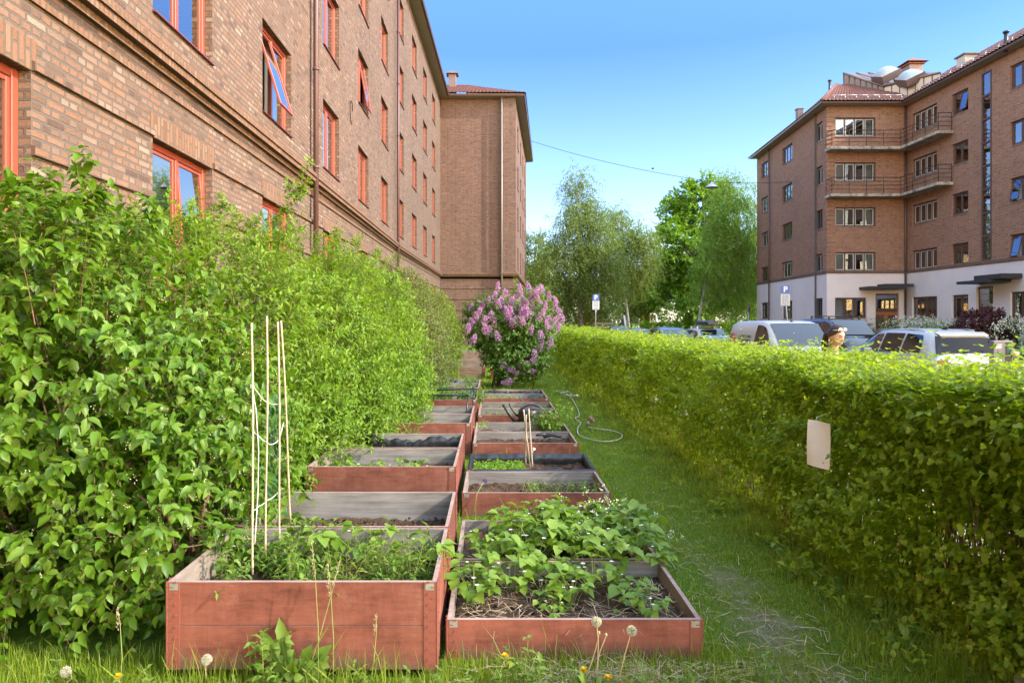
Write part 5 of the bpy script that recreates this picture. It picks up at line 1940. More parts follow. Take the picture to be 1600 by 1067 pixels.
shrub('forsythia', 'yellow-green narrow-leaved shrub overhanging the bed with the black tube frame', 'shrub',
      [((-1.98, 9.5, 1.05), (1.10, 1.25, 1.60)), ((-1.52, 8.75, .62), (.70, .85, .62)), ((-1.45, 10.0, .6), (.55, .8, .55))],
      'leaf_forsythia', 2600, .36, 7, .075, .42, 'lance', .24, .35, tall=[(560, 372, 8.8, .4, .1), (590, 395, 9.3, .4, .1)], up=.6, stem_mat='twig_green')
shrub('spirea', 'greyish-green shrub with faded pinkish sprays behind the narrow-leaved shrubs', 'shrub',
      [((-1.95, 11.7, 1.05), (1.12, 1.5, 1.66)), ((-1.65, 13.3, 1.0), (.92, 1.0, 1.52)), ((-1.4, 12.2, .55), (.55, .9, .55))],
      'leaf_spirea', 2900, .36, 7, .068, .40, 'lance', .28, .35, up=.6, tall=[(622, 398, 10.8, .4, .1), (650, 432, 11.5, .4, .1)])
shrub('spirea', 'light yellow-green shrub at the far end of the wall before the wing', 'shrub',
      [((-1.75, 15.6, 1.0), (1.05, 1.5, 1.5)), ((-1.7, 18.2, 1.0), (.92, 1.6, 1.4)), ((-1.9, 21.5, 1.0), (.9, 1.8, 1.4))],
      'leaf_yellowgreen', 3000, .34, 6, .082, .42, 'lance', .22, .35, up=.7)
# the yellow-green shoot hanging over the bare bed
S0 = weed(5, .42, .10, .24, 71, 'leaf_lettuce', 'lance', .5, 8, 'overhanging_shoot')
x_, y_, z_ = at(650, 668, 8.05)
scatter([S0], [(x_ - .03, y_, .22, .8, 'yellow-green leafy shoot drooping over the front of the bare bed')], '', 'shoot', None)

# ------------------------------------------------------------------ lilac
lx, ly = at(776, 600, 16.6)[0], 16.6
lil = thing('lilac', 'round lilac bush covered in purple flower clusters at the end of the beds', 'lilac', (lx, ly, 0))
off = np.array([lx, ly, 0])
blobs = [((lx + .40, ly, 1.45), (1.12, .95, .92)), ((lx - .15, ly + .1, 1.55), (.75, .8, .7)), ((lx + .50, ly - .2, .72), (.85, .72, .55)), ((lx + .75, ly, 1.3), (.62, .8, .75))]
O, D = [], []
for b in blobs:
    p, d = ell_surface(520, b[0], b[1], .12, (.7, 1.0))
    O.append(p); D.append(d)
O, D = np.concatenate(O), np.concatenate(D)
Dd = D + RNG.normal(size=D.shape) * .4 + [0, 0, .35]
Ls = RNG.uniform(.16, .34, len(O))
S = shoots(O - _unit(Dd) * (Ls * .5)[:, None], Dd, Ls, 5, .085, .58, .2, face=D, sag=.4)
P, d = ell_surface(250, blobs[0][0], (.9, .8, .75), .2, (.2, .7))
S = join_leaves(S, shoots(P, RNG.normal(size=P.shape), np.full(250, .3), 4, .10, .6, .2))
S[0] = S[0] - off
leaf_mesh('foliage', *S, 'ovate', 'leaf_lilac', lil)
# panicles: cones of little florets, each cluster a part
heads = [(778, 448), (773, 462), (762, 470), (768, 480), (790, 458), (800, 470), (795, 482), (793, 495), (812, 452), (826, 448), (838, 455), (833, 466), (846, 452), (842, 470), (852, 478), (848, 490), (833, 480), (858, 462), (868, 470), (875, 488), (879, 500), (868, 500),
         (748, 488), (755, 482), (744, 494), (738, 504), (767, 492), (757, 500), (773, 505), (765, 516), (777, 524), (758, 512), (731, 512), (740, 530), (737, 480), (815, 488), (826, 488), (805, 500), (842, 495), (858, 500), (855, 508), (830, 515), (845, 523), (860, 535), (845, 540), (800, 505), (872, 512), (784, 470), (815, 462), (822, 474),
         (788, 572), (795, 578), (803, 580), (812, 570), (822, 567), (833, 563), (832, 580), (790, 598), (796, 594), (806, 584), (835, 552), (785, 566)]
rs = random.Random(9)
for _ in range(26):
    a_ = rs.uniform(0, 6.28)
    heads.append((808 + 60 * rs.uniform(.2, 1) * math.cos(a_), 478 - 28 * math.sin(a_) * rs.uniform(.1, 1)))
stm = MB()
for i, (px, py) in enumerate(heads):
    Y = ly - (.75 if 485 < py < 560 else .45) + rs.uniform(-.12, .12)
    if py > 560:
        Y = ly - .70
    c = np.array(at(px, py, Y))
    up_ = np.array([rs.uniform(-.5, .5), -.45, 1.0 if py < 560 else .1]); up_ /= np.linalg.norm(up_)
    n = 210
    tt = RNG.uniform(0, 1, n) ** .8
    Ln = rs.uniform(.15, .24)
    q = _unit(RNG.normal(size=(n, 3)))
    rad = .078 * (1 - tt * .72) * rs.uniform(.8, 1.15)
    P = up_ * ((tt - .5) * Ln)[:, None] + q * rad[:, None]
    fl = leaf_mesh('flower_cluster', P, q + RNG.normal(size=(n, 3)) * .5, RNG.normal(size=(n, 3)), np.full(n, .022), np.full(n, .022), 'petal', 'lilac_bloom', lil)
    fl.location = c - off
g = MB()
for k in range(11):
    b = blobs[k % 4]
    p, _ = ell_surface(1, b[0], (b[1][0] * .75, b[1][1] * .75, b[1][2] * .75), .4)
    e = Vector(p[0] - off)
    s = Vector((rs.uniform(-.12, .12), rs.uniform(-.12, .12), -.02))
    m = s.lerp(e, .5) + Vector((0, 0, .2))
    g.tube([s, s.lerp(m, .5), m, e], [.022, .018, .014, .006], 6)
g.build('stems', 'bark_dark', lil)

# ------------------------------------------------------------------ the clipped hedge
hx0, hx1, hy0, hy1 = 2.16, 3.12, 1.2, 27.5
hd = thing('hedge', 'long clipped currant hedge, sunlit yellow-green on top, between path and street', 'hedge', (2.6, 14, 0))
off = np.array([2.6, 14, 0])


def ydist(n, pw):
    u = RNG.uniform(0, 1, n)
    return (hy0 ** (1 - pw) + u * (hy1 ** (1 - pw) - hy0 ** (1 - pw))) ** (1 / (1 - pw))


TOP = lambda x, y: 1.24 + .05 * fbm(x * .7, y * .45, 12) + .05 * np.clip((4.5 - y) / 2, 0, 1)
FX = lambda y, z: hx0 + .13 * fbm(y * .42, z * .8, 13) + .06 * fbm(y * 1.3, z * 1.6, 14) - .10 * np.clip(1 - np.abs(z - .75) / .6, 0, 1) + .05
# face towards the path
n = 12500
y = ydist(n, 1.35); z = RNG.uniform(.04, 1.22, n) ** .92
x = FX(y, z) + np.abs(RNG.normal(0, .06, n))
gap = fbm(y * .9, z * .9, 21) < -.58
keep = ~((z < .34) & (RNG.uniform(0, 1, n) > .25 + z * 2.0)) & ~(gap & (RNG.uniform(0, 1, n) > .25) & (z < .8))
y, z, x = y[keep], z[keep], x[keep]
n = len(y)
dirs = np.stack([-.75 + RNG.normal(0, .3, n), RNG.normal(0, .45, n), .55 + RNG.normal(0, .3, n)], 1)
fc = np.tile([-.9, 0, .4], (n, 1))
sc = np.maximum(1, (y / 7) ** .62)
A1 = shoots(np.stack([x, y, z], 1) - _unit(dirs) * .12, dirs, .17 * RNG.uniform(.6, 1.3, n) * (1 + (RNG.uniform(0, 1, n) > .95) * .9), 4, .043, .92, .15, face=fc, spread=.9, sag=.35)
k = np.tile(np.repeat(sc, 4), 2)
A1[3] *= k; A1[4] *= k
# top
n = 8500
y2 = ydist(n, 1.35); x2 = RNG.uniform(hx0 - .05, hx1, n)
z2 = TOP(x2, y2)
d2 = np.stack([RNG.normal(0, .35, n), RNG.normal(0, .35, n), np.full(n, 1.0)], 1)
L2 = .13 * RNG.uniform(.5, 1.2, n) + (RNG.uniform(0, 1, n) > .82) * RNG.uniform(.03, .20, n) * RNG.uniform(.3, 1, n)
A2 = shoots(np.stack([x2, y2, z2 - .06], 1), d2, L2, 4, .041, .9, .02, face=np.tile([0, -.1, .6], (n, 1)), spread=.9, up=.6)
k = np.tile(np.repeat(np.maximum(1, (y2 / 7) ** .62), 4), 2)
A2[3] *= k; A2[4] *= k
# back face and inside
n = 1700
y3 = ydist(n, 1.3); z3 = RNG.uniform(.1, 1.2, n)
A3 = shoots(np.stack([np.full(n, hx1) - .08, y3, z3], 1), np.stack([np.full(n, .8), RNG.normal(0, .4, n), np.full(n, .5)], 1), np.full(n, .2), 4, .055, .9, .1)
k = np.tile(np.repeat(np.maximum(1, (y3 / 7) ** .62), 4), 2); A3[3] *= k; A3[4] *= k
n = 3800
y4 = ydist(n, 1.3); z4 = RNG.uniform(.25, 1.15, n); x4 = RNG.uniform(hx0 + .2, hx1 - .12, n)
A4 = shoots(np.stack([x4, y4, z4], 1), RNG.normal(size=(n, 3)) + [0, 0, .5], np.full(n, .25), 4, .065, .9, .1)
k = np.tile(np.repeat(np.maximum(1, (y4 / 7) ** .62), 4), 2); A4[3] *= k; A4[4] *= k
S = join_leaves(A1, A2, A3, A4)
S[0] = S[0] - off
leaf_mesh('foliage', *S, 'lobed', 'leaf_hedge', hd)
# paler young tips on top
n = 2600
y5 = ydist(n, 1.35); x5 = RNG.uniform(hx0 - .08, hx1, n)
A5 = shoots(np.stack([x5, y5, TOP(x5, y5) + .03], 1), np.stack([RNG.normal(0, .3, n), RNG.normal(0, .3, n), np.full(n, 1.0)], 1), np.full(n, .07), 2, .026, .8, .0, up=.8)
k = np.tile(np.repeat(np.maximum(1, (y5 / 7) ** .62), 2), 2); A5[3] *= k; A5[4] *= k
A5[0] = A5[0] - off
leaf_mesh('young_leaves', *A5, 'lobed', 'leaf_hedge_tip', hd)
n = 1500
y6 = ydist(n, 1.4); x6 = RNG.uniform(hx0 + .12, hx1 - .15, n)
o6 = np.stack([x6, y6, np.full(n, -.02)], 1) - off
d6 = np.stack([np.clip(RNG.normal(0, .08, n), -.1, .1), RNG.normal(0, .2, n), np.full(n, 1.0)], 1)
stems_mesh('stems', o6, d6, RNG.uniform(.7, 1.25, n), .03, RNG.uniform(.003, .0065, n), 'twig', hd, n=5)
# bramble and seedlings at the hedge's foot
BR = [weed(6, .20, .06, .62, 81, 'leaf_hedge', 'ovate', .6, 4, 'bramble_seedling'), weed(5, .16, .065, .7, 82, 'leaf_straw', 'ovate', .6, 3, 'bramble_seedling')]
r = random.Random(12)
scatter(BR, [(r.uniform(1.92, 2.18), y_, 0, r.uniform(.6, 1.1)) for y_ in [2.7, 2.95, 3.2, 3.4, 3.6, 3.75, 3.9, 4.1, 4.3, 4.6, 4.9, 5.3, 5.8, 6.4]], 'leafy seedling in the long grass at the hedge\'s foot', 'seedling', 'seedlings along the hedge')
# the blank weathered sheet tied into the hedge
pc = Vector(at(1279, 694, 4.22))
sg = thing('paper_notice', 'weathered blank pinkish sheet hanging crooked in the hedge', 'notice', tuple(pc), math.radians(-42))
m = MB()
N = 8
vs = []
for i in range(N + 1):
    for j in range(N + 1):
        u, w = i / N - .5, j / N - .5
        vs.append((u * .125, .018 * math.sin(u * 3 + w * 2.4) + .012 * w, w * .275 - u * .02))
m.add(vs, [(i * (N + 1) + j, (i + 1) * (N + 1) + j, (i + 1) * (N + 1) + j + 1, i * (N + 1) + j + 1) for i in range(N) for j in range(N)], 0, True)
m.build('sheet', 'paper', sg)
g = MB()
g.tube([(-.02, -.002, .12), (-.02, .03, .16), (.0, .12, .17)], .0015, 4)
g.build('tie', 'string', sg)
g = MB()
g.add([(.02 + .012 * math.cos(a) * (1 + .4 * math.sin(3 * a)), -.009, -.112 + .012 * math.sin(a)) for a in np.linspace(0, 6.28, 13)[:-1]], [tuple(range(12))])
g.build('stain', 'red_leaf', sg)
# ------------------------------------------------------------------ trees of the park
def tree(name, label, cat, base, clumps, Y, mat, n, Lm, nl, leaf, wr, kind, droop, trunk, bark, hang=False, group=None, depth=.8, limbs=None, seed=1):
    bx = (base[0] - HX) * Y / F
    root = thing(name, label, cat, (bx, Y, -.3), 0, group)
    off = np.array([bx, Y, -.3])
    r = random.Random(seed)
    C = []
    for (px, py, rx, ry) in clumps:
        c = at(px, py, Y + r.uniform(-1, 1) * rx * Y / F * 1.1)
        C.append((c, (rx * Y / F, rx * Y / F * depth, ry * Y / F)))
    area = [c[1][0] * c[1][2] for c in C]
    O, D = [], []
    for c, a in zip(C, area):
        k = max(8, int(n * a / sum(area)))
        p, d = ell_surface(max(6, k // 9), c[0], c[1], .1, (.55, 1.05))
        p, d = np.repeat(p, 9, 0), np.repeat(d, 9, 0)
        p = p + RNG.normal(size=p.shape) * (.30 * Lm)
        O.append(p); D.append(d)
    O, D = np.concatenate(O), np.concatenate(D)
    # ragged: thin out by a noise so that gaps and clumps form
    nz = fbm(O[:, 0] * .35 + O[:, 1] * .2, O[:, 2] * .35, seed)
    keep = nz + RNG.uniform(-.55, .55, len(O)) > -.40
    O, D = O[keep], D[keep]
    m = len(O)
    if hang:
        dd = D * .55 + RNG.normal(size=(m, 3)) * .22 + [0, 0, -.55]
    else:
        dd = D + RNG.normal(size=(m, 3)) * .4 + [0, 0, .2]
    S = shoots(O, dd, Lm * RNG.uniform(.5, 1.25, m), nl, leaf, wr, droop, face=D + np.array([0, 0, .3]), jit=.6)
    S[0] = S[0] - off
    leaf_mesh('crown', *S, kind, mat, root)
    g = MB()
    top = max(C, key=lambda c: c[0][2])
    tz = top[0][2] + .3
    H = tz
    lean = (top[0][0] - bx)
    pts = [Vector((lean * (u ** 1.3) + .12 * math.sin(u * 7 + seed) * u, .1 * math.sin(u * 5), H * u)) for u in np.linspace(0, 1, 9)]
    rs = [trunk * (1.25 if i == 0 else 1) * (1 - .88 * (i / 8)) for i in range(9)]
    g.tube(pts, rs, 9)
    for c in C:
        e = Vector(np.array(c[0]) - off)
        u = min(.9, max(.22, (e.z - .35 * abs(e.x) - .8) / H))
        s = Vector((lean * (u ** 1.3), 0, H * u))
        mid = s.lerp(e, .55) + Vector((0, 0, .12 * (e - s).length))
        rr_ = trunk * (1 - .85 * u) * .55
        g.tube([s, s.lerp(mid, .55), mid, mid.lerp(e, .6), e], [rr_, rr_ * .8, rr_ * .6, rr_ * .4, rr_ * .15], 6)
        for _ in range(4):
            q = e + Vector((r.uniform(-1, 1) * c[1][0], r.uniform(-1, 1) * c[1][1], r.uniform(-.4, 1) * c[1][2])) * .8
            g.tube([mid, mid.lerp(q, .5) + Vector((0, 0, .1)), q], [rr_ * .45, rr_ * .3, rr_ * .1], 5)
    g.build('trunk', bark, root)
    return root


TG = 'trees of the park at the end of the street'
tree('birch_tree', 'tall slender weeping birch with white trunk, highest of the park trees near the lilac', 'birch tree', (908, 510),
     [(905, 285, 14, 20), (902, 312, 20, 24), (918, 318, 15, 20), (895, 345, 24, 28), (920, 350, 22, 26), (884, 378, 22, 26), (908, 385, 32, 30), (936, 345, 16, 16), (938, 378, 24, 28), (868, 418, 30, 30), (905, 425, 38, 34), (862, 452, 36, 30), (900, 465, 40, 30), (938, 425, 30, 40), (936, 465, 30, 34)],
     62, 'leaf_birch', 7500, 1.5, 8, .19, .55, 'card', .25, .22, 'bark_birch', True, TG, seed=1)
tree('birch_tree', 'smaller weeping birch whose crown arches out over the playground', 'birch tree', (984, 508),
     [(958, 332, 12, 12), (966, 350, 18, 20), (982, 362, 18, 16), (1000, 366, 18, 12), (1014, 380, 14, 16), (1016, 400, 9, 18), (975, 385, 26, 26), (998, 400, 18, 24), (965, 415, 24, 30), (990, 430, 22, 24)],
     66, 'leaf_birch', 3600, 1.5, 8, .19, .55, 'card', .25, .14, 'bark_birch', True, TG, seed=2)
tree('park_tree', 'dark broad tree between the arching birch and the maple', 'tree', (1010, 508),
     [(985, 455, 28, 28), (1012, 450, 26, 34), (1030, 440, 18, 40), (1000, 475, 32, 22), (1022, 410, 12, 20)], 76, 'leaf_birch', 2200, 1.2, 6, .26, .7, 'card', .1, .3, 'bark_dark', False, TG, seed=3)
tree('park_tree', 'olive-green round tree half hidden by the brick wing', 'tree', (832, 508),
     [(838, 385, 18, 18), (826, 410, 22, 30), (845, 415, 20, 30), (822, 450, 20, 40), (842, 465, 22, 34), (858, 395, 14, 18)], 74, 'leaf_birch', 2000, 1.2, 6, .24, .7, 'card', .1, .25, 'bark_dark', False, TG, seed=4)
tree('maple_tree', 'big dense dark-green maple beside the corner house', 'maple tree', (1108, 510),
     [(1096, 292, 22, 14), (1075, 312, 28, 24), (1110, 305, 28, 22), (1056, 345, 24, 28), (1090, 345, 34, 34), (1125, 340, 26, 34), (1046, 385, 18, 32), (1075, 392, 34, 36), (1112, 392, 34, 36), (1044, 430, 20, 34), (1070, 440, 32, 34), (1105, 445, 34, 34), (1040, 468, 18, 22), (1075, 478, 30, 18), (1138, 440, 26, 40)],
     72, 'leaf_maple', 5200, 1.0, 7, .30, .85, 'lobed', .1, .42, 'bark_dark', False, TG, seed=5)
tree('birch_tree', 'light-green birch with leaning pale trunk in front of the maple', 'birch tree', (1088, 512),
     [(1140, 272, 9, 12), (1136, 292, 14, 18), (1150, 306, 14, 18), (1128, 325, 16, 20), (1150, 340, 20, 26), (1120, 362, 18, 24), (1146, 378, 24, 28), (1170, 370, 14, 28), (1112, 405, 20, 26), (1140, 418, 26, 30), (1168, 415, 18, 34), (1108, 448, 20, 26), (1140, 460, 26, 26), (1172, 458, 16, 32)],
     58, 'leaf_birch_light', 6000, 1.3, 8, .18, .55, 'card', .25, .12, 'bark_birch', True, TG, seed=6)
tree('birch_tree', 'feathery birch top directly beside the corner house\'s edge', 'birch tree', (1182, 510),
     [(1178, 290, 6, 14), (1177, 315, 9, 18), (1180, 345, 10, 22), (1178, 380, 12, 26), (1182, 420, 12, 30), (1182, 462, 12, 28)], 64, 'leaf_birch_light', 1500, 1.3, 8, .18, .55, 'card', .25, .13, 'bark_birch', True, TG, seed=7)
tree('park_tree', 'low yellow-green bush-like tree at the corner of the brick wing', 'tree', (826, 505),
     [(818, 452, 14, 12), (836, 455, 12, 12), (822, 474, 18, 18), (842, 478, 14, 18)], 34, 'leaf_yellowgreen', 420, .6, 6, .11, .6, 'card', .1, .08, 'bark_dark', False, TG, seed=8)
# far wood behind everything
n = 5200
Yw = RNG.uniform(92, 112, n); Xw = RNG.uniform(-12, 48, n)
zt = 8.0 + 2.2 * fbm(Xw * .06, Xw * .02, 31)
Zw = RNG.uniform(0, 1, n) ** .8 * zt
S = shoots(np.stack([Xw, Yw, Zw], 1), RNG.normal(size=(n, 3)) + [0, -.3, .2], np.full(n, 1.2), 5, .42, .8, .1, face=np.tile([0, -.5, .5], (n, 1)), jit=.6)
tag(leaf_mesh('far_woods', *S, 'card', 'leaf_dark'), 'far wood closing the view behind the playground', 'woods', None, 'stuff')
# clipped park hedge in front of the playground
n = 2600
Xh = RNG.uniform(15.0, 29, n); Zh = RNG.uniform(-.2, 1.35, n)
S = shoots(np.stack([Xh, 70 + RNG.uniform(-.5, .5, n), Zh], 1), RNG.normal(size=(n, 3)) + [0, -.6, .6], np.full(n, .3), 4, .17, .8, .0)
tag(leaf_mesh('park_hedge', *S, 'card', 'leaf_maple'), 'low dark green hedge in front of the playground swings', 'hedge')
g = MB()

# ------------------------------------------------------------------ planting in front of the corner house
SW = 'white-flowering shrubs before the corner house'
for i, (px, py, Y, rx, rz, lb) in enumerate(((1375, 506, 40, 1.4, .75, 'dark green shrub with few blossoms below the timber door'), (1410, 508, 37.5, 1.3, .75, 'white-flowering shrub below the ground-floor windows beside the downpipe'),
                                             (1442, 509, 35, 1.3, .75, 'white-flowering shrub behind the silver car\'s roof fin'), (1478, 513, 31, 1.3, .8, 'green shrub touching the red-leaved maple\'s car side'),
                                             (1590, 512, 26.5, 1.1, 1.0, 'white-flowering shrub behind the charging post'))):
    x, y, z = at(px, py, Y)
    b = [((x, y, .35), (rx, rx * .8, z + .1)), ((x + .8, y - .9, .25), (rx * .8, rx * .7, z - .05))]
    s = shrub('flowering_shrub', lb, 'shrub', b, 'leaf_lilac' if i not in (3,) else 'leaf_maple', 420, .3, 5, .10, .5, 'lance', .2, .2, group=SW, bloom=None if i in (0, 3) else ('white_bloom', 170, .05, .1))
rx_, ry_ = at(1540, 0, 27.5)[0], 27.5
C = [((rx_ - .1, ry_, 1.45), (.95, .8, .62)), ((rx_ - .75, ry_ - .1, 1.2), (.65, .6, .38)), ((rx_ + .75, ry_, 1.2), (.6, .6, .40)), ((rx_ + .1, ry_ - .2, .75), (.9, .7, .45)), ((rx_ + .2, ry_, 1.85), (.45, .4, .28))]
shrub('red_maple', 'small dark-red maple with spreading branches in front of the corner house', 'maple', C, 'leaf_redmaple', 900, .35, 6, .095, .8, 'lobed', .12, .15, base=[(rx_, ry_)] * 5, stem_mat='bark_dark', stem_r=.008, up=.15)

# ------------------------------------------------------------------ street signs, post, lamp, wires
def text_mesh(txt, size, mat, name, parent, loc, rot=(PI / 2, 0, 0)):
    cu = bpy.data.curves.new(name, 'FONT')
    cu.body = txt
    cu.size = size
    cu.align_x = 'CENTER'
    cu.align_y = 'CENTER'
    cu.extrude = .001
    cu.offset = size * .022
    o = bpy.data.objects.new(name, cu)
    COL.objects.link(o)
    dg = bpy.context.evaluated_depsgraph_get()
    me = bpy.data.meshes.new_from_object(o.evaluated_get(dg))
    bpy.data.objects.remove(o)
    me.materials.clear()
    me.materials.append(MATS[mat])
    p = link(name, me, parent, loc)
    p.rotation_euler = rot
    return p


def parking_sign(px, Y, ytop, ymid, ybot, w, label, lean=0):
    x, _, zt = at(px, ytop, Y)
    zm, zb_ = at(0, ymid, Y)[2], at(0, ybot, Y)[2]
    root = thing('parking_sign', label, 'sign', (x, Y, -.30))
    o = -(-.30)
    m = MB()
    m.tube([(lean, .04, 0), (0, .04, zt + .3 - .05)], .03, 8)
    m.build('pole', 'galvanised', root)
    m = MB()
    m.bbox((-w / 2, -.012, zm + .3), (w / 2, .012, zt + .3), .004)
    m.build('sign_plate', 'sign_blue', root)
    text_mesh('P', (zt - zm) * .95, 'sign_white', 'letter', root, (0, -.0145, (zm + zt) / 2 + .3))
    m = MB()
    m.bbox((-w / 2 * 1.08, -.012, zb_ + .3), (w / 2 * 1.08, .012, zm + .29), .004)
    sp = m.build('lower_plate', 'sign_grey', root)
    m = MB()
    h = zm - zb_
    r = random.Random(int(px))
    for k in range(6):
        z = zm + .29 - h * (k + .8) / 6.6
        x0 = -w * .36
        while x0 < w * .34:
            l = r.uniform(.04, .12)
            x1 = min(x0 + l, w * .36)
            m.box((x0, -.0145, z - h * .03), (x1, -.0125, z + h * .03))
            x0 = x1 + .025
    m.build('lettering', 'sign_ink', sp)
    return root


parking_sign(931, 43, 460, 470, 484, .40, 'blue parking sign with grey plate, standing behind the lilac near the playground')
parking_sign(1227, 32.5, 446, 459, 478, .40, 'blue parking sign with grey time plate before the pale plaster wall', lean=.25)
x, _, z = at(986, 486, 78)
root = thing('street_sign', 'small blue sign on a thin pole beside the playground birch', 'sign', (x, 78, -.3))
m = MB(); m.tube([(0, .04, 0), (0, .04, z + .5)], .035, 6); m.build('pole', 'galvanised', root)
m = MB(); m.bbox((-.3, -.015, z + .3 - .35), (.3, .015, z + .3 + .3), .01); pl = m.build('sign_plate', 'sign_blue', root)
m = MB(); m.tube([(0, -.02, z + .2), (0, -.02, z + .45)], .05, 6); m.tube([(-.1, -.02, z + .05), (.08, -.02, z + .25)], .04, 6); m.build('symbol', 'sign_white', pl)
x, _, z = at(1170, 483, 52)
root = thing('street_sign', 'round dark sign seen edge-on at the corner house\'s end', 'sign', (x, 52, -.3), .9)
m = MB(); m.tube([(0, .04, 0), (0, .04, z + .5)], .03, 6); m.build('pole', 'galvanised', root)
m = MB(); m.tube([(0, -.01, z + .3), (0, .01, z + .3)], .28, 20); m.build('sign_plate', 'sign_red', root)
m = MB(); m.tube([(0, -.014, z + .3), (0, -.0105, z + .3)], .21, 20); m.build('symbol', 'sign_blue', root)
# charging post
x, _, z = at(1564, 532, 15.2)
cp = thing('charging_post', 'grey charging post with green screen panel beside the silver car', 'charging post', (x, 15.2, -.3), -.25)
H = z + .3
m = MB()
m.bbox((-.19, -.11, 0), (.19, .11, H), .015)
m.build('body', 'post_grey', cp)
m = MB()
m.bbox((.04, -.118, .35), (.17, -.1105, H - .04), .002, 0)
m.bbox((.065, -.1245, H - .3), (.15, -.1185, H - .14), .002, 1)
m.build('panel', ['black_plastic', 'net_green'], cp)
m = MB()
m.bbox((-.14, -.117, H - .55), (-.03, -.1105, H - .37), .002)
for k in range(4):
    m.bbox((-.15, -.1155, H - .09 - k * .028), (-.02 - .02 * (k % 2), -.1105, H - .078 - k * .028), .001)
m.build('info_plate', 'sign_white', cp)
m = MB()
m.tube([(-.09, -.112, H - .27), (-.09, -.13, H - .27)], .032, 12)
m.build('socket', 'black_plastic', cp)
m = MB()
for a in range(18):
    m.add([], [])
m.tube([(.20, -.16, H - .27), (.20, -.145, H - .27)], .085, 18)
m.tube([(.20, -.13, H - .27), (.15, -.1, H - .27)], .012, 6)
m.build('hanging_tag', 'stalk_tan', cp)
# span wire across the street and its lamp
wa, wb_ = Vector(at(819, 217, 58)), Vector(at(1251, 283, 47.5))
lp = Vector(at(1112, 284, 51.0))
g = MB()
for a, b, sag in ((wa, lp, .35), (lp, wb_, .12)):
    g.tube([a.lerp(b, i / 20) - Vector((0, 0, sag * 4 * (i / 20) * (1 - i / 20))) for i in range(21)], .018, 5)
tag(g.build('span_wire', 'iron'), 'thin dark wire spanning the street between the two houses', 'wire')
st = thing('street_lamp', 'grey street lamp hanging from the wire in front of the maple', 'street lamp', tuple(lp - Vector((0, 0, .05))))
m = MB()
m.lathe([(.03, .05), (.06, 0), (.10, -.10), (.26, -.18), (.46, -.34), (.48, -.38)], (0, 0, 0), 20)
m.build('lamp_shade', 'galvanised', st)
m = MB()
m.lathe([(.45, -.375), (.36, -.44), (.2, -.48), (0, -.49)], (0, 0, 0), 18)
m.build('lens', 'lens', st)
g = MB()
q = at(1020, 265, 54)
bl = wa.lerp(lp, .685)
c = Vector(at(1020, 263.5, 53.4))
g.tube([c + Vector((-.08, 0, 0)), c + Vector((.08, 0, 0))], .06, 8)
tag(g.build('wire_clamp', 'iron'), 'small dark clamp on the span wire, half way across', 'clamp')

# ------------------------------------------------------------------ playground
root = thing('play_tower', 'red-brown wooden play tower with slide, seen small beyond the parking sign', 'play tower', (*at(926, 0, 80)[:2], -.3))
m = MB()
for sx in (-.75, .75):
    for sy_ in (-.75, .75):
        m.bbox((sx - .1, sy_ - .1, 0), (sx + .1, sy_ + .1, 3.3), .02)
m.build('post', 'door_wood', root)
m = MB()
m.bbox((-.95, -.95, 1.4), (.95, .95, 1.52), .02)
m.build('platform', 'door_wood', root)
m = MB()
for k in range(2):
    m.bbox((-1.9 + k * 1.0, -.98, 1.5), (-1.05 + k * 1.0, -.90, 2.5), .02)
m.build('side_panel', 'red_plastic', root)
m = MB()
m.add([(-1, -1, 3.3), (1, -1, 3.3), (1, 1, 3.3), (-1, 1, 3.3), (0, 0, 4.0)], [(0, 1, 4), (1, 2, 4), (2, 3, 4), (3, 0, 4)])
m.build('roof', 'red_plastic', root)
m = MB()
m.add([(.7, -.5, 1.6), (.7, .2, 1.6), (4.3, .2, .3), (4.3, -.5, .3), (.7, -.55, 1.95), (4.3, -.55, .6), (.7, .25, 1.95), (4.3, .25, .6)], [(0, 3, 2, 1), (0, 4, 5, 3), (1, 2, 7, 6)])
m.build('slide', 'white_steel', root)
m = MB()
for k in range(4):
    m.tube([(1.1 + .9 * k, -.6, 1.95 - .32 * k), (1.1 + .9 * k, -.6, 0)], .05, 6)
m.build('slide_support', 'orange_plastic', root)
x0, x1 = at(999, 0, 80)[0], at(1025, 0, 80)[0]
root = thing('swing_set', 'white steel swing frame with orange seats beyond the low park hedge', 'swing set', ((x0 + x1) / 2, 80, -.3))
m = MB()
w = (x1 - x0) / 2
zt = at(0, 491, 80)[2] + .3
m.tube([(-w, 0, zt), (w, 0, zt)], .07, 8)
for sx in (-1, 1):
    m.tube([(sx * w, 0, zt), (sx * (w + .35), -.9, 0)], .06, 8)
    m.tube([(sx * w, 0, zt), (sx * (w + .35), .9, 0)], .06, 8)
m.build('frame', 'white_steel', root)
for k in (-.5, .35):
    m = MB()
    for s in (-.2, .2):
        m.tube([(k * w * 1.4 + s, 0, zt), (k * w * 1.4 + s, 0, .95)], .02, 5)
    m.bbox((k * w * 1.4 - .3, -.15, .7), (k * w * 1.4 + .3, .15, 1.0), .04)
    m.build('swing_seat', 'orange_plastic', root)
x, _, z = at(972, 494, 55)
root = thing('info_board', 'slanted dark board on a grey post behind the far parked cars', 'board', (x, 55, -.3))
m = MB()
m.prism([(-.75, 0, .6), (.15, 0, .6), (.15, 0, z + .25)], (0, .06, 0))
m.build('board', 'dark_canvas', root)
m = MB()
m.tube([(.45, .05, 0), (.17, .05, z + .35)], .09, 8)
m.build('post', 'sign_grey', root)
x0, x1 = at(927, 0, 56)[0], at(958, 0, 56)[0]
root = thing('bench_table', 'pale long wooden rail and grey leaning post beside the playground', 'railing', ((x0 + x1) / 2, 56, -.3))
w = (x1 - x0) / 2
m = MB()
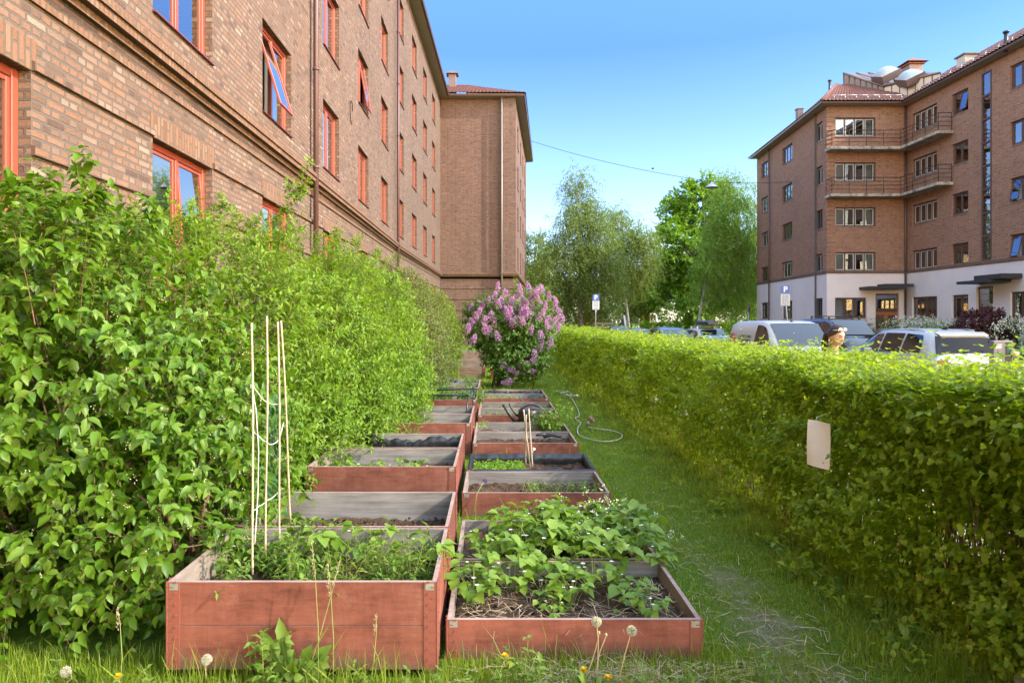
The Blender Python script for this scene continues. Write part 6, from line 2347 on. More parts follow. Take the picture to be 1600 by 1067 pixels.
zt = at(0, 507, 56)[2] + .3
m.bbox((-w, -.05, zt), (w, .35, zt + .12), .02)
m.bbox((-w, -.05, zt - .35), (w, .0, zt - .2), .02)
m.build('rail', 'board_top', root)
for k in (-.8, 0, .8):
    m = MB()
    m.bbox((k * w - .06, .02, 0), (k * w + .06, .14, zt - .002), .01)
    m.build('post', 'board_grey', root)

# ------------------------------------------------------------------ parked cars
t = NT('car_glass_dark')
t.end(t.pbr((.008, .010, .012), .12, 0, None, .12, 0))
t = NT('car_glass')
t.end(t.pbr((.010, .014, .016), .03, 0, None, .6, .25))


def car(name, label, cat, loc, rz, st, paint, wheels, roof_glass=(None, None), side=(), front=None, rear=None, group=None, extras=None, flare=.0):
    """st: stations from tail to nose (y, ztop, wtop, zbelt, wbelt); side: list of station spans with side glass"""
    root = thing(name, label, cat, loc, rz, group)
    ys = [s[0] for s in st]

    def S(y):
        for i in range(len(st) - 1):
            if st[i][0] <= y <= st[i + 1][0]:
                k = (y - st[i][0]) / max(1e-6, st[i + 1][0] - st[i][0])
                return [a + (b - a) * k for a, b in zip(st[i], st[i + 1])]
        return list(st[0] if y < st[0][0] else st[-1])
    yy = sorted(set(ys + [ys[i] + (ys[i + 1] - ys[i]) * k / 3 for i in range(len(ys) - 1) for k in (1, 2)]))

    def ring(y):
        _, zt, wt, zb_, wb = S(y)
        h = [(wb * .90, .20), (wb * .985, .32), (wb * 1.01, zb_ * .62), (wb, zb_), (wb + (wt - wb) * .5, zb_ + (zt - zb_) * .52), (wt, zt - .045), (wt * .86, zt - .008), (wt * .45, zt + .008)]
        return [(x, y, z) for x, z in h] + [(0, y, zt + .012)] + [(-x, y, z) for x, z in h[::-1]]
    m = MB()
    R = [ring(y) for y in yy]
    k = len(R[0])
    vs = sum(R, [])
    fs = [(i * k + j, (i + 1) * k + j, (i + 1) * k + j + 1, i * k + j + 1) for i in range(len(R) - 1) for j in range(k - 1)]
    m.add(vs, fs, 0, True)
    m.add(R[0], [tuple(range(k))], 0)
    m.add(R[-1], [tuple(range(k - 1, -1, -1))], 0)
    m.box((-st[2][4] * .85, ys[0] + .15, .16), (st[2][4] * .85, ys[-1] - .15, .21), 1)
    m.build('body', [paint, 'black_plastic'], root)
    # side glass
    for sx in (-1, 1):
        for (a, b, c0, c1) in side:
            g = MB()
            n = 16
            vs = []
            for i in range(n + 1):
                y = a + (b - a) * i / n
                _, zt, wt, zb_, wb = S(y)
                for q in (.09, .5, .88):
                    f = q
                    e = 1
                    if i < 3:
                        e = c0 + (1 - c0) * (i / 3) ** .6
                    if c1 < 1:
                        e = min(e, 1 - (1 - c1) * (max(0, i - 3) / (n - 3)) ** 3)
                    f = .09 + (q - .09) * e
                    if f <= .5:
                        xx, zz = wb + (wt - wb) * f, zb_ + (zt - zb_) * 1.04 * f
                    else:
                        k_ = (f - .5) / .5
                        xx = wb + (wt - wb) * (.5 + .5 * k_)
                        zz = zb_ + (zt - zb_) * .52 + (zt - .045 - zb_ - (zt - zb_) * .52) * k_
                    vs.append((sx * (xx + .012), y, zz + .002))
            fs = [(i * 3 + j, (i + 1) * 3 + j, (i + 1) * 3 + j + 1, i * 3 + j + 1) for i in range(n) for j in range(2)]
            g.add(vs, fs if sx > 0 else [f[::-1] for f in fs], 0, True)
            g.build('side_window', 'car_glass', root)
    # windscreen and rear window: sheets between two stations, bowed across
    for nm, sp, sg in (('windscreen', front, 1), ('rear_window', rear, -1)):
        if not sp:
            continue
        (ya, za, wa_), (yb, zb2, wb2) = sp
        n = 8
        vs = []
        for i in range(5):
            v = i / 4
            for j in range(n + 1):
                u = j / n * 2 - 1
                y = ya + (yb - ya) * v
                q = S(y)
                w = q[2] * (.94 if i else .97)
                vs.append((u * w, y + sg * .018, q[1] + .022 - .012 * u * u))
        fs = [(i * (n + 1) + j, i * (n + 1) + j + 1, (i + 1) * (n + 1) + j + 1, (i + 1) * (n + 1) + j) for i in range(4) for j in range(n)]
        g = MB()
        g.add(vs, fs, 0, True)
        g.build(nm, 'car_glass' if sg > 0 else 'car_glass_dark', root)
    for (y, sx) in [(w_, s_) for w_ in wheels for s_ in (-1, 1)]:
        wb = S(y)[4]
        g = MB()
        x = sx * (wb - .10)
        g.tube([(x - .11, y, .32), (x - .09, y, .32), (x + .09, y, .32), (x + .125 * sx, y, .32)], .32, 20)
        wo = g.build('wheel', 'rubber', root)
        g = MB()
        g.tube([(x + .125 * sx, y, .32), (x + .132 * sx, y, .32)], .21, 16)
        for q in range(5):
            a = q * 1.2566
            g.tube([(x + .135 * sx, y, .32), (x + .135 * sx, y + .2 * math.cos(a), .32 + .2 * math.sin(a))], .025, 5)
        g.build('rim', 'galvanised', wo)
    for sx in (-1, 1):
        g = MB()
        y = ys[0]
        g.bbox((sx * st[1][4] * .82 - .12, y - .02, st[1][3] - .16), (sx * st[1][4] * .82 + .12, y + .06, st[1][3] - .04), .015)
        g.build('tail_light', 'sign_red', root)
        g = MB()
        y = ys[-1]
        g.bbox((sx * st[-1][4] * .78 - .14, y - .06, .58), (sx * st[-1][4] * .78 + .14, y + .02, .70), .015)
        g.build('headlight', 'lens', root)
        g = MB()
        ym = front[0][0] - .30 if front else .8
        w_ = S(ym)[4]
        g.bbox((sx * (w_ + .12) - .09, ym - .06, S(ym)[3] + .02), (sx * (w_ + .12) + .09, ym + .08, S(ym)[3] + .17), .03)
        g.build('mirror', paint, root)
    if extras:
        extras(root, S)
    return root


def suv_x(root, S):
    g = MB()
    z = S(-1.25)[1]
    g.add([(-.02, -1.45, z), (.02, -1.45, z), (.035, -1.2, z), (-.035, -1.2, z), (0, -1.42, z + .09), (0, -1.36, z + .085)], [(0, 1, 4), (1, 2, 5, 4), (0, 4, 5, 3), (2, 3, 5)])
    g.build('antenna', 'black_plastic', root)
    g = MB()
    for sx in (-1, 1):
        w_ = S(-1)[2] * .93
        g.tube([(sx * w_, -1.5, S(-1.5)[1] + .0), (sx * w_, -1.3, S(-1.3)[1] + .014), (sx * w_, .3, S(.3)[1] + .014), (sx * w_, .5, S(.5)[1])], .016, 6)
    g.build('roof_rail', 'galvanised', root)
    g = MB()
    g.prism([(-.60, -2.03, 1.515), (.60, -2.03, 1.515), (.62, -1.84, 1.585), (-.62, -1.84, 1.585)], (0, 0, .022))
    g.build('spoiler', 'car_silver', root)
    g = MB()
    for sx in (-1, 1):
        g.add([(sx * .73, -2.02, 1.52), (sx * .64, -2.14, 1.50), (sx * .72, -2.30, 1.08), (sx * .84, -2.22, 1.08)], [(0, 1, 2, 3) if sx > 0 else (3, 2, 1, 0)])
    g.build('rear_pillar_trim', 'black_plastic', root)
    g = MB()
    g.tube([(-.25, -2.27, 1.10), (.3, -2.255, 1.16)], .014, 6)
    g.build('wiper', 'black_plastic', root)


SUV = [(-2.36, .80, .70, .72, .84), (-2.30, 1.06, .72, .98, .91), (-2.18, 1.20, .71, 1.02, .93), (-1.92, 1.57, .66, 1.03, .94), (-1.55, 1.63, .67, 1.03, .94), (-.9, 1.67, .68, 1.01, .94), (-.1, 1.67, .67, .99, .94), (.40, 1.61, .64, .98, .94), (.75, 1.46, .63, .97, .94), (1.35, 1.10, .70, .95, .93), (1.9, 1.02, .70, .90, .92), (2.2, .88, .66, .80, .88), (2.32, .62, .62, .58, .80)]
car('parked_car', 'light silver estate-like car with roof fin, parked nearest the hedge', 'car', (11.35, 18.75, -.30), .03, SUV, 'car_silver', (-1.40, 1.42),
    side=((-1.72, -.98, .25, 1), (-.90, -.05, 1, 1), (.03, 1.02, 1, .05)), front=((.52, 1.57, .60), (1.30, 1.12, .68)), rear=((-2.27, 1.10, .74), (-2.0, 1.53, .64)), extras=suv_x)


def van_x(root, S):
    g = MB()
    w_ = S(-1.2)[4]
    # a red ring and grey lettering lines on the near flank
    for sx in (1,):
        pts = [(sx * (w_ + .012 - .10 * max(0, (1.16 + .22 * math.sin(a)) - 1.0)), -1.72 + .20 * math.cos(a), 1.22 + .24 * math.sin(a)) for a in np.linspace(-.2, 5.2, 24)]
        g.tube(pts, .03, 5)
    g.build('red_mark', 'sign_red', root)
    g = MB()
    r = random.Random(2)
    for k in range(3):
        y = -1.25
        while y < -.45 + .1 * k:
            l = r.uniform(.08, .2)
            g.box((w_ - .055 + .0 * k - .02 * (2 - k), y, 1.38 - k * .13), (w_ + .004 - .02 * (2 - k), y + l, 1.43 - k * .13))
            y += l + .05
    g.build('lettering', 'sign_ink', root)
    g = MB()
    g.tube([(0, .55, S(.55)[1]), (0, .5, S(.55)[1] + .03)], .04, 8)
    g.tube([(0, .5, S(.55)[1] + .02), (-.0, .22, S(.55)[1] + .34)], .008, 5)
    g.build('antenna', 'black_plastic', root)
    g = MB()
    g.tube([(-.6, 1.42, 1.17), (.0, 1.50, 1.15), (.65, 1.42, 1.17)], .016, 6)
    g.build('wiper', 'black_plastic', root)


VAN = [(-2.35, 1.62, .72, 1.05, .88), (-2.25, 1.78, .74, 1.08, .92), (-1.8, 1.86, .76, 1.1, .95), (-.4, 1.88, .76, 1.1, .95), (.30, 1.87, .75, 1.08, .95), (.62, 1.82, .72, 1.06, .95), (1.05, 1.50, .74, 1.05, .94), (1.42, 1.16, .76, 1.0, .93), (1.9, 1.06, .74, .92, .91), (2.15, .86, .70, .78, .86), (2.25, .6, .66, .56, .8)]
car('delivery_van', 'white delivery van with red ring mark on its side', 'van', (8.72, 20.7, -.30), PI, VAN, 'car_white', (-1.45, 1.42),
    side=((.05, 1.18, 1, .12),), front=((.66, 1.79, .70), (1.40, 1.17, .78)), rear=None, extras=van_x)


def bars_x(root, S):
    for y in (-1.2, -.2, .4):
        g = MB()
        z = S(y)[1]
        g.tube([(-.72, y, z + .10), (.72, y, z + .10)], .018, 6)
        for sx in (-1, 1):
            g.bbox((sx * .66 - .04, y - .03, z - .04), (sx * .66 + .04, y + .03, z + .13), .01)
        g.build('roof_bar', 'black_plastic', root)


VAN2 = [(s[0] * 1.05, s[1] + .09, s[2], s[3], s[4]) for s in VAN]
car('black_van', 'black van with roof bars parked before the corner house', 'van', (15.15, 30.2, -.30), PI, VAN2, 'car_black', (-1.45, 1.42),
    side=((.05, 1.20, 1, .12), (-1.1, -.05, 1, 1)), front=((.69, 1.87, .70), (1.46, 1.19, .78)), rear=None, extras=bars_x)
SED = [(-2.2, .70, .68, .64, .80), (-2.15, .98, .70, .90, .86), (-1.6, 1.06, .70, .93, .89), (-.95, 1.40, .60, .93, .90), (-.2, 1.46, .61, .92, .90), (.35, 1.40, .59, .92, .90), (1.15, 1.0, .68, .88, .89), (1.9, .90, .66, .80, .87), (2.2, .60, .6, .55, .78)]
EST = [(-2.25, .80, .70, .72, .82), (-2.2, 1.02, .70, .95, .88), (-1.9, 1.42, .62, .96, .90), (-1.0, 1.50, .63, .95, .90), (-.1, 1.50, .63, .94, .90), (.38, 1.43, .60, .93, .90), (1.2, 1.02, .68, .90, .89), (1.9, .92, .66, .82, .87), (2.2, .62, .6, .56, .78)]
PC_ = 'cars parked along the far part of the street'
gl = dict(side=((-.9, -.12, .6, 1), (-.02, .95, 1, .05)), front=((.42, 1.36, .56), (1.10, 1.02, .66)), rear=((-1.55, 1.06, .66), (-1.0, 1.36, .57)))
ge = dict(side=((-1.75, -1.0, .6, 1), (-.92, -.12, 1, 1), (-.02, .95, 1, .05)), front=((.44, 1.40, .57), (1.15, 1.04, .66)), rear=((-2.16, 1.04, .66), (-1.94, 1.38, .6)))


def box_x(root, S):
    z = S(-.3)[1]
    for y in (-.9, .1):
        g = MB()
        g.tube([(-.62, y, z + .07), (.62, y, z + .07)], .018, 6)
        for sx in (-1, 1):
            g.bbox((sx * .58 - .03, y - .03, z - .03), (sx * .58 + .03, y + .03, z + .08), .01)
        g.build('roof_bar', 'galvanised', root)
    g = MB()
    n = 10
    R = []
    for i in range(n + 1):
        y = -1.35 + 2.1 * i / n
        k = math.sin(PI * min(1, max(0, .08 + .84 * i / n))) ** .4
        R.append([(.42 * k * a, y, z + .24 + .15 * k * b) for a, b in ((-1, -.6), (1, -.6), (1.0, .3), (.7, 1), (-.7, 1), (-1.0, .3))])
    g.add(sum(R, []), [(i * 6 + j, (i + 1) * 6 + j, (i + 1) * 6 + (j + 1) % 6, i * 6 + (j + 1) % 6) for i in range(n) for j in range(6)] , 0, True)
    g.add(R[0], [tuple(range(5, -1, -1))]); g.add(R[-1], [tuple(range(6))])
    g.build('roof_box', 'black_plastic', root)


car('parked_car', 'blue-grey saloon just beyond the white van', 'car', (9.05, 27.4, -.45), PI, SED, 'car_blue', (-1.35, 1.4), group=PC_, **gl)
car('parked_car', 'silver estate car with black roof box', 'car', (10.6, 34.0, -.30), PI, EST, 'car_silver', (-1.35, 1.4), group=PC_, extras=box_x, **ge)
car('parked_car', 'blue saloon with pale sky on its windscreen in the middle of the parked row', 'car', (9.0, 34.8, -.30), PI, [(s[0], s[1] + .03, *s[2:]) for s in EST], 'car_blue', (-1.35, 1.4), group=PC_, **ge)
car('parked_car', 'light grey car low between the blue saloon and the slanted board', 'car', (9.0, 42.5, -.38), PI, SED, 'car_grey', (-1.35, 1.4), group=PC_, **gl)
car('parked_car', 'pale blue-grey car roof farthest along the row, below the slanted board', 'car', (9.3, 51.0, -.30), PI, SED, 'car_blue', (-1.35, 1.4), group=PC_, **gl)
# ------------------------------------------------------------------ the woman behind the hedge
PG = -.155
PX, PY = 3.80, 7.7
fdir = math.atan2(-.97, .16)          # where she walks and looks
pr = thing('person', 'bare-shouldered woman with ponytail and sunglasses pushed up, looking down behind the hedge', 'person', (PX, PY, PG), fdir + PI / 2)
# local frame: she faces -y
J = {}
V_, E_, R_ = [], [], []


def jn(name, p, r, parent=None):
    V_.append(p); R_.append(r); J[name] = len(V_) - 1
    if parent is not None:
        E_.append((J[parent], J[name]))


jn('pelvis', (0, 0, .90), (.135, .10))
jn('waist', (0, -.01, 1.04), (.112, .085), 'pelvis')
jn('chest', (0, -.005, 1.20), (.135, .10), 'waist')
jn('upper', (0, .015, 1.325), (.105, .075), 'chest')
jn('neck0', (0, .018, 1.385), (.052, .050), 'upper')
jn('neck1', (0, -.002, 1.445), (.047, .049), 'neck0')
jn('neck2', (0, -.012, 1.50), (.048, .052), 'neck1')
for s, tg in ((1, 'l'), (-1, 'r')):
    jn('clav' + tg, (s * .095, .02, 1.345), (.055, .055), 'upper')
    jn('sh' + tg, (s * .165, .02, 1.325), (.052, .052), 'clav' + tg)
    jn('ua' + tg, (s * .195, .03, 1.20), (.043, .043), 'sh' + tg)
    jn('el' + tg, (s * .215, .045, 1.07), (.035, .036), 'ua' + tg)
    jn('fa' + tg, (s * .21, -.03, .98), (.034, .034), 'el' + tg)
    jn('wr' + tg, (s * .195, -.12, .885), (.024, .026), 'fa' + tg)
    jn('pa' + tg, (s * .19, -.155, .845), (.020, .032), 'wr' + tg)
    for k, (dx, ln) in enumerate(((-.028, .062), (-.010, .072), (.010, .068), (.027, .054))):
        jn('f%d%s' % (k, tg), (s * .19 + dx, -.185, .808), (.0088, .0088), 'pa' + tg)
        jn('g%d%s' % (k, tg), (s * .19 + dx * 1.1, -.195 - ln * .2, .808 - ln * .55), (.008, .008), 'f%d%s' % (k, tg))
        jn('h%d%s' % (k, tg), (s * .19 + dx * 1.1, -.190, .808 - ln), (.007, .007), 'g%d%s' % (k, tg))
    jn('t0' + tg, (s * .19 - s * .034, -.165, .835), (.010, .010), 'pa' + tg)
    jn('t1' + tg, (s * .19 - s * .048, -.190, .805), (.0085, .0085), 't0' + tg)
    st = .12 * s
    jn('hip' + tg, (s * .085, 0, .84), (.088, .088), 'pelvis')
    jn('th' + tg, (s * .085, -st * .55, .66), (.074, .076), 'hip' + tg)
    jn('kn' + tg, (s * .082, -st * .9, .48), (.050, .053), 'th' + tg)
    jn('ca' + tg, (s * .082, -st * .6, .33), (.047, .050), 'kn' + tg)
    jn('an' + tg, (s * .082, -st * .4 + (.05 if s < 0 else 0), .09), (.032, .034), 'ca' + tg)
    jn('to' + tg, (s * .085, -st * .4 - .12, .035), (.034, .024), 'an' + tg)
me = bpy.data.meshes.new('body_skeleton')
me.from_pydata(V_, E_, [])
sk = bpy.data.objects.new('body_skeleton', me)
COL.objects.link(sk)
md = sk.modifiers.new('Skin', 'SKIN')
md.use_smooth_shade = True
for i, r_ in enumerate(R_):
    me.skin_vertices[0].data[i].radius = r_
me.skin_vertices[0].data[0].use_root = True
ss = sk.modifiers.new('Sub', 'SUBSURF')
ss.levels = ss.render_levels = 2
dg = bpy.context.evaluated_depsgraph_get()
bm_ = bpy.data.meshes.new_from_object(sk.evaluated_get(dg))
bv = [tuple(v.co) for v in bm_.vertices]
bf = [tuple(p.vertices) for p in bm_.polygons]
bpy.data.objects.remove(sk)


# head: an ellipsoid pushed into a face
def head_r(d):
    """local direction (x side, y back, z up) to a surface point"""
    x, y, z = d
    rx, ry, rz = .073, .093, .112
    k = 1 / math.sqrt((x / rx) ** 2 + (y / ry) ** 2 + (z / rz) ** 2)
    p = [x * k, y * k, z * k]
    fr = max(0, -y)
    # jaw narrows, chin comes forward
    if p[2] < -.02:
        u = min(1, (-.02 - p[2]) / .09)
        p[0] *= 1 - .34 * u
        if y > 0:
            p[1] *= 1 - .45 * u
    G = lambda cx, cz, sx, sz, a: a * math.exp(-((p[0] - cx) / sx) ** 2 - ((p[2] - cz) / sz) ** 2) * (fr > .25)
    dy = 0
    dy += G(0, -.030, .012, .016, .020)       # nose tip
    dy += G(0, -.010, .009, .022, .010)       # bridge
    dy += G(0, .026, .045, .012, .005)        # brow
    for s in (-1, 1):
        dy -= G(s * .030, .006, .016, .012, .010)   # eye sockets
        dy += G(s * .030, .003, .011, .008, .004)   # lids
        dy += G(s * .042, -.026, .020, .016, .005)  # cheeks
    dy += G(0, -.060, .020, .006, .006)       # lips
    dy += G(0, -.072, .018, .005, .004)
    dy -= G(0, -.081, .020, .006, .004)
    dy += G(0, -.100, .020, .014, .012)       # chin
    if y < 0 and p[2] < -.03:
        dy += .034 * min(1, (-.03 - p[2]) / .07) * min(1, fr * 2.2) ** .5 * math.exp(-(p[0] / .036) ** 2)
    p[1] -= dy
    return p


hv, hf = [], []
NU, NV = 72, 54
for j in range(NV + 1):
    th = PI * j / NV
    for i in range(NU):
        a = 2 * PI * i / NU
        hv.append(head_r((math.sin(th) * math.cos(a), math.sin(th) * math.sin(a), math.cos(th))))
for j in range(NV):
    for i in range(NU):
        i2 = (i + 1) % NU
        if j == 0:
            hf.append((0 * NU + i, NU + i, NU + i2))
        elif j == NV - 1:
            hf.append((j * NU + i, (j + 1) * NU + i, j * NU + i2))
        else:
            hf.append((j * NU + i, (j + 1) * NU + i, (j + 1) * NU + i2, j * NU + i2))
HM = Matrix.Translation((0, -.035, 1.585)) @ Matrix.Rotation(math.radians(12), 4, 'Z') @ Matrix.Rotation(math.radians(17), 4, 'X')
H = lambda p: tuple(HM @ Vector(p))
m = MB()
m.add(bv, bf, 0, True)
m.add([H(p) for p in hv], hf, 0, True)
for s in (-1, 1):     # ears
    vs, fs = [], []
    for j in range(7):
        for i in range(10):
            a, b = 2 * PI * i / 10, PI * j / 6
            vs.append(H((s * (.071 + .008 * math.sin(b) * math.cos(a)), .012 + .016 * math.sin(b) * math.sin(a), -.012 + .030 * math.cos(b))))
    for j in range(6):
        for i in range(10):
            i2 = (i + 1) % 10
            fs.append((j * 10 + i, (j + 1) * 10 + i, (j + 1) * 10 + i2, j * 10 + i2))
    m.add(vs, fs, 0, True)
bo = m.build('body', 'skin', pr)
rm_ = bo.modifiers.new('Remesh', 'REMESH')
rm_.mode = 'VOXEL'
rm_.voxel_size = .0042
rm_.use_smooth_shade = True
# hair: a cap following the skull, gathered behind, and a long tail
m = MB()
vs, fs = [], []
NU, NV = 60, 30
for j in range(NV + 1):
    for i in range(NU):
        a = 2 * PI * i / NU
        # hairline: low behind, high over the face
        f = .5 - .5 * math.sin(a)          # 1 in front (y<0)
        lim = (2.30 - 1.46 * (f ** 1.5))
        th = lim * j / NV
        p = head_r((math.sin(th) * math.cos(a), math.sin(th) * math.sin(a), math.cos(th)))
        k = 1.075 + .02 * math.sin(a * 17 + th * 3) * math.sin(th) - .05 * (j / NV) ** 6
        vs.append(H((p[0] * k, p[1] * k + .003, p[2] * k + .004)))
for j in range(NV):
    for i in range(NU):
        i2 = (i + 1) % NU
        fs.append((j * NU + i, (j + 1) * NU + i, (j + 1) * NU + i2, j * NU + i2))
m.add(vs, fs, 0, True)
for k in range(90):
    a0 = PI * (1 + .98 * (k / 89 - .5) * 2) + PI / 2
    f = .5 - .5 * math.sin(a0)
    lim = 2.30 - 1.46 * (f ** 1.5)
    pts = []
    tgt = Vector((0, .088, .02))
    for i in range(9):
        u = i / 8
        th = lim * (.99 - .42 * math.sin(u * 1.57))
        p = Vector(head_r((math.sin(th) * math.cos(a0), math.sin(th) * math.sin(a0), math.cos(th)))) * 1.07
        w_ = u ** 1.6
        d_ = p.lerp(tgt, w_).normalized()
        q_ = Vector(head_r(tuple(d_))) * (1.085 + .015 * math.sin(k * 2.7))
        pts.append(H(q_))
    m.tube(pts, [.0022, .0028, .0030, .0032, .0032, .0030, .003, .0028, .0025], 5)
for k in range(34):
    a = RNG.uniform(0, 6.28); q = RNG.uniform(0, 1) ** .5
    ox, oy = .030 * q * math.cos(a), .030 * q * math.sin(a)
    c0 = Vector(H((ox * .5, .085 + oy * .4, .02 + ox * .3)))
    pts = [c0, c0 + Vector((ox * .6, .05 + oy * .5, -.03)), c0 + Vector((ox * 1.1, .065 + oy, -.13)), c0 + Vector((ox * 1.2, .055 + oy, -.24)), c0 + Vector((ox * .9, .05 + oy, -.33 - .05 * RNG.uniform(0, 1)))]
    m.tube(pts, [.012, .013, .013, .011, .003], 6)
m.build('hair', 'hair', pr)
m = MB()
for s in (-1, 1):
    c = Vector((s * .030, -.0855, .004))
    m.tube([H((s * .017, -.0915, .0025)), H((s * .030, -.0925, .0005)), H((s * .043, -.083, .0025))], [.0024, .0044, .0022], 6)
m.build('eyelashes', 'brow', pr)
m = MB()
for s in (-1, 1):
    m.tube([H((s * .014, -.0965, .022)), H((s * .030, -.0945, .027)), H((s * .048, -.078, .021))], [.0030, .0042, .0020], 6)
m.build('eyebrows', 'brow', pr)
m = MB()
m.tube([H((-.021, -.0905, -.063)), H((-.009, -.0975, -.061)), H((0, -.0985, -.0625)), H((.009, -.0975, -.061)), H((.021, -.0905, -.063))], [.0015, .0052, .005, .0052, .0015], 8)
m.tube([H((-.018, -.090, -.066)), H((0, -.0968, -.070)), H((.018, -.090, -.066))], [.001, .0052, .001], 8)
m.build('lips', 'lips', pr)
# sunglasses pushed up in the hair
m = MB()
for s in (-1, 1):
    pts = [H((s * .033 + .026 * math.cos(a), -.083 + .012 * math.sin(a) ** 2 - .006 * 0 + abs(s * .033 + .026 * math.cos(a)) * .25, .083 + .020 * math.sin(a))) for a in np.linspace(0, 6.283, 17)]
    m.tube(pts, .0030, 6, 0)
    m.add(pts[:-1], [tuple(range(16))], 1)
    m.tube([H((s * .062, -.068, .083)), H((s * .079, -.03, .070)), H((s * .077, .0, .058))], .0018, 5, 0)
m.tube([H((-.008, -.086, .083)), H((.008, -.086, .083))], .0035, 5, 0)
m.build('sunglasses', ['sign_white', 'lens'], pr)
m = MB()
for s in (-1, 1):
    c = H((s * .077, .010, -.046))
    m.tube([c, (c[0], c[1], c[2] - .022)], [.003, .006], 8)
m.build('earrings', 'sign_white', pr)
# strapless dress
m = MB()
prof = [(1.245, .148, .118), (1.20, .146, .120), (1.12, .128, .102), (1.04, .121, .095), (.95, .142, .112), (.86, .178, .140), (.72, .192, .165), (.60, .205, .185), (.52, .215, .198)]
n = 40
vs, fs = [], []
for q, (z, a, b) in enumerate(prof):
    for i in range(n):
        t_ = 2 * PI * i / n
        rip = 1 + .03 * math.sin(t_ * 9) * max(0, (1.0 - z) / .5)
        vs.append((a * math.cos(t_) * rip, b * math.sin(t_) * rip, z))
for q in range(len(prof) - 1):
    for i in range(n):
        i2 = (i + 1) % n
        fs.append((q * n + i, (q + 1) * n + i, (q + 1) * n + i2, q * n + i2))
m.add(vs, fs, 0, True)
m.build('dress', 'cloth_dark', pr)
for s in (1, -1):
    m = MB()
    p = V_[J['to' + ('l' if s > 0 else 'r')]]
    m.bbox((p[0] - .042, p[1] - .06, -.001), (p[0] + .042, p[1] + .17, .016), .006)
    m.build('sandal', 'sandal', pr)
# ------------------------------------------------------------------ ground and streets
def lawn_profile(x):
    return 0.0 if x < 3.15 else -.30


g = MB()
xs = [-400, -60, -20, -8, -4, -2, -1, 0, 1, 2, 3.15, 3.30, 6, 18, 30, 60, 400]
ysg = [-60, -10, 0, 2, 4, 8, 16, 32, 64, 120, 400]
zs = [0 if x <= 3.2 else -.32 for x in xs]
vs = [(x, y, z) for x, z in zip(xs, zs) for y in ysg]
n = len(ysg)
g.add(vs, [(i * n + j, (i + 1) * n + j, (i + 1) * n + j + 1, i * n + j + 1) for i in range(len(xs) - 1) for j in range(n - 1)])
tag(g.build('ground', 'lawn'), None, None, None, 'structure')
g = MB()
g.quad((5.6, -30, -.314), (17.6, -30, -.314), (17.6, 70, -.314), (5.6, 70, -.314))
tag(g.build('road', 'asphalt'), None, None, None, 'structure')
g = MB()
g.box((3.35, -20, -.31), (5.45, 66, -.17))
g.box((17.75, -20, -.31), (19.6, 66, -.17))
tag(g.build('pavement', 'pavement'), None, None, None, 'structure')
g = MB()
g.box((5.453, -20, -.31), (5.60, 66, -.165))
g.box((17.60, -20, -.31), (17.747, 66, -.165))
tag(g.build('kerb', 'concrete'), None, None, None, 'structure')
g = MB()
g.quad((19.61, -20, -.305), (24.98, -20, -.305), (24.98, 41.7, -.305), (19.61, 41.7, -.305))
tag(g.build('front_lawn', 'front_yard'), None, None, None, 'structure')

# ------------------------------------------------------------------ light
w = bpy.data.worlds.new('World')
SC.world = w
w.use_nodes = True
nt = w.node_tree
nt.nodes.clear()
sky = nt.nodes.new('ShaderNodeTexSky')
sky.sky_type = 'NISHITA'
sky.sun_disc = False
SD = Vector((1.0, -.33, .70)).normalized()
sky.sun_elevation = math.asin(SD.z)
sky.sun_rotation = math.atan2(SD.x, SD.y)
sky.air_density = 1.15
sky.dust_density = .45
sky.ozone_density = 2.6
bg = nt.nodes.new('ShaderNodeBackground')
bg.inputs[1].default_value = SKY_K
ow = nt.nodes.new('ShaderNodeOutputWorld')
# sky tinted: deep blue down the street, brightened overhead and behind as added fill
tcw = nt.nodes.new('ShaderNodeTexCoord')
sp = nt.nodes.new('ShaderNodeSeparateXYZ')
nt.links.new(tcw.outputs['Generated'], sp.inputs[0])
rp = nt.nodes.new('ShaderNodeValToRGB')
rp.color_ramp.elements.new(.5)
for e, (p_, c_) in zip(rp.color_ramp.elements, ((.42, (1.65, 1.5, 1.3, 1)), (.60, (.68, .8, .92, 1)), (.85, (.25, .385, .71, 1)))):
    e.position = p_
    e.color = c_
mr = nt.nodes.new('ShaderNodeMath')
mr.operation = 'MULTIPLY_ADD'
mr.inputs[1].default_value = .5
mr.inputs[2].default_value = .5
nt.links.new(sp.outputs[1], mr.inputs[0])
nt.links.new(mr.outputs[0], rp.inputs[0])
rz = nt.nodes.new('ShaderNodeValToRGB')  # overhead sky lifted to add fill in the shade
rz.color_ramp.elements.new(.5)
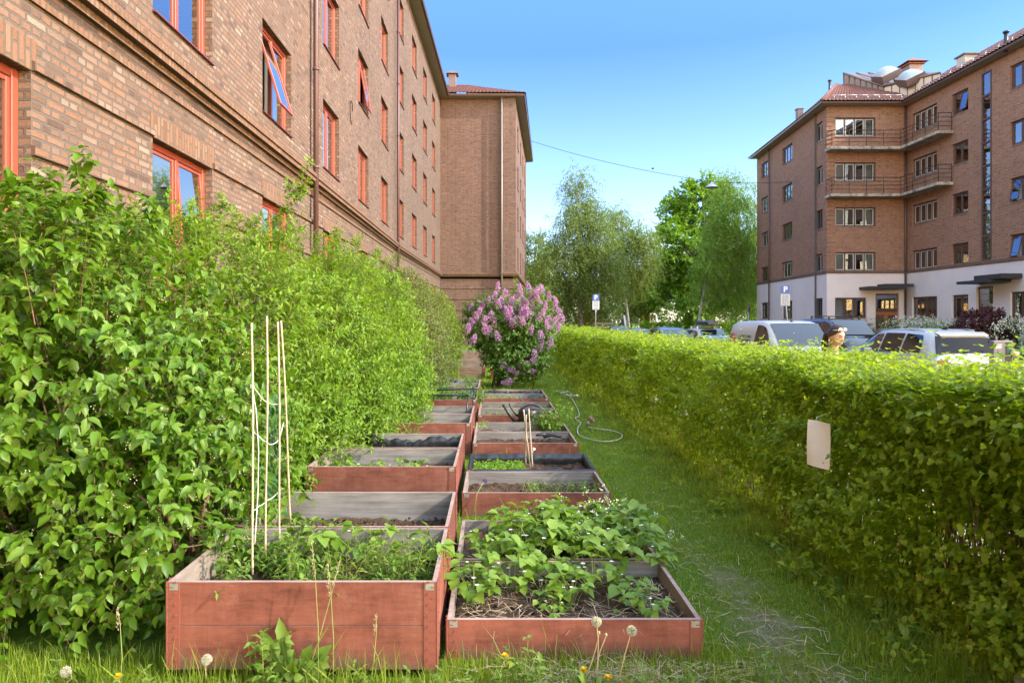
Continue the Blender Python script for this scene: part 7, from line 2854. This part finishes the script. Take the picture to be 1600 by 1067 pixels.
for e, (p_, c_) in zip(rz.color_ramp.elements, ((.0, (3.1, 1.98, 1.12, 1)), (.36, (1.15, 1.08, 1.04, 1)), (.95, (3.7, 3.2, 2.75, 1)))):
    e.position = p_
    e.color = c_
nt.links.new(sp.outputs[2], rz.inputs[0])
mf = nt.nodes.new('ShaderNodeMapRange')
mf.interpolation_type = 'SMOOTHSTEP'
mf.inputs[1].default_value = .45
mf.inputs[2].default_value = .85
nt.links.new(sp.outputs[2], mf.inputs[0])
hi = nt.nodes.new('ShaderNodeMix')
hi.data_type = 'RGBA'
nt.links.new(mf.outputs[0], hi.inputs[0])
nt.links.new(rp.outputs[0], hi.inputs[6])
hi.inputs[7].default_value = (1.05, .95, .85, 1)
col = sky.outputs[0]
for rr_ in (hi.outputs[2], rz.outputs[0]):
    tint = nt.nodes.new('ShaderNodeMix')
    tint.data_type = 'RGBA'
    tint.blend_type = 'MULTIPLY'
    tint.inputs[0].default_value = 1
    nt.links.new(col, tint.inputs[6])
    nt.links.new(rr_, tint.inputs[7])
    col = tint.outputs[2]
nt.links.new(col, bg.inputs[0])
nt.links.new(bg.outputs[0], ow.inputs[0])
sl = bpy.data.lights.new('sun', 'SUN')
sl.energy = SUN_K
sl.angle = math.radians(.53)
sl.color = (1.0, .915, .78)
so = link('sun', sl)
so.rotation_euler = SD.to_track_quat('Z', 'Y').to_euler()

cam = bpy.data.cameras.new('camera')
cam.sensor_width = 36
cam.sensor_fit = 'HORIZONTAL'
cam.lens = 36 * F / 1600
cam.shift_x = 30 / 1600
cam.shift_y = -33.5 / 1600
cam.clip_start = .05
cam.clip_end = 2000
co = link('camera', cam, None, (0, 0, EYE))
co.rotation_euler = (PI / 2, 0, 0)
SC.camera = co
SC.view_settings.view_transform = 'Standard'
SC.view_settings.look = 'None'
SC.view_settings.exposure = EXPO
SC.view_settings.gamma = 1
SC.cycles.max_bounces = 8
SC.cycles.transparent_max_bounces = 12
SC.cycles.caustics_reflective = False
SC.cycles.caustics_refractive = False
SC.cycles.sample_clamp_indirect = 6
SC.cycles.use_denoising = True
